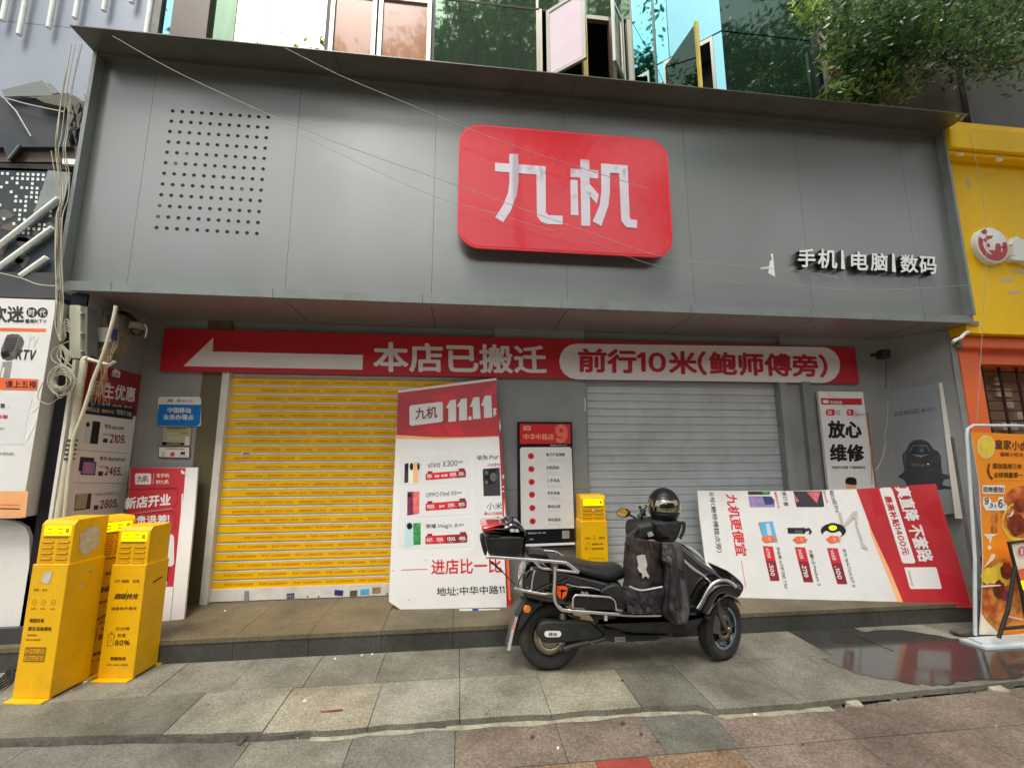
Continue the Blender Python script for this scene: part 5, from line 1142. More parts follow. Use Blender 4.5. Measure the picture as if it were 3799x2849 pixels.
    if variant == 0:
        tx('MT 美团·充电', .16, .86, H*.635, .020, bold=.02); tx('超级快充', .18, .86, H*.535, .036, bold=.05, it=.01); ln([(W_*.52, H*.50), (W_*.56, H*.535), (W_*.50, H*.54), (W_*.56, H*.58)])
        tx('速度快不烫手', .14, .88, H*.455, .020); tx('30分钟', .34, .74, H*.325, .022); tx('充至', .42, .66, H*.282, .022); tx('80%', .38, .80, H*.235, .034, bold=.05)
        w2 = W_; ln([(w2*.17, H*.215), (w2*.17, H*.29), (w2*.33, H*.29), (w2*.33, H*.215), (w2*.17, H*.215)], wd=.0014); ln([(w2*.22, H*.298), (w2*.28, H*.298)], wd=.003); ln([(w2*.26, H*.235), (w2*.23, H*.25), (w2*.27, H*.25), (w2*.24, H*.265)])
        tx('客服热线', .30, .74, H*.135, .022, bold=.04); tx('400-000-5656', .22, .82, H*.095, .011)
    elif variant == 1:
        tx('美团·充电', .14, .52, H*.60, .014, 'ink_light')
        for cx in (.22, .47, .74):
            ln([(W_*cx+0.013*math.cos(R(q)), H*.53+0.016*math.sin(R(q))) for q in range(0, 361, 30)], 'ink_light', .0012); ln([(W_*cx-.005, H*.53), (W_*cx, H*.525), (W_*cx+.005, H*.535)], 'ink_light'); tx('扫码', cx-.07, cx+.07, H*.495, .010, 'ink_light')
        tx('美团充电', .16, .56, H*.43, .024, bold=.03); tx('即生活加满电', .16, .80, H*.385, .024, bold=.03); tx('随时随地', .16, .42, H*.35, .010, 'ink_light'); tx('满足充电需要', .14, .54, H*.325, .010, 'ink_light')
        mb.poly([P(W_*.16, -0.0012, H*.205), P(W_*.73, -0.0012, H*.205), P(W_*.73, -0.0012, H*.285), P(W_*.16, -0.0012, H*.285)], 'ink_light')
        g, fs, _ = glyphs('办证刻章151', .02); 
        for s, zc, h in (('办证刻章151', H*.263, .030), ('65119615', H*.226, .030)):
            g, fs, _ = glyphs(s, .03); o = P(W_*.18, -0.002, zc-h/2); mb.add([o+ex*(W_*.53)*p+ez*h*q-ey*e for p, q, e in g], fs, 'cab_yellow')
    elif variant == 3:
        tx('归还', .14, .34, H*.575, .018); tx('提示', .66, .90, H*.575, .018); ln([(W_*.50+0.012*math.cos(R(q)), H*.585+0.014*math.sin(R(q))) for q in range(0, 361, 30)]); ln([(W_*.47, H*.562), (W_*.53, H*.562)], wd=.002)
        tx('查看订单', .40, .82, H*.515, .018); tx('是否结束', .40, .82, H*.47, .018); ln([(W_*.2, H*.47), (W_*.2, H*.52), (W_*.32, H*.53), (W_*.32, H*.475), (W_*.2, H*.47)]); ln([(W_*.14, H*.485), (W_*.2, H*.455)], wd=.003)
        c_ = [(W_*.24+0.0, H*.20)]; r8 = [(.24, .20), (.24, .36), (.27, .375), (.80, .375), (.83, .36), (.83, .20), (.80, .185), (.27, .185), (.24, .20)]
        ln([(W_*p, H*q) for p, q in r8], wd=.0016); r9 = [(.41, .27), (.41, .345), (.66, .345), (.66, .27), (.41, .27)]; ln([(W_*p, H*q) for p, q in r9], wd=.0012); tx('美团', .45, .62, H*.307, .018); tx('美团充电', .32, .76, H*.225, .022, bold=.03)
    mb.build('print', t)
    return t, P, W_
t1, P1, W1 = cabinet((1.430, -0.482), (1.657, -0.515), 0.245, 1.035, 'leftmost yellow power bank cabinet with peeling paper on its side', 0.0, 1)
mb = MB(); X = Vector((0, 0, 0))
for (b0, b1, c0, c1) in ((0.05, 0.20, 0.80, 0.99),):
    pts = []; random.seed(21)
    for k in range(22): q = 2*math.pi*k/22; pts.append(P1(W1-0.009+0.0025, (b0+b1)/2+(b1-b0)/2*math.cos(q)*random.uniform(.75, 1.1), (c0+c1)/2+(c1-c0)/2*math.sin(q)*random.uniform(.8, 1.1)))
    mb.poly(pts, 'paper_scrap')
for k in range(5):
    b, c = random.uniform(.06, .18), random.uniform(.55, .74); mb.poly([P1(W1+0.001, b+random.uniform(-.02, .02), c+random.uniform(-.02, .02)) for _ in range(4)], 'paper_scrap')
mb.poly([P1(0.07, -.002, .665), P1(0.125, -.002, .655), P1(0.14, -.002, .73), P1(0.08, -.002, .725)], 'paper_scrap')
mb.build('torn_paper', t1)
t2, P2, W2 = cabinet((1.632, -0.300), (1.755, -0.105), 0.22, 1.01, 'yellow power bank cabinet turned sideways between the two in front', 0.0, 0)
mb = MB(); mb.tube([P2(-0.004, -0.004, .33), P2(.08, -0.005, .36), P2(W2+.004, -0.005, .42), P2(W2+.004, .2, .42)], 0.004, 'cab_ink', 6); mb.tube([P2(-0.003, -0.003, .74), P2(W2+.003, -0.003, .745)], 0.003, 'cab_ink', 6); mb.build('cord', t2)
t3, P3_, W3 = cabinet((1.744, -0.282), (1.975, -0.310), 0.20, 0.955, 'clean yellow power bank cabinet with a big 80% print beside the step', 0.0, 0)
mb = MB(); mb.obox(P3_(W3+0.002, .11, .585), (P3_(0, .035, 0.008)-P3_(0, 0, 0)), Vector((0, 0, 0.004)), (P3_(0.002, 0, 0)-P3_(0, 0, 0)), 'hole_dark'); mb.build('slit', t3)
mb = MB(); mb.obox(P3_(W3/2, .21, .006), (P3_(W3/2+.02, 0, 0)-P3_(0, 0, 0)), (P3_(0, .02, 0)-P3_(0, 0, 0)), Vector((0, 0, 0.006)), 'cab_yellow'); mb.build('rear_foot', t3)
yA = Y(2158, 2090, 0.42); yB = Y(2258, 2098, 0.42)
t4, P4, W4 = cabinet((yA.x, 0.42), (yB.x, 0.42), 0.20, 0.90, 'yellow power bank cabinet at the centre pillar behind the scooter', ZSTEP, 3)
mb = MB(); mb.lathe(P4(W4*.5, 0.008, .76), (0, -1, 0), [(0, 0.004), (.009, .004), (.010, 0)], 'print_grey', 12); mb.build('sticker', t4)

# ------------------------------------------------------------ board lying on its side
sd_ = thing('sideways_board', (7.4, 0.1, ZSTEP), 'large white and red price board leaning on its side behind the scooter front', 'poster board')
pl2 = P3((6.41, 0.30, 0.16), tuple(Y(3600, 2255, -0.13)), tuple(Y(2590, 1822, 0.60)))
za, zb2 = zm(2550, 1750, 700), zm(3099, 1750, 700)
a = MB(); a.pslab(pl2, [za(118, 222), za(1240, 225), za(1980, 202), zb2(1180, 138), zb2(1320, 640), zb2(1480, 1150), zb2(1608, 1592), zb2(800, 1575), za(1500, 1530), za(360, 1462), za(210, 1050), za(140, 500)], 0.02, 'poster_white', 'foam_edge'); a.build('board', sd_)
a = MB()
a.pp(pl2, [za(1980, 202), zb2(1180, 138), zb2(1320, 640), zb2(1480, 1150), zb2(1606, 1590), zb2(800, 1574), zb2(620, 1130), zb2(430, 700), zb2(330, 430)], 'print_red2', 1)
a.pp(pl2, zs(zb2, [(380, 560), (430, 700), (640, 1150), (815, 1574), (750, 1573), (580, 1130), (420, 740)]), 'print_peach', 2)
for q in ([(400, 220), (500, 200), (560, 500), (470, 520)], [(1020, 420), (1200, 300), (1300, 700), (1140, 640)], [(1100, 1150), (1500, 1250), (1590, 1560), (1220, 1480)]): a.pp(pl2, zs(zb2, q), 'banner_red', 2)
def TV(mb, z, s, x0, y0, x1, y1, hx, hy, m, lay=3, bold=.03):   # rotated text: baseline (x0,y0)->(x1,y1), glyph top offset (hx,hy)
    mb.text(pl2, s, z(x0, y0), z(x1, y1), z(x0+hx, y0+hy), m, lay, bold)
TV(a, zb2, '真直降 不套路', 692, 180, 980, 1060, 175, -10, 'poster_white', 4, .045)
a.pp(pl2, zs(zb2, [(515, 200), (535, 188), (640, 182), (668, 205), (938, 1050), (925, 1072), (800, 1072), (780, 1050)]), 'poster_white', 3)
TV(a, zb2, '最高补贴1400元', 568, 285, 790, 975, 85, -3, 'print_red2', 4, .04)
a.pp(pl2, zs(zb2, [(808, 1120), (1170, 1115), (1190, 1135), (1248, 1360), (1240, 1370), (890, 1372), (872, 1355)]), 'poster_white', 3)
TV(a, zb2, '扫码享更多优惠', 848, 1155, 895, 1335, 22, 0, 'print_darkred', 4, .0)
TV(a, za, '九机更便宜', 445, 258, 570, 985, 130, 0, 'print_red', 2, .035)
TV(a, za, '8号(鲍师傅糕点旁)', 250, 240, 345, 945, 62, 0, 'print_ink', 2, .012)
a.pp(pl2, zs(za, [(630, 1040), (636, 1040), (688, 1355), (682, 1355)]), 'print_red', 2)
a.pp(pl2, zs(za, [(708, 228), (970, 228), (965, 268), (712, 268)]), 'print_ink', 2); a.pp(pl2, zs(za, [(880, 229), (965, 229), (960, 262), (885, 268)]), 'print_green', 3)
a.pp(pl2, zs(za, [(712, 284), (985, 286), (1025, 330), (1025, 412), (735, 412)]), 'print_purple', 2); a.pp(pl2, zs(za, [(880, 288), (985, 290), (1015, 330), (1010, 380), (915, 385), (895, 330)]), 'print_navy', 3)
TV(a, za, '最高1000元', 1015, 236, 1062, 425, 28, 0, 'print_red', 2, .02); TV(a, za, '米17系', 1100, 226, 1130, 400, 62, 6, 'print_ink', 2, .02)
a.pp(pl2, zs(za, [(1240, 228), (1575, 224), (1606, 400), (1590, 412), (1280, 412)]), 'print_ink', 2); a.pp(pl2, zs(za, [(1400, 240), (1560, 230), (1520, 370)]), 'print_pink', 3); a.pp(pl2, zs(za, [(1245, 250), (1310, 340), (1280, 360)]), 'print_pink', 3)
TV(a, za, '享1400元', 1585, 222, 1625, 365, 28, 0, 'print_red', 2, .02); TV(a, za, 'Mate80 Pro', 1662, 222, 1735, 475, 52, -2, 'print_ink', 2, .015)
a.pp(pl2, zs(za, [(828, 592), (1000, 580), (1060, 820), (900, 828)]), 'print_midgrey', 2); a.pp(pl2, zs(za, [(860, 600), (1000, 588), (1040, 790), (905, 800)]), 'print_lblue', 3); a.pp(pl2, zs(za, [(920, 610), (960, 600), (1000, 780), (950, 790)]), 'print_grey', 4)
a.pp(pl2, zs(za, [(1172, 655), (1380, 655), (1390, 690), (1378, 725), (1180, 722)]), 'print_black', 2); a.pp(pl2, zs(za, [(1380, 665), (1430, 655), (1465, 700), (1440, 735), (1420, 730), (1430, 690), (1390, 700)]), 'print_ink', 3); a.pp(pl2, zs(za, [(1260, 682), (1350, 685), (1345, 722), (1260, 722)]), 'cast_grey', 3)
a.pp(pl2, circ(za, 1712, 690, 148, 88), 'print_black', 2); a.pp(pl2, circ(za, 1700, 730, 110, 50), 'poster_white', 3); a.pp(pl2, circ(za, 1708, 655, 88, 58), 'print_black', 4); a.pp(pl2, circ(za, 1705, 656, 46, 28), 'glow_yellow', 5); a.pp(pl2, circ(za, 1708, 658, 12, 9), 'print_green', 6)  # printed watch face also carries the added yellow glow
for x_, y_ in ((955, 785), (1325, 795), (1715, 790)):
    a.pp(pl2, zs(za, [(x_-90, y_+0), (x_-40, y_-42), (x_+10, y_-40), (x_+60, y_-36), (x_+50, y_-14), (x_+90, y_-6), (x_+62, y_+10), (x_+80, y_+30), (x_+40, y_+30), (x_-10, y_+44), (x_-40, y_+42)]), 'print_orange', 5); TV(a, za, '好礼', x_-10, y_-18, x_+6, y_+22, 30, 0, 'print_cream', 6, .02)
def vbar(x0, y0, w_, L, dx, p1, p2, nm, nx, ny, nL, ndx):
    f = 0.42
    a.pp(pl2, zs(za, [(x0, y0), (x0+w_, y0+6), (x0+w_+dx*f, y0+L*f), (x0+dx*f, y0+L*f-4)]), 'print_red', 2); a.pp(pl2, zs(za, [(x0+dx*f, y0+L*f-4), (x0+w_+dx*f, y0+L*f), (x0+w_+dx, y0+L), (x0+dx+10, y0+L)]), 'print_darkred', 2)
    TV(a, za, p1, x0+w_*.25, y0+24, x0+w_*.25+dx*.34, y0+L*.34, w_*.34, 0, 'poster_white', 3, .03); TV(a, za, p2, x0+w_*.22+dx*.52, y0+L*.50, x0+w_*.22+dx*.88, y0+L*.86, w_*.42, 0, 'poster_white', 3, .06)
    TV(a, za, nm, nx, ny, nx+ndx, ny+nL, 42, -2, 'print_purple' if 0 else 'print_ink', 2, .012)
vbar(884, 868, 118, 408, 80, '4799', '.500', '作业帮 AI学习机 T50', 1038, 882, 485, 100)
vbar(1260, 880, 122, 412, 96, '3499', '.2799', '大疆DJI Pocket 3', 1420, 912, 420, 105)
vbar(1636, 890, 125, 425, 115, '1488', '.100', '华为 WATCH GT 6', 1812, 900, 452, 122)
a.build('print', sd_)
a = MB(); a.pp(pl2, zs(za, [(1770, 470), (1800, 470), (1835, 620), (1800, 615)]), 'clear_tape', 7); a.pp(pl2, zs(za, [(1945, 462), (1995, 465), (1998, 610), (1975, 610), (1955, 530), (1840, 660), (1828, 630)]), 'clear_tape', 7); a.pp(pl2, zs(za, [(1968, 620), (1990, 620), (2045, 760), (2060, 830), (2120, 900), (2110, 910), (2045, 885), (2030, 800)]), 'clear_tape', 7); a.build('packing_tape', sd_)

# ------------------------------------------------------------ repair poster and drone board
rp_ = thing('repair_poster', (8.1, 0.6, 0.9), 'narrow white repair poster panel with bold black characters at the right end of the wall', 'poster')
rpl = YP(0.60); zr = zm(2999, 1200, 800)
a = MB(); xl_ = rpl.h(*zr(100, 695)).x; xr3 = rpl.h(*zr(560, 702)).x; zt_ = rpl.h(*zr(300, 698)).z
a.slab([(xl_, .6, .5), (xr3, .6, .5), (xr3, .6, zt_), (xl_, .6, zt_)], (0, -1, 0), 0.03, 'poster_white', 'foam_edge'); a.build('board', rp_)
a = MB(); a.pp(rpl, zs(zr, [(126, 766), (545, 770), (552, 836), (135, 832)]), 'banner_red'); a.pp(rpl, rrect(zr, 150, 785, 208, 818, 6), 'poster_white', 2); T(a, rpl, zr, '手机快修', 220, 826, 345, 828, 34, 'poster_white', 2, .03)
for x_, s1, s2 in ((180, '30', '分钟快修'), (395, '1', '对一服务')):
    a.pp(rpl, rrect(zr, x_, 880, x_+(92 if s1 == '30' else 72), 945, 20), 'print_red', 2); T(a, rpl, zr, s1, x_+14, 935, x_+14+(46 if s1 == '30' else 22), 935, 42, 'poster_white', 3, .04); T(a, rpl, zr, s2[:2], x_+(102 if s1 == '30' else 80), 912, x_+(148 if s1 == '30' else 125), 912, 20, 'print_midgrey', 2); T(a, rpl, zr, s2[2:], x_+(102 if s1 == '30' else 80), 938, x_+(148 if s1 == '30' else 130), 938, 20, 'print_midgrey', 2)
T(a, rpl, zr, '放心', 205, 1178, 552, 1180, 185, 'print_black', 2, .06, -10); T(a, rpl, zr, '维修', 222, 1415, 578, 1418, 182, 'print_black', 2, .055, -8)
T(a, rpl, zr, '无隐形消费 不偷梁换柱', 240, 1490, 588, 1490, 30, 'print_ink', 2, .01)
a.pp(rpl, zs(zr, [(380, 1640), (378, 1610), (390, 1585), (420, 1574), (460, 1576), (490, 1592), (496, 1620), (496, 1652), (440, 1655)]), 'print_black', 2); a.pp(rpl, zs(zr, [(382, 1640), (440, 1655), (494, 1652), (480, 1760), (395, 1760)]), 'print_peach', 1)
a.build('print', rp_)
a = MB(); a.box(rpl.h(*zr(600, 900)).x, rpl.h(*zr(625, 900)).x, .62, .655, .3, rpl.h(*zr(600, 920)).z, 'brick_tan'); tag(a.build('wooden_batten'), 'thin bare wooden batten between the repair poster and the side wall', 'batten')
a = MB(); q = [YP(.5).h(*zr(*p)) for p in ((815, 800), (810, 1000), (780, 1150), (795, 1230), (740, 1430), (680, 1505))]; a.tube(smooth_path(q, 5), 0.004, 'cable_beige', 6)
q = [YP(.58).h(*zr(*p)) for p in ((470, 950), (600, 925), (625, 1000), (640, 1250), (655, 1650))]; a.tube(smooth_path(q, 5), 0.003, 'pastry_a', 6); q = [YP(.57).h(*zr(*p)) for p in ((190, 700), (300, 800), (420, 885))]; a.tube(smooth_path(q, 5), 0.002, 'print_pink', 5)
tag(a.build('loose_cable'), 'beige and orange cables dangling beside the narrow repair poster', 'cable')
db = thing('drone_board', (9.0, 0.3, 0.8), 'grey picture board of a dark drone leaning on the right side wall', 'poster board')
wdir = (F0-B0).normalized()
dpl = P3((8.77, YW-0.02, 0.3), tuple(Vector((8.77, YW-0.02, 0.3))+wdir), (8.80, YW-0.01, 2.0))
a = MB(); a.pslab(dpl, [zr(812, 700), zr(1340, 606), zr(1475, 1659), zr(1500, 1950), zr(935, 2000)], 0.025, 'drone_board', 'foam_edge'); a.build('board', db)
a = MB(); a.pslab(YP(dpl.h(*zr(1340, 606)).y-.004), zs(zr, [(1340, 606), (1410, 608), (1480, 1100), (1548, 1659), (1590, 2000), (1510, 2000)]), 0.006, 'foam_edge'); a.build('board_edge', db)
a = MB(); T(a, dpl, zr, 'DJI MAVIC 4', 890, 948, 1185, 912, 42, 'print_ink', 2, .01); T(a, dpl, zr, 'PRO', 1198, 908, 1308, 893, 40, 'cast_grey', 2, 0)
a.pp(dpl, zs(zr, [(1005, 1300), (1040, 1225), (1090, 1195), (1160, 1190), (1230, 1212), (1285, 1290), (1330, 1310), (1360, 1360), (1365, 1480), (1380, 1540), (1470, 1560), (1475, 1580), (1390, 1600), (1372, 1659), (1420, 1690), (1120, 1740), (1020, 1700), (990, 1610), (918, 1570), (960, 1540), (985, 1510), (968, 1400), (965, 1340)]), 'drone_dark', 2)
a.pp(dpl, zs(zr, [(1030, 1320), (1060, 1225), (1220, 1228), (1260, 1300), (1240, 1335), (1160, 1352), (1060, 1345)]), 'print_black', 3); a.pp(dpl, circ(zr, 1163, 1302, 14, 17), 'print_blue', 4); a.pp(dpl, zs(zr, [(1058, 1340), (1160, 1352), (1240, 1335), (1150, 1372)]), 'print_midgrey', 4); a.pp(dpl, circ(zr, 1228, 1442, 11, 8), 'poster_white', 4)
a.pp(dpl, zs(zr, [(1050, 1425), (1200, 1445), (1190, 1470), (1060, 1460)]), 'cast_grey', 3); a.pp(dpl, zs(zr, [(1068, 1240), (1215, 1242), (1250, 1302), (1236, 1318), (1208, 1262), (1078, 1258), (1046, 1330), (1034, 1318)]), 'cast_grey', 4); a.pp(dpl, circ(zr, 1163, 1302, 40, 42), 'drone_dark', 3.5)
a.pp(dpl, zs(zr, [(985, 1340), (1002, 1330), (1000, 1500), (990, 1520)]), 'cast_grey', 3); a.pp(dpl, zs(zr, [(1372, 1655), (1475, 1680), (1475, 1700), (1372, 1690)]), 'drone_dark', 2)
a.build('print', db)

# ------------------------------------------------------------ yellow and orange shop on the right
rs = thing('yellow_shop', (11, 0.1, 0), 'yellow fascia shop with an orange awning frame at the right edge', 'building')
zy = lambda x, y: (3300+x*499/920., 400+y*499/920.)
a = MB(); ry0 = YP(0.02); ztop = ry0.h(*zy(600, 330)).z
a.box(9.07, 13.5, 0.02, 0.3, ry0.h(*zy(700, 1545)).z+.0, 5.0, 'shop_yellow'); a.build('fascia', rs)
a = MB(); zc = YP(-0.12).h(*zy(600, 285)).z; a.box(9.06, 13.5, -0.12, 0.02, zc-0.0, zc+0.26, 'shop_yellow'); a.box(9.06, 13.5, -0.08, 0.02, zc-0.05, zc-0.0, 'shop_yellow'); a.build('cornice', rs, bevel=0.01)
a = MB()
for x_, y_ in ((480, 325), (750, 362)): a.poly([YP(-0.121).h(*zy(x_+30*math.cos(q*.785), y_+14*math.sin(q*.785)-6)) for q in range(8)], 'paper_scrap')
a.poly([YP(0.018).h(*zy(*p)) for p in ((520, 485), (545, 490), (556, 550), (535, 540))], 'paper_scrap')
for x_, y_ in ((800, 1180), (880, 1120), (850, 1260)): a.poly(blob(YP(0.018), *zy(x_, y_), 22, 7, 9, .4), 'cab_orange' if 0 else 'paper_scrap')
a.build('old_tape', rs)
a = MB(); oz = YP(.10).h(3700, 1250).z; ob = YP(.10).h(3700, 1293).z
a.box(Y(3571, 1270, .10).x, 13.5, 0.10, 0.3, YP(.10).h(3700, 1293).z, YP(.10).h(3700, 1250).z, 'shop_orange'); a.build('awning_frame', rs, bevel=0.02)
ox0, ox1 = PXB+.001, PXC
a = MB(); a.box(ox0, ox1, 0.17, 0.5, 0, ob, 'shop_orange'); a.build('pillar', rs)
a = MB(); a.box(ox1, 13.5, 0.5, 0.55, 0, 2.6, 'brick_tan'); a.box(ox1, 13.5, 0.2, 0.55, 2.35, ob, 'shop_orange'); a.build('back_shelf', rs)
random.seed(4)
for i in range(9):
    for j in range(16): 
        if random.random() < (0.9 if j < 8 else .35): x = ox1+0.03+i*0.105; zz = 0.3+j*0.125; a = MB(); a.box(x, x+0.085, 0.46, 0.499, zz, zz+0.09, 'white_letter' if j < 9 and (i//2) % 3 else 'paper_scrap' if j > 8 else 'shop_orange'); a.build('wall_tile', rs)
a = MB()
for i in range(9): x = ox1+0.02+i*0.22; a.tube([(x, 0.34, 0.1), (x, 0.34, 2.35)], 0.014, 'lattice', 6)
for j in range(22): zz = 0.2+j*0.105; a.tube([(ox1, 0.345, zz), (13.0, 0.345, zz)], 0.007, 'lattice', 6)
a.build('shutter_lattice', rs)
a = MB(); a.tube(smooth_path([YP(-.1).h(*zr(*p)) for p in ((1485, 190), (1520, 165), (1560, 150), (1600, 110), (1640, 90))], 4), 0.016, 'white_metal', 8); a.tube(smooth_path([YP(-.08).h(*zr(*p)) for p in ((1500, 160), (1540, 210), (1560, 250), (1500, 230))], 4), 0.02, 'debris', 8); tag(a.build('cable_clamp'), 'dirty white clamp and cable where the grey wall meets the orange awning', 'clamp')
# round logo
lg = thing('round_logo_sign', (9.8, -0.1, 3.1), 'thick round white and red logo sign on the yellow fascia', 'sign')
cl_ = Y(3684, 910, -0.035); rad = 0.195
a = MB(); a.lathe((cl_.x, 0.02, cl_.z), (0, -1, 0), [(rad, 0), (rad, 0.05), (rad-0.005, 0.054), (0, 0.0541)], 'white_letter', 48); a.build('casing', lg)
a = MB(); yy = -0.0355
def ring(mb, r0, r1, a0, a1, y, m, n=24):
    vs = []
    for k in range(n+1):
        q = R(a0+(a1-a0)*k/n)
        for r in (r0, r1): vs.append((cl_.x+r*math.cos(q), y, cl_.z+r*math.sin(q)))
    mb.add(vs, [(2*k, 2*k+1, 2*k+3, 2*k+2) for k in range(n)], m)
ring(a, rad*.60, rad*.88, 150, 375, yy, 'print_red2')
def lgp(pts, m, y): a.poly([(cl_.x+rad*p, y, cl_.z+rad*q) for p, q in pts], m)
lgp([(-.62, .72), (-.35, .9), (-.18, .78), (-.30, .58), (-.5, .6)], 'print_red2', yy); lgp([(-.55, .25), (-.3, .5), (.12, .55), (.0, .38), (-.25, .3), (-.42, .1)], 'print_red2', yy)
lgp([(-.40, .02), (-.22, .12), (-.18, -.10), (-.34, -.16)], 'print_red2', yy); lgp([(.12, -.1), (.2, .1), (.45, .12), (.5, -.05), (.72, -.02), (.7, -.12), (.45, -.16), (.42, -.5), (.1, -.55), (-.2, -.45), (-.35, -.3), (-.1, -.28), (.08, -.3)], 'print_red2', yy)
lgp([(-.25, -.62), (.35, -.74), (.5, -.55), (.2, -.52), (-.15, -.42)], 'print_red2', yy-.0006)
a.build('face_print', lg)
letter3d(lg, '鲍', [zy(838, 1045), zy(1010, 1075), zy(838, 872)], -0.04, 0.06, 'white_letter', 'white_letter', .06)

# ------------------------------------------------------------ orange ad stand and menu easel
ad = thing('advert_stand', (8.6, -0.42, 0), 'orange pastry advert in a white metal stand at the right edge', 'advertising stand')
YA = -0.42; apl = YP(YA); z1, z2_, z3_ = zm(3399, 1560, 400), zm(3399, 1860, 400), zm(3399, 2100, 400)
a = MB(); tt = apl.h(3590, 1640); xpost = (apl.h(3590, 1640).x+apl.h(3618, 2360).x)/2; ztop_ = apl.h(3640, 1578).z; xend = xpost+0.75
pth = [(apl.h(3620, 2372).x, YA, .03), (xpost-.0, YA, .6), (apl.h(3590, 1640).x, YA, ztop_-.09), (apl.h(3590, 1640).x+.02, YA, ztop_-.03), (apl.h(3590, 1640).x+.08, YA, ztop_), (xend-.08, YA, ztop_), (xend-.02, YA, ztop_-.03), (xend, YA, ztop_-.09), (xend, YA, .03)]
a.tube(pth, 0.0125, 'stand_white', 10); a.tube([(xpost, YA+.03, .05), (xpost, YA+.03, ztop_-.1)], 0.011, 'cast_grey', 8); a.build('frame', ad)
a = MB(); b0 = ZP(.02).h(3557, 2369); b1 = ZP(.02).h(3658, 2402); a.slab([(b0.x, b0.y, .02), (b1.x, b1.y, .02), (xend+.1, b1.y, .02), (xend+.1, b0.y+.05, .02)], (0, 0, 1), 0.02, 'stand_white'); a.slab([(b0.x+.06, b0.y-.02, .035), (b1.x+.02, b1.y+.04, .035), (xend+.05, b1.y+.04, .035), (xend+.05, b0.y, .035)], (0, 0, 1), 0.015, 'stand_white'); a.build('base', ad, bevel=0.004)
a = MB(); ap2 = YP(YA-.004)
left = [z1(1140, 232), z1(1165, 500), z1(1240, 960), z1(1300, 1300), z2_(1350, 560), z2_(1372, 1100), z3_(1362, 400), z3_(1340, 900), z3_(1300, 1400)]
a.slab([ap2.h(*p) for p in [z1(1140, 232), (3860, 1615), (3860, 2350)]]+[ap2.h(*p) for p in left[:0:-1]], (0, -1, 0), 0.006, 'ad_orange', 'ad_white'); a.build('advert_sheet', ad)
a = MB(); pr = ap2
a.pp(pr, circ(z1, 1435, 540, 180, 235), 'print_cream'); a.pp(pr, circ(z1, 1435, 540, 165, 218), 'pastry_c', 2)
T(a, pr, z1, '皇家小虎', 1615, 580, 2300, 625, 200, 'cab_ink', 2, .03); T(a, pr, z1, '蛋糕小吃大王', 1720, 730, 2300, 750, 85, 'cab_ink', 2, .02); T(a, pr, z1, '蛋挞连续三年', 1565, 985, 2170, 1000, 115, 'cab_ink', 2, .03); T(a, pr, z1, '全球销量第一', 1590, 1170, 2190, 1175, 115, 'cab_ink', 2, .03)
a.pp(pr, zs(z1, [(1480, 880), (1520, 882), (1495, 1000), (1520, 1120), (1580, 1180), (1560, 1230), (1490, 1150), (1450, 1040)]), 'cab_ink', 2); a.pp(pr, zs(z1, [(1600, 1225), (2212, 1225), (2212, 1232), (1600, 1238)]), 'cab_orange', 2)
a.pp(pr, rrect(z1, 1355, 1325, 1815, 1502, 30), 'white_letter', 3); T(a, pr, z1, '现烤蛋挞!', 1370, 1470, 1800, 1476, 118, 'cab_ink', 4, .03)
a.pp(pr, [z1(1380, 1580), z1(1440, 1555), z1(1520, 1600), z2_(1560, 20), z2_(1660, 10), z1(1700, 1570), z1(1790, 1565), z2_(1800, 20), z2_(1870, 80), z2_(1850, 185), z2_(1430, 185), z2_(1370, 60)], 'white_letter', 3)
T(a, pr, z2_, '9', 1400, 60, 1490, 60, 150, 'cab_ink', 4, .05); T(a, pr, z2_, '.9', 1490, 130, 1575, 132, 100, 'cab_ink', 4, .05); T(a, pr, z2_, '6', 1680, 132, 1775, 134, 180, 'cab_ink', 4, .05); T(a, pr, z2_, '元', 1595, 130, 1655, 130, 70, 'cast_grey', 4); T(a, pr, z2_, '个', 1780, 120, 1830, 120, 80, 'cast_grey', 4)

def bl(z, x, y, ru, rv, m, lay, n=18, j=.12): a.poly(blob(Plane(pr.h(3700, 2000)+pr.n*lay*E3, pr.n), *z(x, y), ru, rv, n, j), m)
a.pp(pr, circ(z2_, 2160, 240, 430, 560, 30), 'pastry_a', 1); a.pp(pr, circ(z2_, 2140, 420, 380, 420, 30), 'pastry_c', 2); bl(z2_, 2120, 400, 56, 62, 'pastry_a', 3); bl(z2_, 2060, 480, 34, 42, 'pastry_b', 4); bl(z2_, 2180, 80, 34, 26, 'pastry_b', 4); a.pp(pr, zs(z2_, [(1850, 300), (1930, 280), (1990, 170), (2000, 240), (1950, 310)]), 'white_letter', 5)
a.pp(pr, zs(z2_, [(1540, 220), (1600, 220), (1590, 660), (1530, 640)]), 'pastry_a', 1); a.pp(pr, zs(z2_, [(1620, 230), (1680, 240), (1660, 650), (1610, 660)]), 'pastry_a', 1)
a.pp(pr, [z2_(1385, 665), z2_(1700, 662), z2_(1560, 720), z2_(1520, 900), z2_(1500, 780), z2_(1440, 740)], 'print_cream', 2); a.pp(pr, circ(z2_, 1505, 945, 38, 45), 'print_cream', 2); a.pp(pr, zs(z2_, [(1385, 1360), (1500, 1180), (1540, 1080), (1600, 1065), (1630, 1120), (1570, 1210)]), 'print_cream', 3)
a.pp(pr, [z2_(1380, 1500), z2_(1450, 1280), z2_(1600, 1180), z2_(1800, 1160), z2_(1950, 1260), z2_(2100, 1659), z3_(2150, 900), z3_(1700, 1390), z3_(1340, 950), z3_(1365, 300)], 'pastry_a', 2)
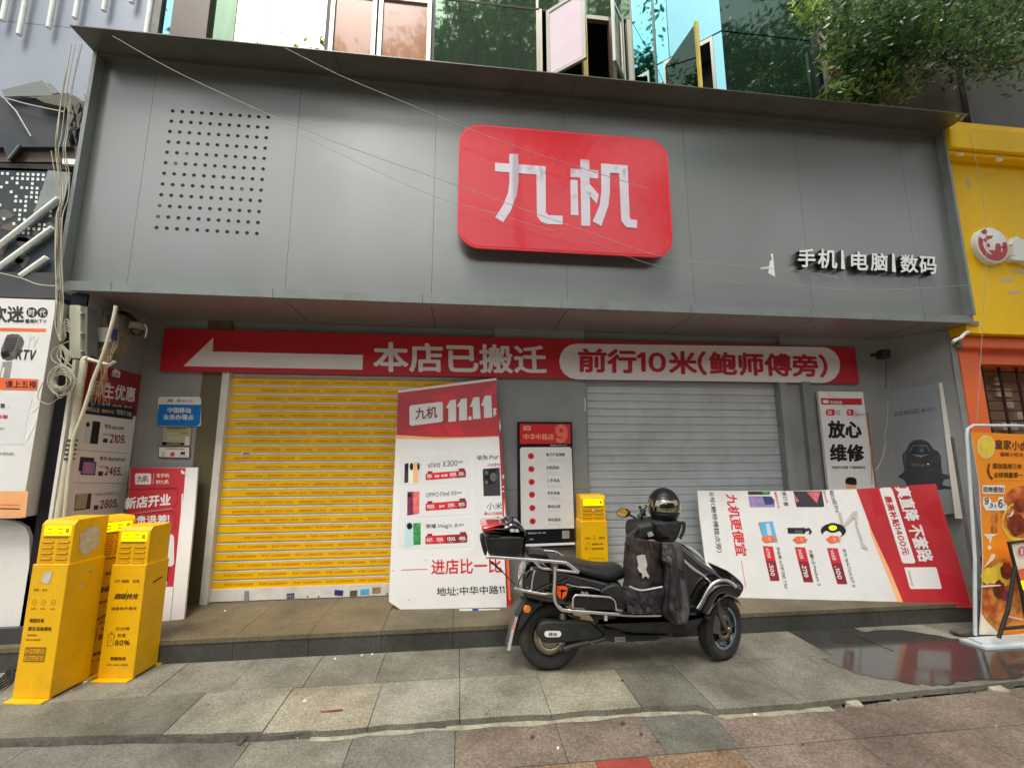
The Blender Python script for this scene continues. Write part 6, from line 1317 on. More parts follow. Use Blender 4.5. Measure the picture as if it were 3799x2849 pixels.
bl(z2_, 1750, 1500, 50, 42, 'pastry_c', 4); bl(z2_, 1850, 1420, 22, 30, 'pastry_b', 5); bl(z3_, 1650, 750, 40, 70, 'pastry_a', 5); bl(z3_, 1700, 480, 22, 34, 'pastry_b', 6); bl(z3_, 1830, 600, 14, 20, 'print_wine', 7); bl(z3_, 1480, 200, 26, 30, 'pastry_c', 5); bl(z3_, 1880, 130, 24, 22, 'pastry_b', 6)
a.pp(pr, zs(z3_, [(1340, 940), (1420, 1100), (1680, 1360), (1720, 1400), (1300, 1400)]), 'print_cream', 5)
a.build('print', ad)
a = MB(); a.pslab(YP(YA-.03), zs(z3_, [(1360, 405), (1740, 385), (1742, 400), (1362, 432)]), 0.01, 'ad_white'); a.pslab(YP(YA-.03), zs(z3_, [(1845, 1010), (2200, 1085), (2195, 1105), (1840, 1030)]), 0.01, 'ad_white'); a.build('cross_bar', ad)
ea = thing('menu_easel', (8.7, -0.55, 0), 'dark wooden easel with a yellow and white menu card in front of the orange advert', 'easel')
YE = -0.55
a = MB(); E_ = YP(YE)
a.tube([E_.h(*z2_(1900, 840)), E_.h(*z2_(2110, 1659)), E_.h(*z3_(2160, 500)), E_.h(*z3_(2215, 900)), E_.h(3830, 2390)], 0.012, 'easel_black', 6); a.tube([YP(YE-.05).h(*z3_(2030, 0)), YP(YE-.05).h(*z3_(1880, 900)), YP(YE-.05).h(*z3_(1690, 1470))], 0.014, 'easel_black', 6); a.tube([E_.h(*z2_(1880, 845)), E_.h(3860, 2000)], 0.01, 'easel_black', 6)
a.tube([YP(YE-.03).h(*z3_(1790, 1280)), YP(YE-.03).h(3860, 2318)], 0.012, 'easel_black', 6); a.build('frame', ea)
a = MB(); a.pslab(YP(YE+.01), [z2_(1955, 860), (3860, 2012), (3860, 2280), z3_(2200, 420), z2_(2130, 1659)], 0.01, 'print_cream'); a.build('menu_card', ea)
a = MB(); mp_ = YP(YE+.008); a.pp(mp_, [z2_(2080, 1400), z2_(2300, 1340), z2_(2300, 1659), z2_(2125, 1659)], 'print_orange'); a.pp(mp_, [z3_(2120, 300), z3_(2300, 290), z3_(2300, 560), z3_(2180, 460)], 'glow_yellow', 2); a.pp(mp_, circ(z2_, 2170, 1020, 110, 130), 'poster_white', 2); a.pp(mp_, circ(z2_, 2170, 1020, 85, 105), 'print_pink', 3); a.pp(mp_, zs(z2_, [(2150, 960), (2185, 960), (2185, 1090), (2150, 1080)]), 'poster_white', 4); a.build('print', ea)  # yellow corner of the card also carries the added glow
a = MB(); c_ = ZP(0).h(*z3_(1050, 1450)); a.pebble([Vector((c_.x-.08, 0, .005)), Vector((c_.x+.12, 0, .0)), Vector((c_.x+.12, 0, .04)), Vector((c_.x-.06, 0, .045))], c_.y, c_.y+.08, .01, .015, 'debris'); tag(a.build('brick'), 'loose rounded brick lying beside the white base of the orange advert', 'brick')

# ------------------------------------------------------------ electric scooter
YS = -0.48; YN = YS-0.16
sc_ = thing('electric_scooter', (5.35, YS, 0), 'black electric scooter with chrome rails and a rear top box parked by the step', 'scooter')
w4, w5, w6, w7, w3 = zm(1750, 1750, 700), zm(2150, 1750, 700), zm(1750, 2050, 700), zm(2150, 2050, 700), zm(1400, 1800, 800)
def PX(y, z, pts): return [YP(y).h(*z(*p)) for p in pts]
def wheel(cx, cz, ang, front):
    c = Vector((cx, YS, cz)); d = Vector((math.cos(ang), math.sin(ang), 0)); ax = Vector((math.sin(ang), -math.cos(ang), 0))   # ax points to the viewer's side
    r = 0.213; mb = MB(); tw = 0.05
    prof = [(.135, -.034), (.150, -.044), (.178, -.05), (.198, -.044), (.209, -.028), (.213, 0), (.209, .028), (.198, .044), (.178, .05), (.150, .044), (.135, .034)]
    mb.lathe(c, ax, prof, 'rubber', 56)
    for k in range(72):
        q = 2*math.pi*k/72
        for s in (-1, 1):
            o = c+(d*math.cos(q)+Vector((0, 0, 1))*math.sin(q))*0.2105+ax*s*0.022; t = -d*math.sin(q)+Vector((0, 0, 1))*math.cos(q); nn = d*math.cos(q)+Vector((0, 0, 1))*math.sin(q)
            mb.obox(o, t*0.0035+ax*s*0.002, ax*0.014, nn*0.0022, 'plastic_black')
    ty = mb.build('wheel', sc_)
    mb = MB(); mb.lathe(c, ax, [(.139, -.03), (.137, .0), (.139, .030), (.132, .036), (.126, .030), (.118, .010), (.05, .004), (.05, .03), (.03, .036), (0.0, .036)], 'gloss_black' if front else 'plastic_black', 48)
    for k in range(5):
        q = 2*math.pi*k/5+.3; nn = d*math.cos(q)+Vector((0, 0, 1))*math.sin(q); t = -d*math.sin(q)+Vector((0, 0, 1))*math.cos(q); mb.obox(c+nn*.085+ax*.012, nn*.045, t*.016, ax*.010, 'gloss_black')
    mb.build('rim', ty)
    return c, d, ax, ty
rc = Y(2038, 2372, YS); rc = wheel(rc.x, 0.213, 0, False)
fcx = Y(2672, 2337, YS).x
fc = wheel(fcx, 0.213, R(25), True)
c, d, ax, ty = fc
mb = MB()
for k in range(30):
    q0, q1 = R(-150+k*8), R(-150+k*8+6.4)
    if q0 > R(62): break
    pts = []
    for r, q in ((.1405, q0), (.1405, q1), (.126, q1), (.126, q0)): pts.append(c+(d*math.cos(q)+Vector((0, 0, 1))*math.sin(q))*r+ax*.0372)
    mb.poly(pts, 'rim_blue')
mb.build('reflective_rim_tape', ty)
mb = MB(); mb.lathe(c, ax, [(.085, .036), (.085, .040), (.05, .040), (.05, .036)], 'dull_steel', 36); mb.build('brake_disc', ty)
mb = MB(); mb.pebble(PX(YS-.05, w7, [(1500, 720), (1570, 690), (1620, 760), (1640, 880), (1600, 950), (1530, 920), (1500, 860)]), YS-.075, YS-.05, .004, .008, 'cast_grey', 1); mb.build('brake_caliper', sc_)
mb = MB(); fk = [Y(*w7(1600, 560), YS-.055), Y(*w7(1640, 700), YS-.06), Y(*w7(1700, 860), YS-.06), c+ax*.06]
mb.tube(fk, [.022, .022, .02, .018], 'cast_grey', 10); mb.lathe(c+ax*.045, ax, [(0.024, 0), (.024, .03), (.012, .04), (0, .04)], 'dull_steel', 14); fk2 = [p+Vector((0, .13, 0)) for p in fk[:3]]+[c-ax*.06]; mb.tube(fk2, .018, 'cast_grey', 8); mb.build('fork', sc_)
c, d, ax, ty = rc
mb = MB(); mb.lathe(c, ax, [(.115, .030), (.116, .042), (.09, .045), (.0, .045)], 'dull_steel', 40); mb.build('hub', ty)
mb = MB(); mb.lathe(c, ax, [(.082, .046), (.082, .052), (.070, .052), (.070, .046)], 'chrome', 40); mb.build('hub_ring', ty)
# swing arm cover
mb = MB(); mb.pebble(PX(YN+.03, w6, [(755, 960), (775, 900), (810, 820), (900, 800), (1200, 812), (1390, 820), (1450, 860), (1560, 960), (1500, 1020), (1440, 1035), (870, 1075), (830, 1050)]), YN+.03, YS-.06, .012, .02, 'plastic_black', 1); mb.build('swing_arm_cover', sc_)
mb = MB(); pl_ = YP(YN+.029); mb.pp(pl_, rrect(w6, 852, 914, 1050, 988, 36), 'white_letter', 1); T(mb, pl_, w6, '雅迪', 900, 975, 1000, 975, 42, 'print_ink', 2, .02); mb.build('badge', sc_)
mb = MB(); mb.tube(PX(YN+.02, w6, [(1075, 1135), (1200, 1090), (1340, 1060), (1460, 1040), (1560, 1010)]), [.020, .016, .015, .013, .013], 'plastic_black', 8); mb.tube(PX(YN+.01, w6, [(1040, 1080), (1050, 1150)]), .008, 'dull_steel', 6); mb.tube(PX(YN+.01, w6, [(1380, 1040), (1440, 1070)]), .010, 'dull_steel', 6); mb.build('side_stand', sc_)
mb = MB(); mb.tube(PX(YS-.08, w6, [(1070, 700), (1065, 820)]), .022, 'cast_grey', 10); mb.tube(PX(YS-.09, w6, [(1130, 700), (1160, 740), (1270, 765)]), .010, 'cast_grey', 8)
for i in range(5): mb.lathe(Y(*w6(1068, 715+i*22), YS-.08), (0, 0, 1), [(.027, -.004), (.03, 0), (.027, .004)], 'dull_steel', 14)
mb.build('shock_absorber', sc_)
# battery tray, lower frame
mb = MB(); mb.pebble(PX(YN+.06, w6, [(1560, 900), (1620, 880), (1740, 900), (1810, 960), (2050, 960), (2212, 960), (2212, 1030), (2000, 1040), (1820, 1055), (1600, 1050), (1540, 1000)]), YN+.06, YS+.1, .006, .01, 'plastic_black', 1)
mb.pebble(PX(YN+.07, w7, [(540, 950), (800, 955), (900, 970), (1100, 965), (1095, 1000), (940, 1010), (780, 1020), (560, 1040)]), YN+.07, YS+.1, .006, .01, 'cast_grey', 1); mb.build('underbody_frame', sc_)
mb = MB(); pl_ = YP(YN+.058); mb.pp(pl_, zs(w6, [(1674, 988), (1798, 984), (1802, 1040), (1680, 1044)]), 'print_midgrey', 1); T(mb, pl_, w6, 'DM7283', 1690, 1030, 1790, 1028, 28, 'print_ink', 2); mb.build('sticker', sc_)
# rear bodywork
mb = MB(); mb.pebble(PX(YN+.02, w6, [(640, 190), (700, 140), (900, 175), (1100, 200), (1250, 240), (1420, 280), (1600, 330), (1750, 350), (1800, 420), (1840, 560), (1860, 680), (1700, 690), (1500, 680), (1100, 650), (980, 620), (820, 600), (690, 560), (600, 520), (590, 400), (600, 280)]), YN+.02, YS+.14, .035, .06, 'gloss_black', 2); mb.build('rear_body', sc_)
mb = MB(); mb.pebble(PX(YN-.004, w6, [(1480, 480), (1580, 400), (1700, 360), (1790, 420), (1850, 660), (1740, 690), (1700, 600), (1660, 530)]), YN-.004, YN+.06, .01, .014, 'plastic_black', 2); mb.build('side_cover', sc_)
mb = MB(); mb.tube(smooth_path(PX(YN+.004, w6, [(1110, 365), (1250, 400), (1400, 410), (1500, 440)]), 4), .006, 'chrome', 6); mb.tube(smooth_path(PX(YN+.006, w6, [(760, 450), (900, 380), (1050, 350), (1150, 300)]), 4), .004, 'plastic_black', 6); mb.build('body_trim', sc_)
mb = MB(); pl_ = YP(YN+.004)
for pts in ([(1000, 388), (1040, 384), (1100, 390), (1128, 420), (1118, 440), (1060, 428), (1040, 440), (1005, 425)], [(996, 420), (1048, 458), (1046, 540), (1020, 525), (1000, 480)], [(1124, 446), (1068, 460), (1056, 542), (1085, 525), (1112, 490)]): mb.pp(pl_, zs(w6, pts), 'logo_orange', 2)
mb.build('emblem', sc_)
mb = MB(); T(mb, pl_, w6, '雅迪', 1278, 492, 1368, 496, 40, 'reflective_tape', 2, .02); mb.build('lettering', sc_)
mb = MB(); mb.pebble(PX(YS-.06, w6, [(640, 160), (690, 150), (720, 250), (700, 360), (660, 430), (600, 400), (610, 280)]), YS-.08, YS+.08, .01, .015, 'lens_clear', 2); mb.build('tail_lamp', sc_)
# mudguard, plate holder, reflector
mb = MB(); mb.pebble(PX(YS-.06, w6, [(600, 540), (860, 590), (760, 650), (660, 760), (600, 860), (545, 910), (530, 900), (560, 780), (600, 660)]), YS-.075, YS+.06, .006, .015, 'plastic_black', 1); mb.build('rear_mudguard', sc_)
mb = MB(); mb.pslab(YP(YS-.08), zs(w6, [(590, 560), (632, 580), (545, 735), (490, 712)]), .10, 'cast_grey'); mb.pslab(YP(YS-.07), zs(w6, [(515, 740), (545, 745), (500, 900), (450, 1150), (412, 1140), (470, 880)]), .12, 'reflective_tape', 'cast_grey'); mb.pslab(YP(YS-.0705), zs(w6, [(505, 780), (520, 785), (490, 900), (470, 900)]), .01, 'print_pink'); mb.build('number_plate_holder', sc_)
mb = MB(); cr = Y(*w6(650, 655), YS-.076); mb.lathe(cr, (0, -1, 0), [(.026, 0), (.026, .008), (.02, .011), (0, .012)], 'reflector_orange', 24); mb.build('reflector', sc_)
# seat
def loft(mb, secs, m, n=18, pw=2.6):   # sections: centre x, z top, z bottom, half width, y centre
    vs = []
    for x, zt, zb, hw, yc in secs:
        for k in range(n):
            q = 2*math.pi*k/n; cq, sq = math.cos(q), math.sin(q)
            vs.append((x, yc+hw*math.copysign(abs(cq)**(2/pw), cq), (zt+zb)/2+(zt-zb)/2*math.copysign(abs(sq)**(2/pw), sq)))
    k = len(secs); mb.add(vs, [(i*n+j, i*n+(j+1) % n, (i+1)*n+(j+1) % n, (i+1)*n+j) for i in range(k-1) for j in range(n)], m, True)
    mb.add(vs[:n], [tuple(range(n))], m, True); mb.add(vs[-n:], [tuple(reversed(range(n)))], m, True)
def sec(u, vt, vb, hw, z=w4): a_, b_ = Y(*z(u, vt), YS-.08), Y(*z(u, vb), YS-.08); return (a_.x, a_.z, b_.z, hw, YS)
mb = MB(); loft(mb, [sec(900, 1040, 1060, .05), sec(930, 1025, 1080, .11), sec(1050, 1035, 1105, .135), sec(1200, 1055, 1165, .145), sec(1330, 1072, 1215, .15), sec(1450, 1100, 1250, .15), sec(1560, 1112, 1285, .145), sec(1660, 1105, 1295, .13), sec(1740, 1105, 1280, .11), sec(1800, 1130, 1262, .08), sec(1822, 1170, 1230, .04)], 'seat_vinyl'); mb.build('seat', sc_)
mb = MB(); mb.pebble(PX(YS-.10, w4, [(640, 930), (840, 945), (890, 960), (912, 1010), (900, 1030), (660, 1010)]), YS-.10, YS+.10, .012, .02, 'seat_vinyl', 2); mb.build('backrest_pad', sc_)
# top box
tbx = MB(); tbx.pebble(PX(YS-.17, w4, [(148, 745), (640, 738), (652, 760), (630, 1000), (600, 1010), (220, 995), (190, 960), (165, 850)]), YS-.17, YS+.17, .02, .04, 'box_black', 1); o = tbx.build('top_box', sc_)
mb = MB(); mb.pebble(PX(YS-.18, w4, [(120, 650), (160, 635), (400, 625), (430, 600), (480, 582), (560, 600), (610, 650), (645, 720), (645, 750), (400, 738), (150, 742), (125, 715)]), YS-.18, YS+.18, .025, .05, 'gloss_black', 2); lo_ = mb.build('lid', o)
mb = MB(); mb.pebble(PX(YS-.186, w4, [(112, 655), (160, 632), (380, 620), (400, 632), (330, 668), (260, 695), (130, 712)]), YS-.187, YS+.186, .014, .03, 'lens_red', 2); mb.build('red_reflector', lo_)
mb = MB(); pl_ = YP(YS-.183); T(mb, pl_, w4, '雅迪', 446, 706, 552, 708, 40, 'white_letter', 2, .03); mb.build('lettering', lo_)
mb = MB(); mb.pebble(PX(YS-.06, w4, [(95, 760), (140, 740), (190, 800), (180, 980), (150, 990), (110, 860)]), YS-.06, YS+.06, .008, .015, 'plastic_black', 1); mb.build('latch', o)
mb = MB(); 
for (xa, ya, xb, yb) in ((230, 740, 330, 752), (170, 735, 215, 750)): mb.pslab(YP(YS-.178), zs(w4, [(xa, ya), (xb, ya+4), (xb, yb+4), (xa, yb)]), .02, 'plastic_black')
mb.pslab(YP(YS-.172), zs(w4, [(200, 880), (640, 952), (638, 962), (200, 890)]), .01, 'hole_dark'); mb.build('box_moulding', o)
# chrome rails
def rail(name, z, pts, y, r=.011, m='chrome', k=5, both=False):
    mb = MB(); P_ = PX(y, z, pts); mb.tube(smooth_path(P_, k), r, m, 10)
    if both: mb.tube(smooth_path([Vector((p.x, 2*YS-p.y, p.z)) for p in P_], k), r, m, 10)
    return mb.build(name, sc_)
rail('luggage_rack', w4, [(190, 1000), (210, 995), (620, 1022), (880, 1042), (1090, 1062), (1130, 1080), (1255, 1175)], YN-.0, .0115, both=True)
rail('luggage_rack', w4, [(715, 1030), (760, 1075), (820, 1125), (960, 1145), (1100, 1160), (1240, 1178)], YN, .0095, both=True)
rail('side_guard_rail', w6, [(978, 160), (975, 300), (968, 480), (985, 580), (1030, 640), (1100, 672), (1400, 695), (1750, 722), (1900, 730), (2212, 728)], YN-.045, .0125, k=6)
rail('rear_bumper_rail', w6, [(505, 412), (600, 440), (760, 470), (950, 500)], YN+.0, .0105)
rail('rear_bumper_rail', w6, [(530, 400), (560, 320), (600, 240), (640, 245)], YN+.04, .006, 'dull_steel'); rail('rear_bumper_rail', w6, [(700, 430), (715, 300), (742, 205)], YN+.01, .007, 'chrome')
mb = MB(); mb.tube(PX(YN-.01, w6, [(870, 488), (948, 498)]), .020, 'dull_steel', 10); mb.pslab(YP(YN-.05), zs(w6, [(942, 130), (1015, 130), (1015, 170), (985, 200), (955, 190), (942, 170)]), .04, 'dull_steel'); mb.build('rail_clamp', sc_)
mb = MB(); mb.tube(PX(YN-.04, w6, [(1160, 600), (1160, 680)]), .014, 'dull_steel', 8); mb.tube(PX(YN-.04, w6, [(1572, 730), (1574, 790)]), .012, 'reflective_tape', 8); mb.tube(PX(YN-.04, w6, [(1700, 665), (1765, 670)]), .012, 'chrome', 8); mb.build('rail_clamp', sc_)
mb = MB(); mb.pslab(YP(YN-.05), rrect(w6, 1190, 505, 1690, 660, 40) if 0 else zs(w6, [(1190, 640), (1192, 540), (1215, 508), (1260, 500), (1560, 518), (1640, 530), (1682, 580), (1695, 672), (1400, 655)]), .02, 'box_black'); fr = mb.build('footrest_plate', sc_)
mb = MB(); mb.tube(smooth_path(PX(YN-.058, w6, [(1186, 645), (1188, 545), (1210, 508), (1260, 496), (1560, 514), (1640, 528), (1684, 575), (1698, 675)]), 4), .0075, 'chrome', 8); mb.build('footrest_rim', fr)
mb = MB(); mb.tube(PX(YN-.01, w4, [(212, 1040), (370, 1180), (515, 1325)]), .004, 'plastic_black', 6); mb.tube(PX(YN-.012, w4, [(230, 1050), (360, 1172)]), .0075, 'plastic_black', 6); mb.build('strap', sc_)
# floor, lower fairing and front shield
mb = MB(); mb.pebble(PX(YN-.01, w7, [(230, 770), (540, 745), (1000, 750), (1240, 745), (1490, 695), (1500, 740), (1450, 830), (1400, 890), (1300, 950), (1100, 968), (900, 968), (560, 955), (420, 905), (250, 870), (160, 800)]), YN-.01, YS+.15, .03, .045, 'plastic_black', 2); mb.build('lower_fairing', sc_)
mb = MB(); mb.pslab(YP(YN-.03), zs(w7, [(430, 700), (1080, 712), (1078, 742), (520, 745)]), .34, 'plastic_black'); mb.build('floorboard', sc_)
mb = MB(); mb.tube(PX(YN-.035, w7, [(685, 716), (935, 722)]), .0085, 'reflective_tape', 8); mb.tube(PX(YN-.034, w7, [(935, 724), (1075, 736)]), .006, 'dull_steel', 8); mb.build('floor_edge_strip', sc_)
mb = MB(); mb.pebble(PX(YN+.02, w5, [(1000, 900), (1140, 850), (1200, 850), (1300, 930), (1450, 1060), (1600, 1150), (1700, 1220), (1765, 1290), (1700, 1330), (1560, 1380), (1470, 1500), (1400, 1640), (1200, 1660), (1080, 1600), (1000, 1300)]), YN+.02, YS+.14, .03, .07, 'gloss_black', 2); mb.build('front_shield', sc_)
mb = MB(); mb.tube(smooth_path(PX(YN+.005, w5, [(1185, 990), (1230, 1050), (1350, 1150), (1450, 1220), (1530, 1300)]), 4), [.012]*17, 'chrome', 8); mb.build('shield_trim', sc_)
mb = MB(); mb.pebble(PX(YS+.02, w5, [(1150, 820), (1250, 850), (1350, 910), (1430, 1000), (1460, 1060), (1380, 1050), (1280, 960), (1190, 880)]), YS-.02, YS+.10, .012, .025, 'lens_clear', 2); mb.build('headlamp', sc_)
mb = MB(); mb.tube(smooth_path(PX(YN-.01, w5, [(1420, 1625), (1480, 1520), (1540, 1410), (1620, 1350), (1740, 1350), (1850, 1400)]), 5), .044, 'gloss_black', 14); mb.build('front_bumper_guard', sc_)
mb = MB(); mb.tube(smooth_path(PX(YN-.045, w5, [(1378, 1600), (1430, 1520), (1500, 1390), (1580, 1300), (1680, 1268), (1760, 1290), (1830, 1350)]), 5), .013, 'chrome', 10); mb.build('bumper_trim', sc_)
mb = MB(); mb.pebble(PX(YN+.03, w5, [(1705, 1145), (1760, 1170), (1850, 1240), (1920, 1310), (1935, 1370), (1905, 1430), (1880, 1400), (1830, 1330), (1790, 1260), (1730, 1190)]), YN+.03, YS+.1, .008, .015, 'plastic_black', 1); mb.tube(PX(YN+.02, w5, [(1780, 1230), (1825, 1330)]), .007, 'dull_steel', 8); mb.build('front_plate_bracket', sc_)
mb = MB(); vs = []
c, d, ax, ty = fc
for k in range(13):
    q = R(35+k*10); nn = d*math.cos(q)+Vector((0, 0, 1))*math.sin(q)
    for s in (-1, -.5, 0, .5, 1): vs.append(c+nn*(.236-.02*s*s)+ax*s*.062)
mb.add(vs, [(i*5+j, i*5+j+1, (i+1)*5+j+1, (i+1)*5+j) for i in range(12) for j in range(4)], 'gloss_black', True); mg = mb.build('front_mudguard', sc_); sl = mg.modifiers.new('solid', 'SOLIDIFY'); sl.thickness = .004
# handlebar, mirror, phone holder
mb = MB(); mb.pebble(PX(YS-.14, w5, [(680, 620), (760, 600), (900, 580), (1080, 560), (1180, 575), (1230, 600), (1215, 680), (1180, 760), (1100, 830), (980, 850), (880, 800), (760, 830), (690, 840), (670, 760)]), YS-.14, YS+.12, .03, .06, 'plastic_black', 2); mb.build('handlebar_cover', sc_)
mb = MB(); mb.pp(YP(YS-.146), zs(w5, [(790, 715), (845, 695), (875, 745), (815, 765)]), 'reflective_tape', 1); mb.build('sticker', sc_)
mm_ = MB(); mm_.tube(smooth_path(PX(YS+.05, w5, [(720, 620), (690, 570), (620, 520), (560, 500)]), 4), .007, 'plastic_black', 8); mo_ = mm_.build('mirror', sc_)
mw = [(430, 470), (480, 425), (540, 430), (575, 470), (570, 505), (530, 530), (470, 530), (440, 505)]; cc_ = Y(*w5(502, 480), YS+.04)
mpl = Plane(cc_, (-.92, -.37, .155)); ol = [mpl.h(*w5(*q)) for q in mw]; gl = [mpl.h(*w5(502+(x-502)*.84, 480+(y_-480)*.84), .002) for x, y_ in mw]
mb = MB(); mb.slab(ol, mpl.n, .022, 'plastic_black'); mb.build('mirror_housing', mo_, bevel=.004); mb = MB(); mb.poly(gl, 'mirror_glass'); mb.build('mirror_glass', mo_)
mb = MB()
for q, r in (([(730, 620), (735, 540), (740, 470)], .009), ([(700, 540), (760, 440)], .017), ([(720, 470), (705, 405)], .006), ([(760, 440), (790, 400), (770, 385)], .006), ([(700, 575), (640, 575), (630, 560)], .006), ([(755, 480), (770, 515)], .010)): mb.tube(PX(YS-.02, w5, q), r, 'plastic_black', 8)
mb.lathe(Y(*w5(708, 412), YS-.02), (0, -1, 0), [(.009, -.01), (.009, .01), (0, .01)], 'plastic_black', 10); mb.obox(Y(*w5(700, 515), YS-.03), (.012, 0, .006), (0, .01, 0), (-.004, 0, .01), 'cast_grey'); mb.build('phone_holder', sc_)
mb = MB(); mb.tube(PX(YS-.12, w5, [(1175, 760), (1190, 785)]), .008, 'plastic_black', 6); mb.tube(smooth_path(PX(YS-.12, w5, [(1180, 600), (1225, 600), (1220, 680), (1190, 760)]), 3), .012, 'plastic_black', 8); mb.build('brake_lever', sc_)

# ------------------------------------------------------------ helmet
hm = thing('motorcycle_helmet', (5.58, -0.47, 0.9), 'matt black full face helmet with a mirrored visor resting on the scooter handlebar', 'helmet')
hc = Y(*w5(990, 400), -0.50); RH = 0.113
fwd_ = (CAM-hc); fwd_.z = 0; fwd_.normalize(); fwd_ = (fwd_+Vector((0, 0, -.05))).normalized(); rt_ = fwd_.cross(Vector((0, 0, 1))).normalized()*-1; up2 = rt_.cross(fwd_)*1
if up2.z < 0: up2 = -up2
def hpt(th, ph, r=1.0):
    # th: azimuth from front, ph elevation
    cx, sx = math.cos(th), math.sin(th); ce, se = math.cos(ph), math.sin(ph)
    x = sx*ce*RH*1.02; f = cx*ce*RH*1.22; u = se*RH*1.16
    if se < 0:
        k = -se; u = se*RH*1.42
        if cx > 0: f *= 1+0.10*k; x *= 1-0.26*k*k
        else: f *= 1-.15*k; x *= 1-.3*k*k
    return hc + (rt_*x + fwd_*f)*r + up2*u*r
mb = MB(); N, M = 48, 28; vs = []
phs = [R(-62+152*j/(M-1)) for j in range(M)]
for ph in phs:
    for i in range(N): vs.append(hpt(2*math.pi*i/N, ph))
fa = []
for j in range(M-1):
    for i in range(N):
        th = 2*math.pi*(i+.5)/N; th = th-2*math.pi if th > math.pi else th; ph = (phs[j]+phs[j+1])/2
        if abs(th) < R(72) and R(-14) < ph < R(22): continue
        fa.append((j*N+i, j*N+(i+1) % N, (j+1)*N+(i+1) % N, (j+1)*N+i))
mb.add(vs, fa, 'helmet_matte', True); ho = mb.build('shell', hm); s2 = ho.modifiers.new('solid', 'SOLIDIFY'); s2.thickness = .012; s2.offset = -1
mb = MB(); vs = []; A_, B_ = 24, 10
for j in range(B_+1):
    for i in range(A_+1): vs.append(hpt(R(-80+160*i/A_), R(-10+38*j/B_), 1.025))
mb.add(vs, [(j*(A_+1)+i, j*(A_+1)+i+1, (j+1)*(A_+1)+i+1, (j+1)*(A_+1)+i) for j in range(B_) for i in range(A_)], 'visor_mirror', True); vo = mb.build('visor', hm); s2 = vo.modifiers.new('solid', 'SOLIDIFY'); s2.thickness = .003
mb = MB(); vs = []
for j in range(7):
    for i in range(N): vs.append(hpt(2*math.pi*i/N, R(-60+12*j), .86))
mb.add(vs, [(j*N+i, j*N+(i+1) % N, (j+1)*N+(i+1) % N, (j+1)*N+i) for j in range(6) for i in range(N)], 'hole_dark', True)
vs = [hpt(R(-70+140*i/16), R(p), .90) for p in (-24, 2, 24) for i in range(17)]; mb.add(vs, [(j*17+i, j*17+i+1, (j+1)*17+i+1, (j+1)*17+i) for j in range(2) for i in range(16)], 'hole_dark'); mb.build('lining', hm)
mb = MB(); g_, fs0, _ = glyphs('M', .05)
mb.add([hpt(R(-14+12*p-2), R(13+8*q), 1.032) for p, q, _e in g_], fs0, 'alu_frame')
g_, fs0, _ = glyphs('X', .03); mb.add([hpt(R(2+8*p), R(14+6*q), 1.032) for p, q, _e in g_], fs0, 'alu_frame'); mb.build('visor_print', hm)
mb = MB(); vs = [hpt(R(a_), R(p), 1.012) for p, a_ in ((-33, -9), (-33, 9), (-40, 8), (-40, -8))]; mb.poly(vs, 'plastic_black'); vs = [hpt(R(a_), R(p), 1.012) for p, a_ in ((38, -12), (38, 12), (42, 10), (42, -10))]; mb.poly(vs, 'hole_dark'); mb.build('vent', hm)
# scarf like collar of the cover under the helmet
# ------------------------------------------------------------ winter riding cover
wc = thing('windproof_cover', (5.6, -0.68, 0.4), 'dark padded windproof cover draped over the scooter legs with pale patches', 'riding cover')
from mathutils import noise as mnoise
def cloth(name, left, right, z, y0, bulge, m, nu=26, nv=34, amp=.016, fr=9, seed=0, ybot=0.0):
    """surface between two edge polylines (zoom pixels, top to bottom), with folds"""
    def along(pl, t):
        L = [0]
        for a_, b_ in zip(pl, pl[1:]): L.append(L[-1]+math.dist(a_, b_))
        s = t*L[-1]
        for i in range(len(pl)-1):
            if s <= L[i+1]+1e-9:
                f = (s-L[i])/(L[i+1]-L[i]); return (pl[i][0]+(pl[i+1][0]-pl[i][0])*f, pl[i][1]+(pl[i+1][1]-pl[i][1])*f)
        return pl[-1]
    vs = []
    for j in range(nv+1):
        t = j/nv; A_, B_ = along(left, t), along(right, t)
        for i in range(nu+1):
            s = i/nu; x, y_ = A_[0]+(B_[0]-A_[0])*s, A_[1]+(B_[1]-A_[1])*s
            e = math.sin(math.pi*s)**.6
            f1 = mnoise.noise(Vector((s*fr*.9+seed, t*2.2, seed*1.7))); f2 = abs(mnoise.noise(Vector((s*fr*1.6-t*3, t*5, seed+3)))); f3 = mnoise.noise(Vector((s*22, t*16, seed)))
            yy = y0 - bulge*e + ybot*t + amp*(1.4*f1 + 1.8*(f2-.25)) + .004*f3
            vs.append(YP(yy).h(*z(x, y_)))
    mb = MB(); mb.add(vs, [(j*(nu+1)+i, j*(nu+1)+i+1, (j+1)*(nu+1)+i+1, (j+1)*(nu+1)+i) for j in range(nv) for i in range(nu)], m, True)
    o = mb.build(name, wc); sm_ = o.modifiers.new('solid', 'SOLIDIFY'); sm_.thickness = .012; sm_.offset = -1; return o
cloth('main_panel', [(565, 755), (545, 900), (530, 1100), (545, 1250), (525, 1330), (520, 1440), (590, 1640)], [(985, 830), (975, 950), (990, 1060), (1000, 1300), (970, 1350), (960, 1500), (940, 1650)], w5, YN+.05, .20, 'cloth_brown', seed=1, fr=5, amp=.024)
cloth('main_panel', [(980, 830), (975, 980), (985, 1080), (985, 1300), (960, 1400), (930, 1640), (1130, 1780)], [(1100, 830), (1190, 930), (1225, 1080), (1250, 1250), (1275, 1450), (1275, 1640), (1230, 1790)], w5, YN+.02, .16, 'cloth_dark', seed=4, fr=6, amp=.028)
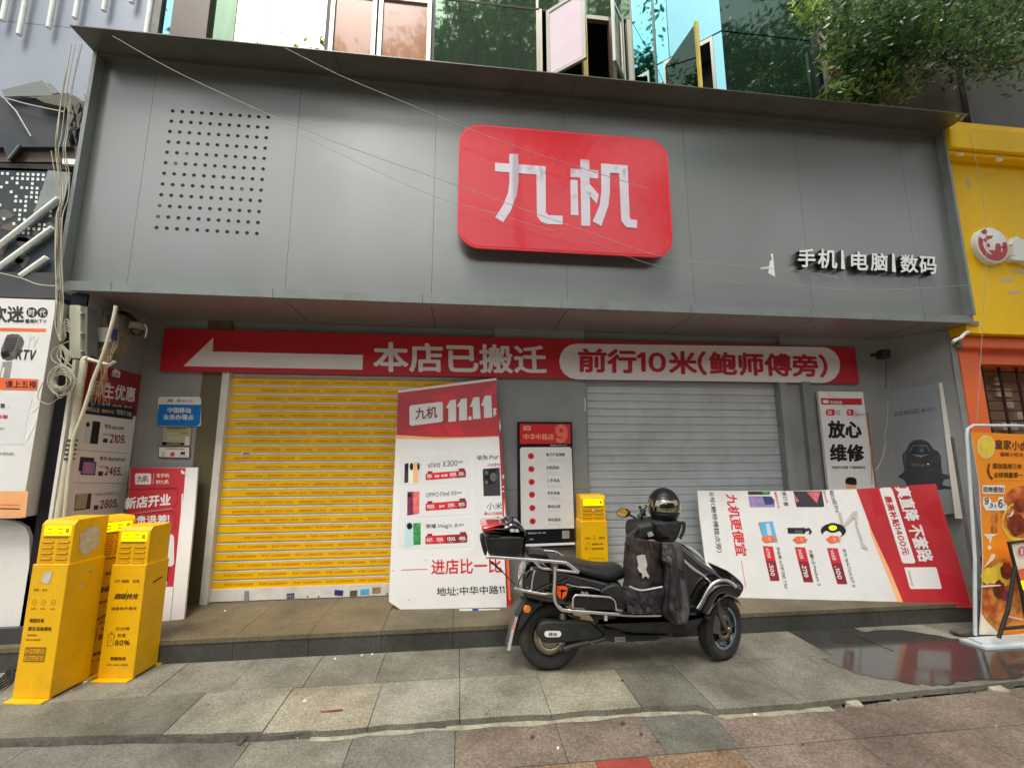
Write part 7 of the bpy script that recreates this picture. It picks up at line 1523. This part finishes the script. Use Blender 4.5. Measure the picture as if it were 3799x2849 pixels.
cloth('shoulder_flap', [(985, 825), (980, 900), (978, 1000), (990, 1050)], [(1110, 830), (1170, 900), (1200, 1040), (1180, 1160)], w5, YN-.10, .045, 'cloth_grey', nu=16, nv=16, amp=.010, seed=7)
cloth('arm_sleeve', [(640, 700), (570, 760), (545, 850), (600, 860)], [(700, 640), (665, 760), (650, 860), (700, 880)], w5, YN-.02, .05, 'cloth_dark', nu=14, nv=16, amp=.01, seed=9)
cloth('lower_flap', [(525, 1340), (520, 1440), (570, 1560), (590, 1650)], [(975, 1340), (985, 1440), (930, 1560), (940, 1660)], w5, YN-.10, .05, 'cloth_dark', nu=22, nv=18, amp=.020, seed=12)
cloth('collar', [(850, 590), (870, 660), (900, 740), (960, 800), (1020, 830)], [(1180, 580), (1160, 680), (1130, 760), (1090, 810), (1060, 830)], w5, -.60, .06, 'cloth_dark', nu=20, nv=18, amp=.008, seed=15)
cloth('collar', [(870, 600), (900, 700), (960, 760)], [(1150, 600), (1120, 700), (1060, 765)], w5, -.63, .05, 'plastic_black', nu=18, nv=12, amp=.004, seed=16)
cloth('pale_side_strip', [(1190, 1240), (1180, 1400), (1190, 1560), (1140, 1740)], [(1215, 1290), (1245, 1450), (1275, 1640), (1235, 1785)], w5, YN-.11, .02, 'cloth_grey', nu=8, nv=18, amp=.006, seed=18)
mb = MB(); q = [YP(YN-.172).h(*w5(*p)) for p in ((585, 1342), (640, 1365), (715, 1388), (820, 1375), (970, 1347))]
mb.tube(smooth_path(q, 5), .0058, 'reflective_tape', 6); mb.build('reflective_piping', wc)
mb = MB(); pts = [(672, 985), (700, 980), (740, 970), (770, 975), (775, 1010), (790, 1060), (795, 1100), (780, 1140), (800, 1190), (818, 1220), (808, 1250), (785, 1225), (765, 1225), (745, 1248), (738, 1240), (735, 1190), (700, 1170), (682, 1130), (690, 1090), (680, 1050)]
mb.slab([YP(YN-.178).h(*w5(*p)) for p in pts], (0, -1, 0), .003, 'reflective_tape'); mb.build('pale_patch', wc)

# ------------------------------------------------------------ trees
import numpy as np
def leaves_object(name, parent, cents, sizes, mats, midx, seed):
    """one crown mesh of pointed six sided leaves"""
    rs = np.random.RandomState(seed); n = len(cents); base = np.array(WL[parent])
    A_ = rs.normal(size=(n, 3))*[1, 1, .75]+[0, 0, -.35]; A_ /= np.linalg.norm(A_, axis=1)[:, None]
    B_ = np.cross(A_, rs.normal(size=(n, 3))); B_ /= np.linalg.norm(B_, axis=1)[:, None]; N_ = np.cross(A_, B_)
    s = sizes[:, None]; c = cents-base
    V = np.stack([c-A_*s, c-A_*s*.35+B_*s*.38+N_*s*.08, c+A_*s*.35+B_*s*.34+N_*s*.05, c+A_*s*1.15-N_*s*.12, c+A_*s*.35-B_*s*.34+N_*s*.05, c-A_*s*.35-B_*s*.38+N_*s*.08], 1).reshape(-1, 3)
    me = bpy.data.meshes.new(name); me.vertices.add(n*6); me.vertices.foreach_set('co', V.ravel().astype(np.float32))
    me.loops.add(n*6); me.loops.foreach_set('vertex_index', np.arange(n*6, dtype=np.int32)); me.polygons.add(n); me.polygons.foreach_set('loop_start', np.arange(0, n*6, 6, dtype=np.int32))
    for m in mats: me.materials.append(MATS[m])
    me.polygons.foreach_set('material_index', np.asarray(midx, dtype=np.int32)); me.update(calc_edges=True); me.validate()
    o = bpy.data.objects.new(name, me); COL.objects.link(o); o.parent = parent; WL[o] = Vector(base); return o
random.seed(33)
tr = thing('street_tree', (12.2, -2.2, 0), 'leafy street tree whose crown hangs over the top right corner', 'tree')
mb = MB(); mb.tube(smooth_path([(12.2, -2.2, 0), (12.15, -2.2, 2.5), (12.0, -2.1, 4.5), (11.7, -1.9, 6.0), (11.2, -1.6, 7.2)], 4), [0.19-.0065*i for i in range(17)], 'bark', 12); mb.build('trunk', tr)
mb = MB()
limbs = [[(12.0, -2.1, 4.5), (11.2, -1.8, 5.2), (10.2, -1.3, 5.5), (9.2, -1.0, 5.5), (8.2, -0.9, 5.35)], [(11.7, -1.9, 6.0), (10.6, -1.7, 6.4), (9.2, -1.3, 6.5), (8.0, -1.1, 6.3), (7.2, -1.0, 6.1)], [(10.2, -1.3, 5.5), (9.7, -.9, 5.2), (9.0, -.7, 4.95)], [(12, -2.1, 5), (12.8, -1.6, 5.8), (13.4, -1.2, 6.6)]]
for l_ in limbs: sp_ = smooth_path(l_, 5); mb.tube(sp_, [max(.008, .055*(1-i/len(sp_))) for i in range(len(sp_))], 'bark', 7)
mb.build('limb', tr)
CC, SS, MI = [], [], []
zt4 = zm(2799, 0, 1000); rs = np.random.RandomState(5)
def clus(x, y_, y3, r, n, s=.034, pal=(0, 1, 1)):
    c_ = YP(y3).h(*zt4(x, y_)); v = rs.normal(size=(n, 3))*[r*.52, min(r*.5, .1 if y_ > 200 else .25), r*.45]
    p = np.array(c_)+v; p[:, 1] = np.minimum(p[:, 1], .26); CC.append(p); SS.append(s*rs.uniform(.5, 1.3, n)); MI.append(rs.choice(pal, n))
for x, y_, r, n in ((400, 30, .12, 70), (500, 130, .15, 90), (620, 60, .22, 240), (760, 150, .26, 330), (900, 50, .3, 380), (1000, 220, .28, 420), (850, 300, .24, 330), (700, 380, .17, 130), (640, 470, .13, 70), (800, 450, .2, 240), (1000, 420, .26, 380), (930, 580, .2, 260), (780, 620, .18, 190), (690, 740, .15, 190), (840, 720, .2, 320), (1000, 740, .18, 260), (1120, 620, .2, 240), (1150, 300, .3, 440), (1150, 120, .3, 420), (1300, 420, .24, 300), (1300, 200, .3, 420), (1350, 60, .3, 420), (1480, 330, .28, 300), (1500, 150, .3, 380), (1600, 430, .24, 160), (1650, 250, .28, 260), (1700, 560, .2, 90), (1750, 100, .28, 200), (1850, 380, .28, 260), (1900, 560, .2, 80), (2000, 220, .3, 260), (2050, 420, .28, 260), (2180, 250, .3, 260), (2180, 600, .2, 80), (2200, 80, .3, 200), (1950, 60, .3, 160), (1250, 760, .12, 30), (1400, 620, .16, 50)):
    y3 = random.uniform(-.12, .12) if y_ > 200 else random.uniform(-.7, -.1)
    clus(x, y_, y3, r, int(n*1.25), pal=(0, 2, 2, 1) if x < 760 or y_ > 640 else (0, 1, 1, 1))
for c_, r, n in (((9.5, -1.8, 7.6), .9, 2600), ((11, -2.4, 7.8), 1.1, 3200), ((10.2, -3.4, 7.4), .9, 2400), ((8.6, -2.6, 8.0), .7, 1500), ((12.5, -3.2, 7.0), 1.0, 2400)):
    CC.append(np.array(c_)+rs.normal(size=(n, 3))*r*.5); SS.append(.06*rs.uniform(.6, 1.3, n)); MI.append(rs.choice((0, 1), n))
for x, y_, n in ((1705, 975, 3), (1650, 968, 3)): clus(x, y_, -.31, .02, n, .022, (2,))
CC, SS, MI = np.concatenate(CC), np.concatenate(SS), np.concatenate(MI)
leaves_object('crown', tr, CC, SS, ['leaf_a', 'leaf_b', 'leaf_c'], MI, 3)
mb = MB()
for k in range(40):
    i = random.randrange(len(CC)); p = Vector(CC[i]); q = p+Vector((random.uniform(.15, .4), random.uniform(-.15, .05), random.uniform(.0, .2))); mb.tube([p, (p+q)/2+Vector((0, 0, .02)), q], [.002, .003, .005], 'bark', 5)
mb.build('twigs', tr)
# trees of the pavement behind the viewer, mirrored in the windows
random.seed(51)
def back_tree(x, y, h, r, n, lab):
    t = thing('street_tree', (x, y, 0), lab, 'tree'); mb = MB(); mb.tube(smooth_path([(x, y, 0), (x+.1, y, h*.4), (x-.1, y+.2, h*.7), (x+.1, y, h)], 4), [.2-.012*i for i in range(13)], 'bark', 10); mb.build('trunk', t)
    rs = np.random.RandomState(int(n)); k_ = 60; cs_ = np.stack([x+rs.normal(size=k_)*r*.6, y+rs.normal(size=k_)*r*.35, h+rs.normal(size=k_)*r*.62], 1); rr_ = rs.uniform(.35, .8, k_)
    ii = rs.randint(0, k_, n); c = cs_[ii]+rs.normal(size=(n, 3))*rr_[ii][:, None]*.55
    leaves_object('crown', t, c, rs.uniform(.05, .12, n), ['leaf_a', 'leaf_b'], rs.randint(0, 2, n), n)
back_tree(5.4, -6.4, 11.6, 2.2, 27000, 'tall leafy tree behind the viewer across from the red logo sign')
back_tree(12.2, -6.6, 11.2, 2.6, 32000, 'broad leafy tree behind the viewer on the right side of the pavement')
back_tree(-0.2, -6.4, 9.9, 1.1, 9000, 'slim leafy tree behind the viewer on the left side of the pavement')
back_tree(-6.5, -6.2, 10.6, 1.9, 20000, 'leafy tree behind the viewer in front of the bluish wall on the left')
fb = thing('unseen_building', (5, -22, 0), 'plain dark unseen building across the road behind the viewer, shaped to block low light', 'building')  # unseen; its distance, height and tone are set to dim the recess
mb = MB(); mb.box(-30, 45, -28, -22, 0, 12, 'far_wall'); mb.build('wall', fb)
mb = MB()
for i in range(24):
    for j in range(4): mb.box(-28+i*3, -26.4+i*3, -22.03, -21.98, 1.2+j*2.6, 2.8+j*2.6, 'far_glass')
mb.build('window', fb)
# tiny litter and weeds
random.seed(8)
mb = MB()
for u, v in ((1130, 2600), (1240, 2620), (2800, 2650), (316, 2530)):
    p = ZP(-.03 if v > 2600 else .002).h(u, v); mb.obox(p, (.009, .003, 0), (0, .006, .002), (0, 0, .004), 'white_chip')
for z, pts in ((zm(800, 2249, 800), ((515, 455), (850, 1340), (1225, 535), (95, 45), (1605, 490), (1500, 500))), (zm(1600, 2249, 800), ((1300, 1450),)), (zm(3099, 1750, 700), ())):
    for x, y_ in pts:
        u, v = z(x, y_); p = (ZP(ZSTEP+.003) if v < 2320 else ZP(.003) if v < 2700 else ZP(-.03)).h(u, v)
        mb.obox(p, (.006, .002, 0), (0, .004, .002), (0, 0, .003), 'white_chip')
for k in range(60):
    x = random.uniform(1.2, 9); yy = random.uniform(-2.0, -.12); z_ = .003 if yy > -.95 else ZL+.003; s = random.uniform(.0012, .0035); mb.obox((x, yy, z_+s*.3), (s, 0, 0), (0, s*.7, 0), (0, 0, s*.5), random.choice(['white_chip', 'mortar', 'rubble']))
tag(mb.build('litter'), kind='stuff', label='tiny white chips and grit scattered on the pavement', cat='litter')
wd = MB(); z = zm(800, 2249, 800)
for cx, cy, n in ((1240, 1290, 9), (1690, 1270, 5), (1440, 1290, 4)):
    for k in range(n):
        p = ZP(-.035).h(*z(cx+random.uniform(-40, 40), cy)); q = p+Vector((random.uniform(-.02, .02), random.uniform(-.01, .01), random.uniform(.02, .04))); wd.tube([p, (p+q)/2+Vector((.003, 0, 0)), q], [.0016, .0014, .0003], 'weed', 4)
p = ZP(-.035).h(2800, 2650)
for k in range(5): q = p+Vector((random.uniform(-.02, .02), 0, random.uniform(.02, .035))); wd.tube([p, q], [.0016, .0003], 'weed', 4)
tag(wd.build('weed'), 'small green weeds growing in the broken kerb joint', 'weed', kind='stuff')

bpy.data.scenes.remove(_ts); bpy.data.objects.remove(_to); bpy.data.curves.remove(_tc)
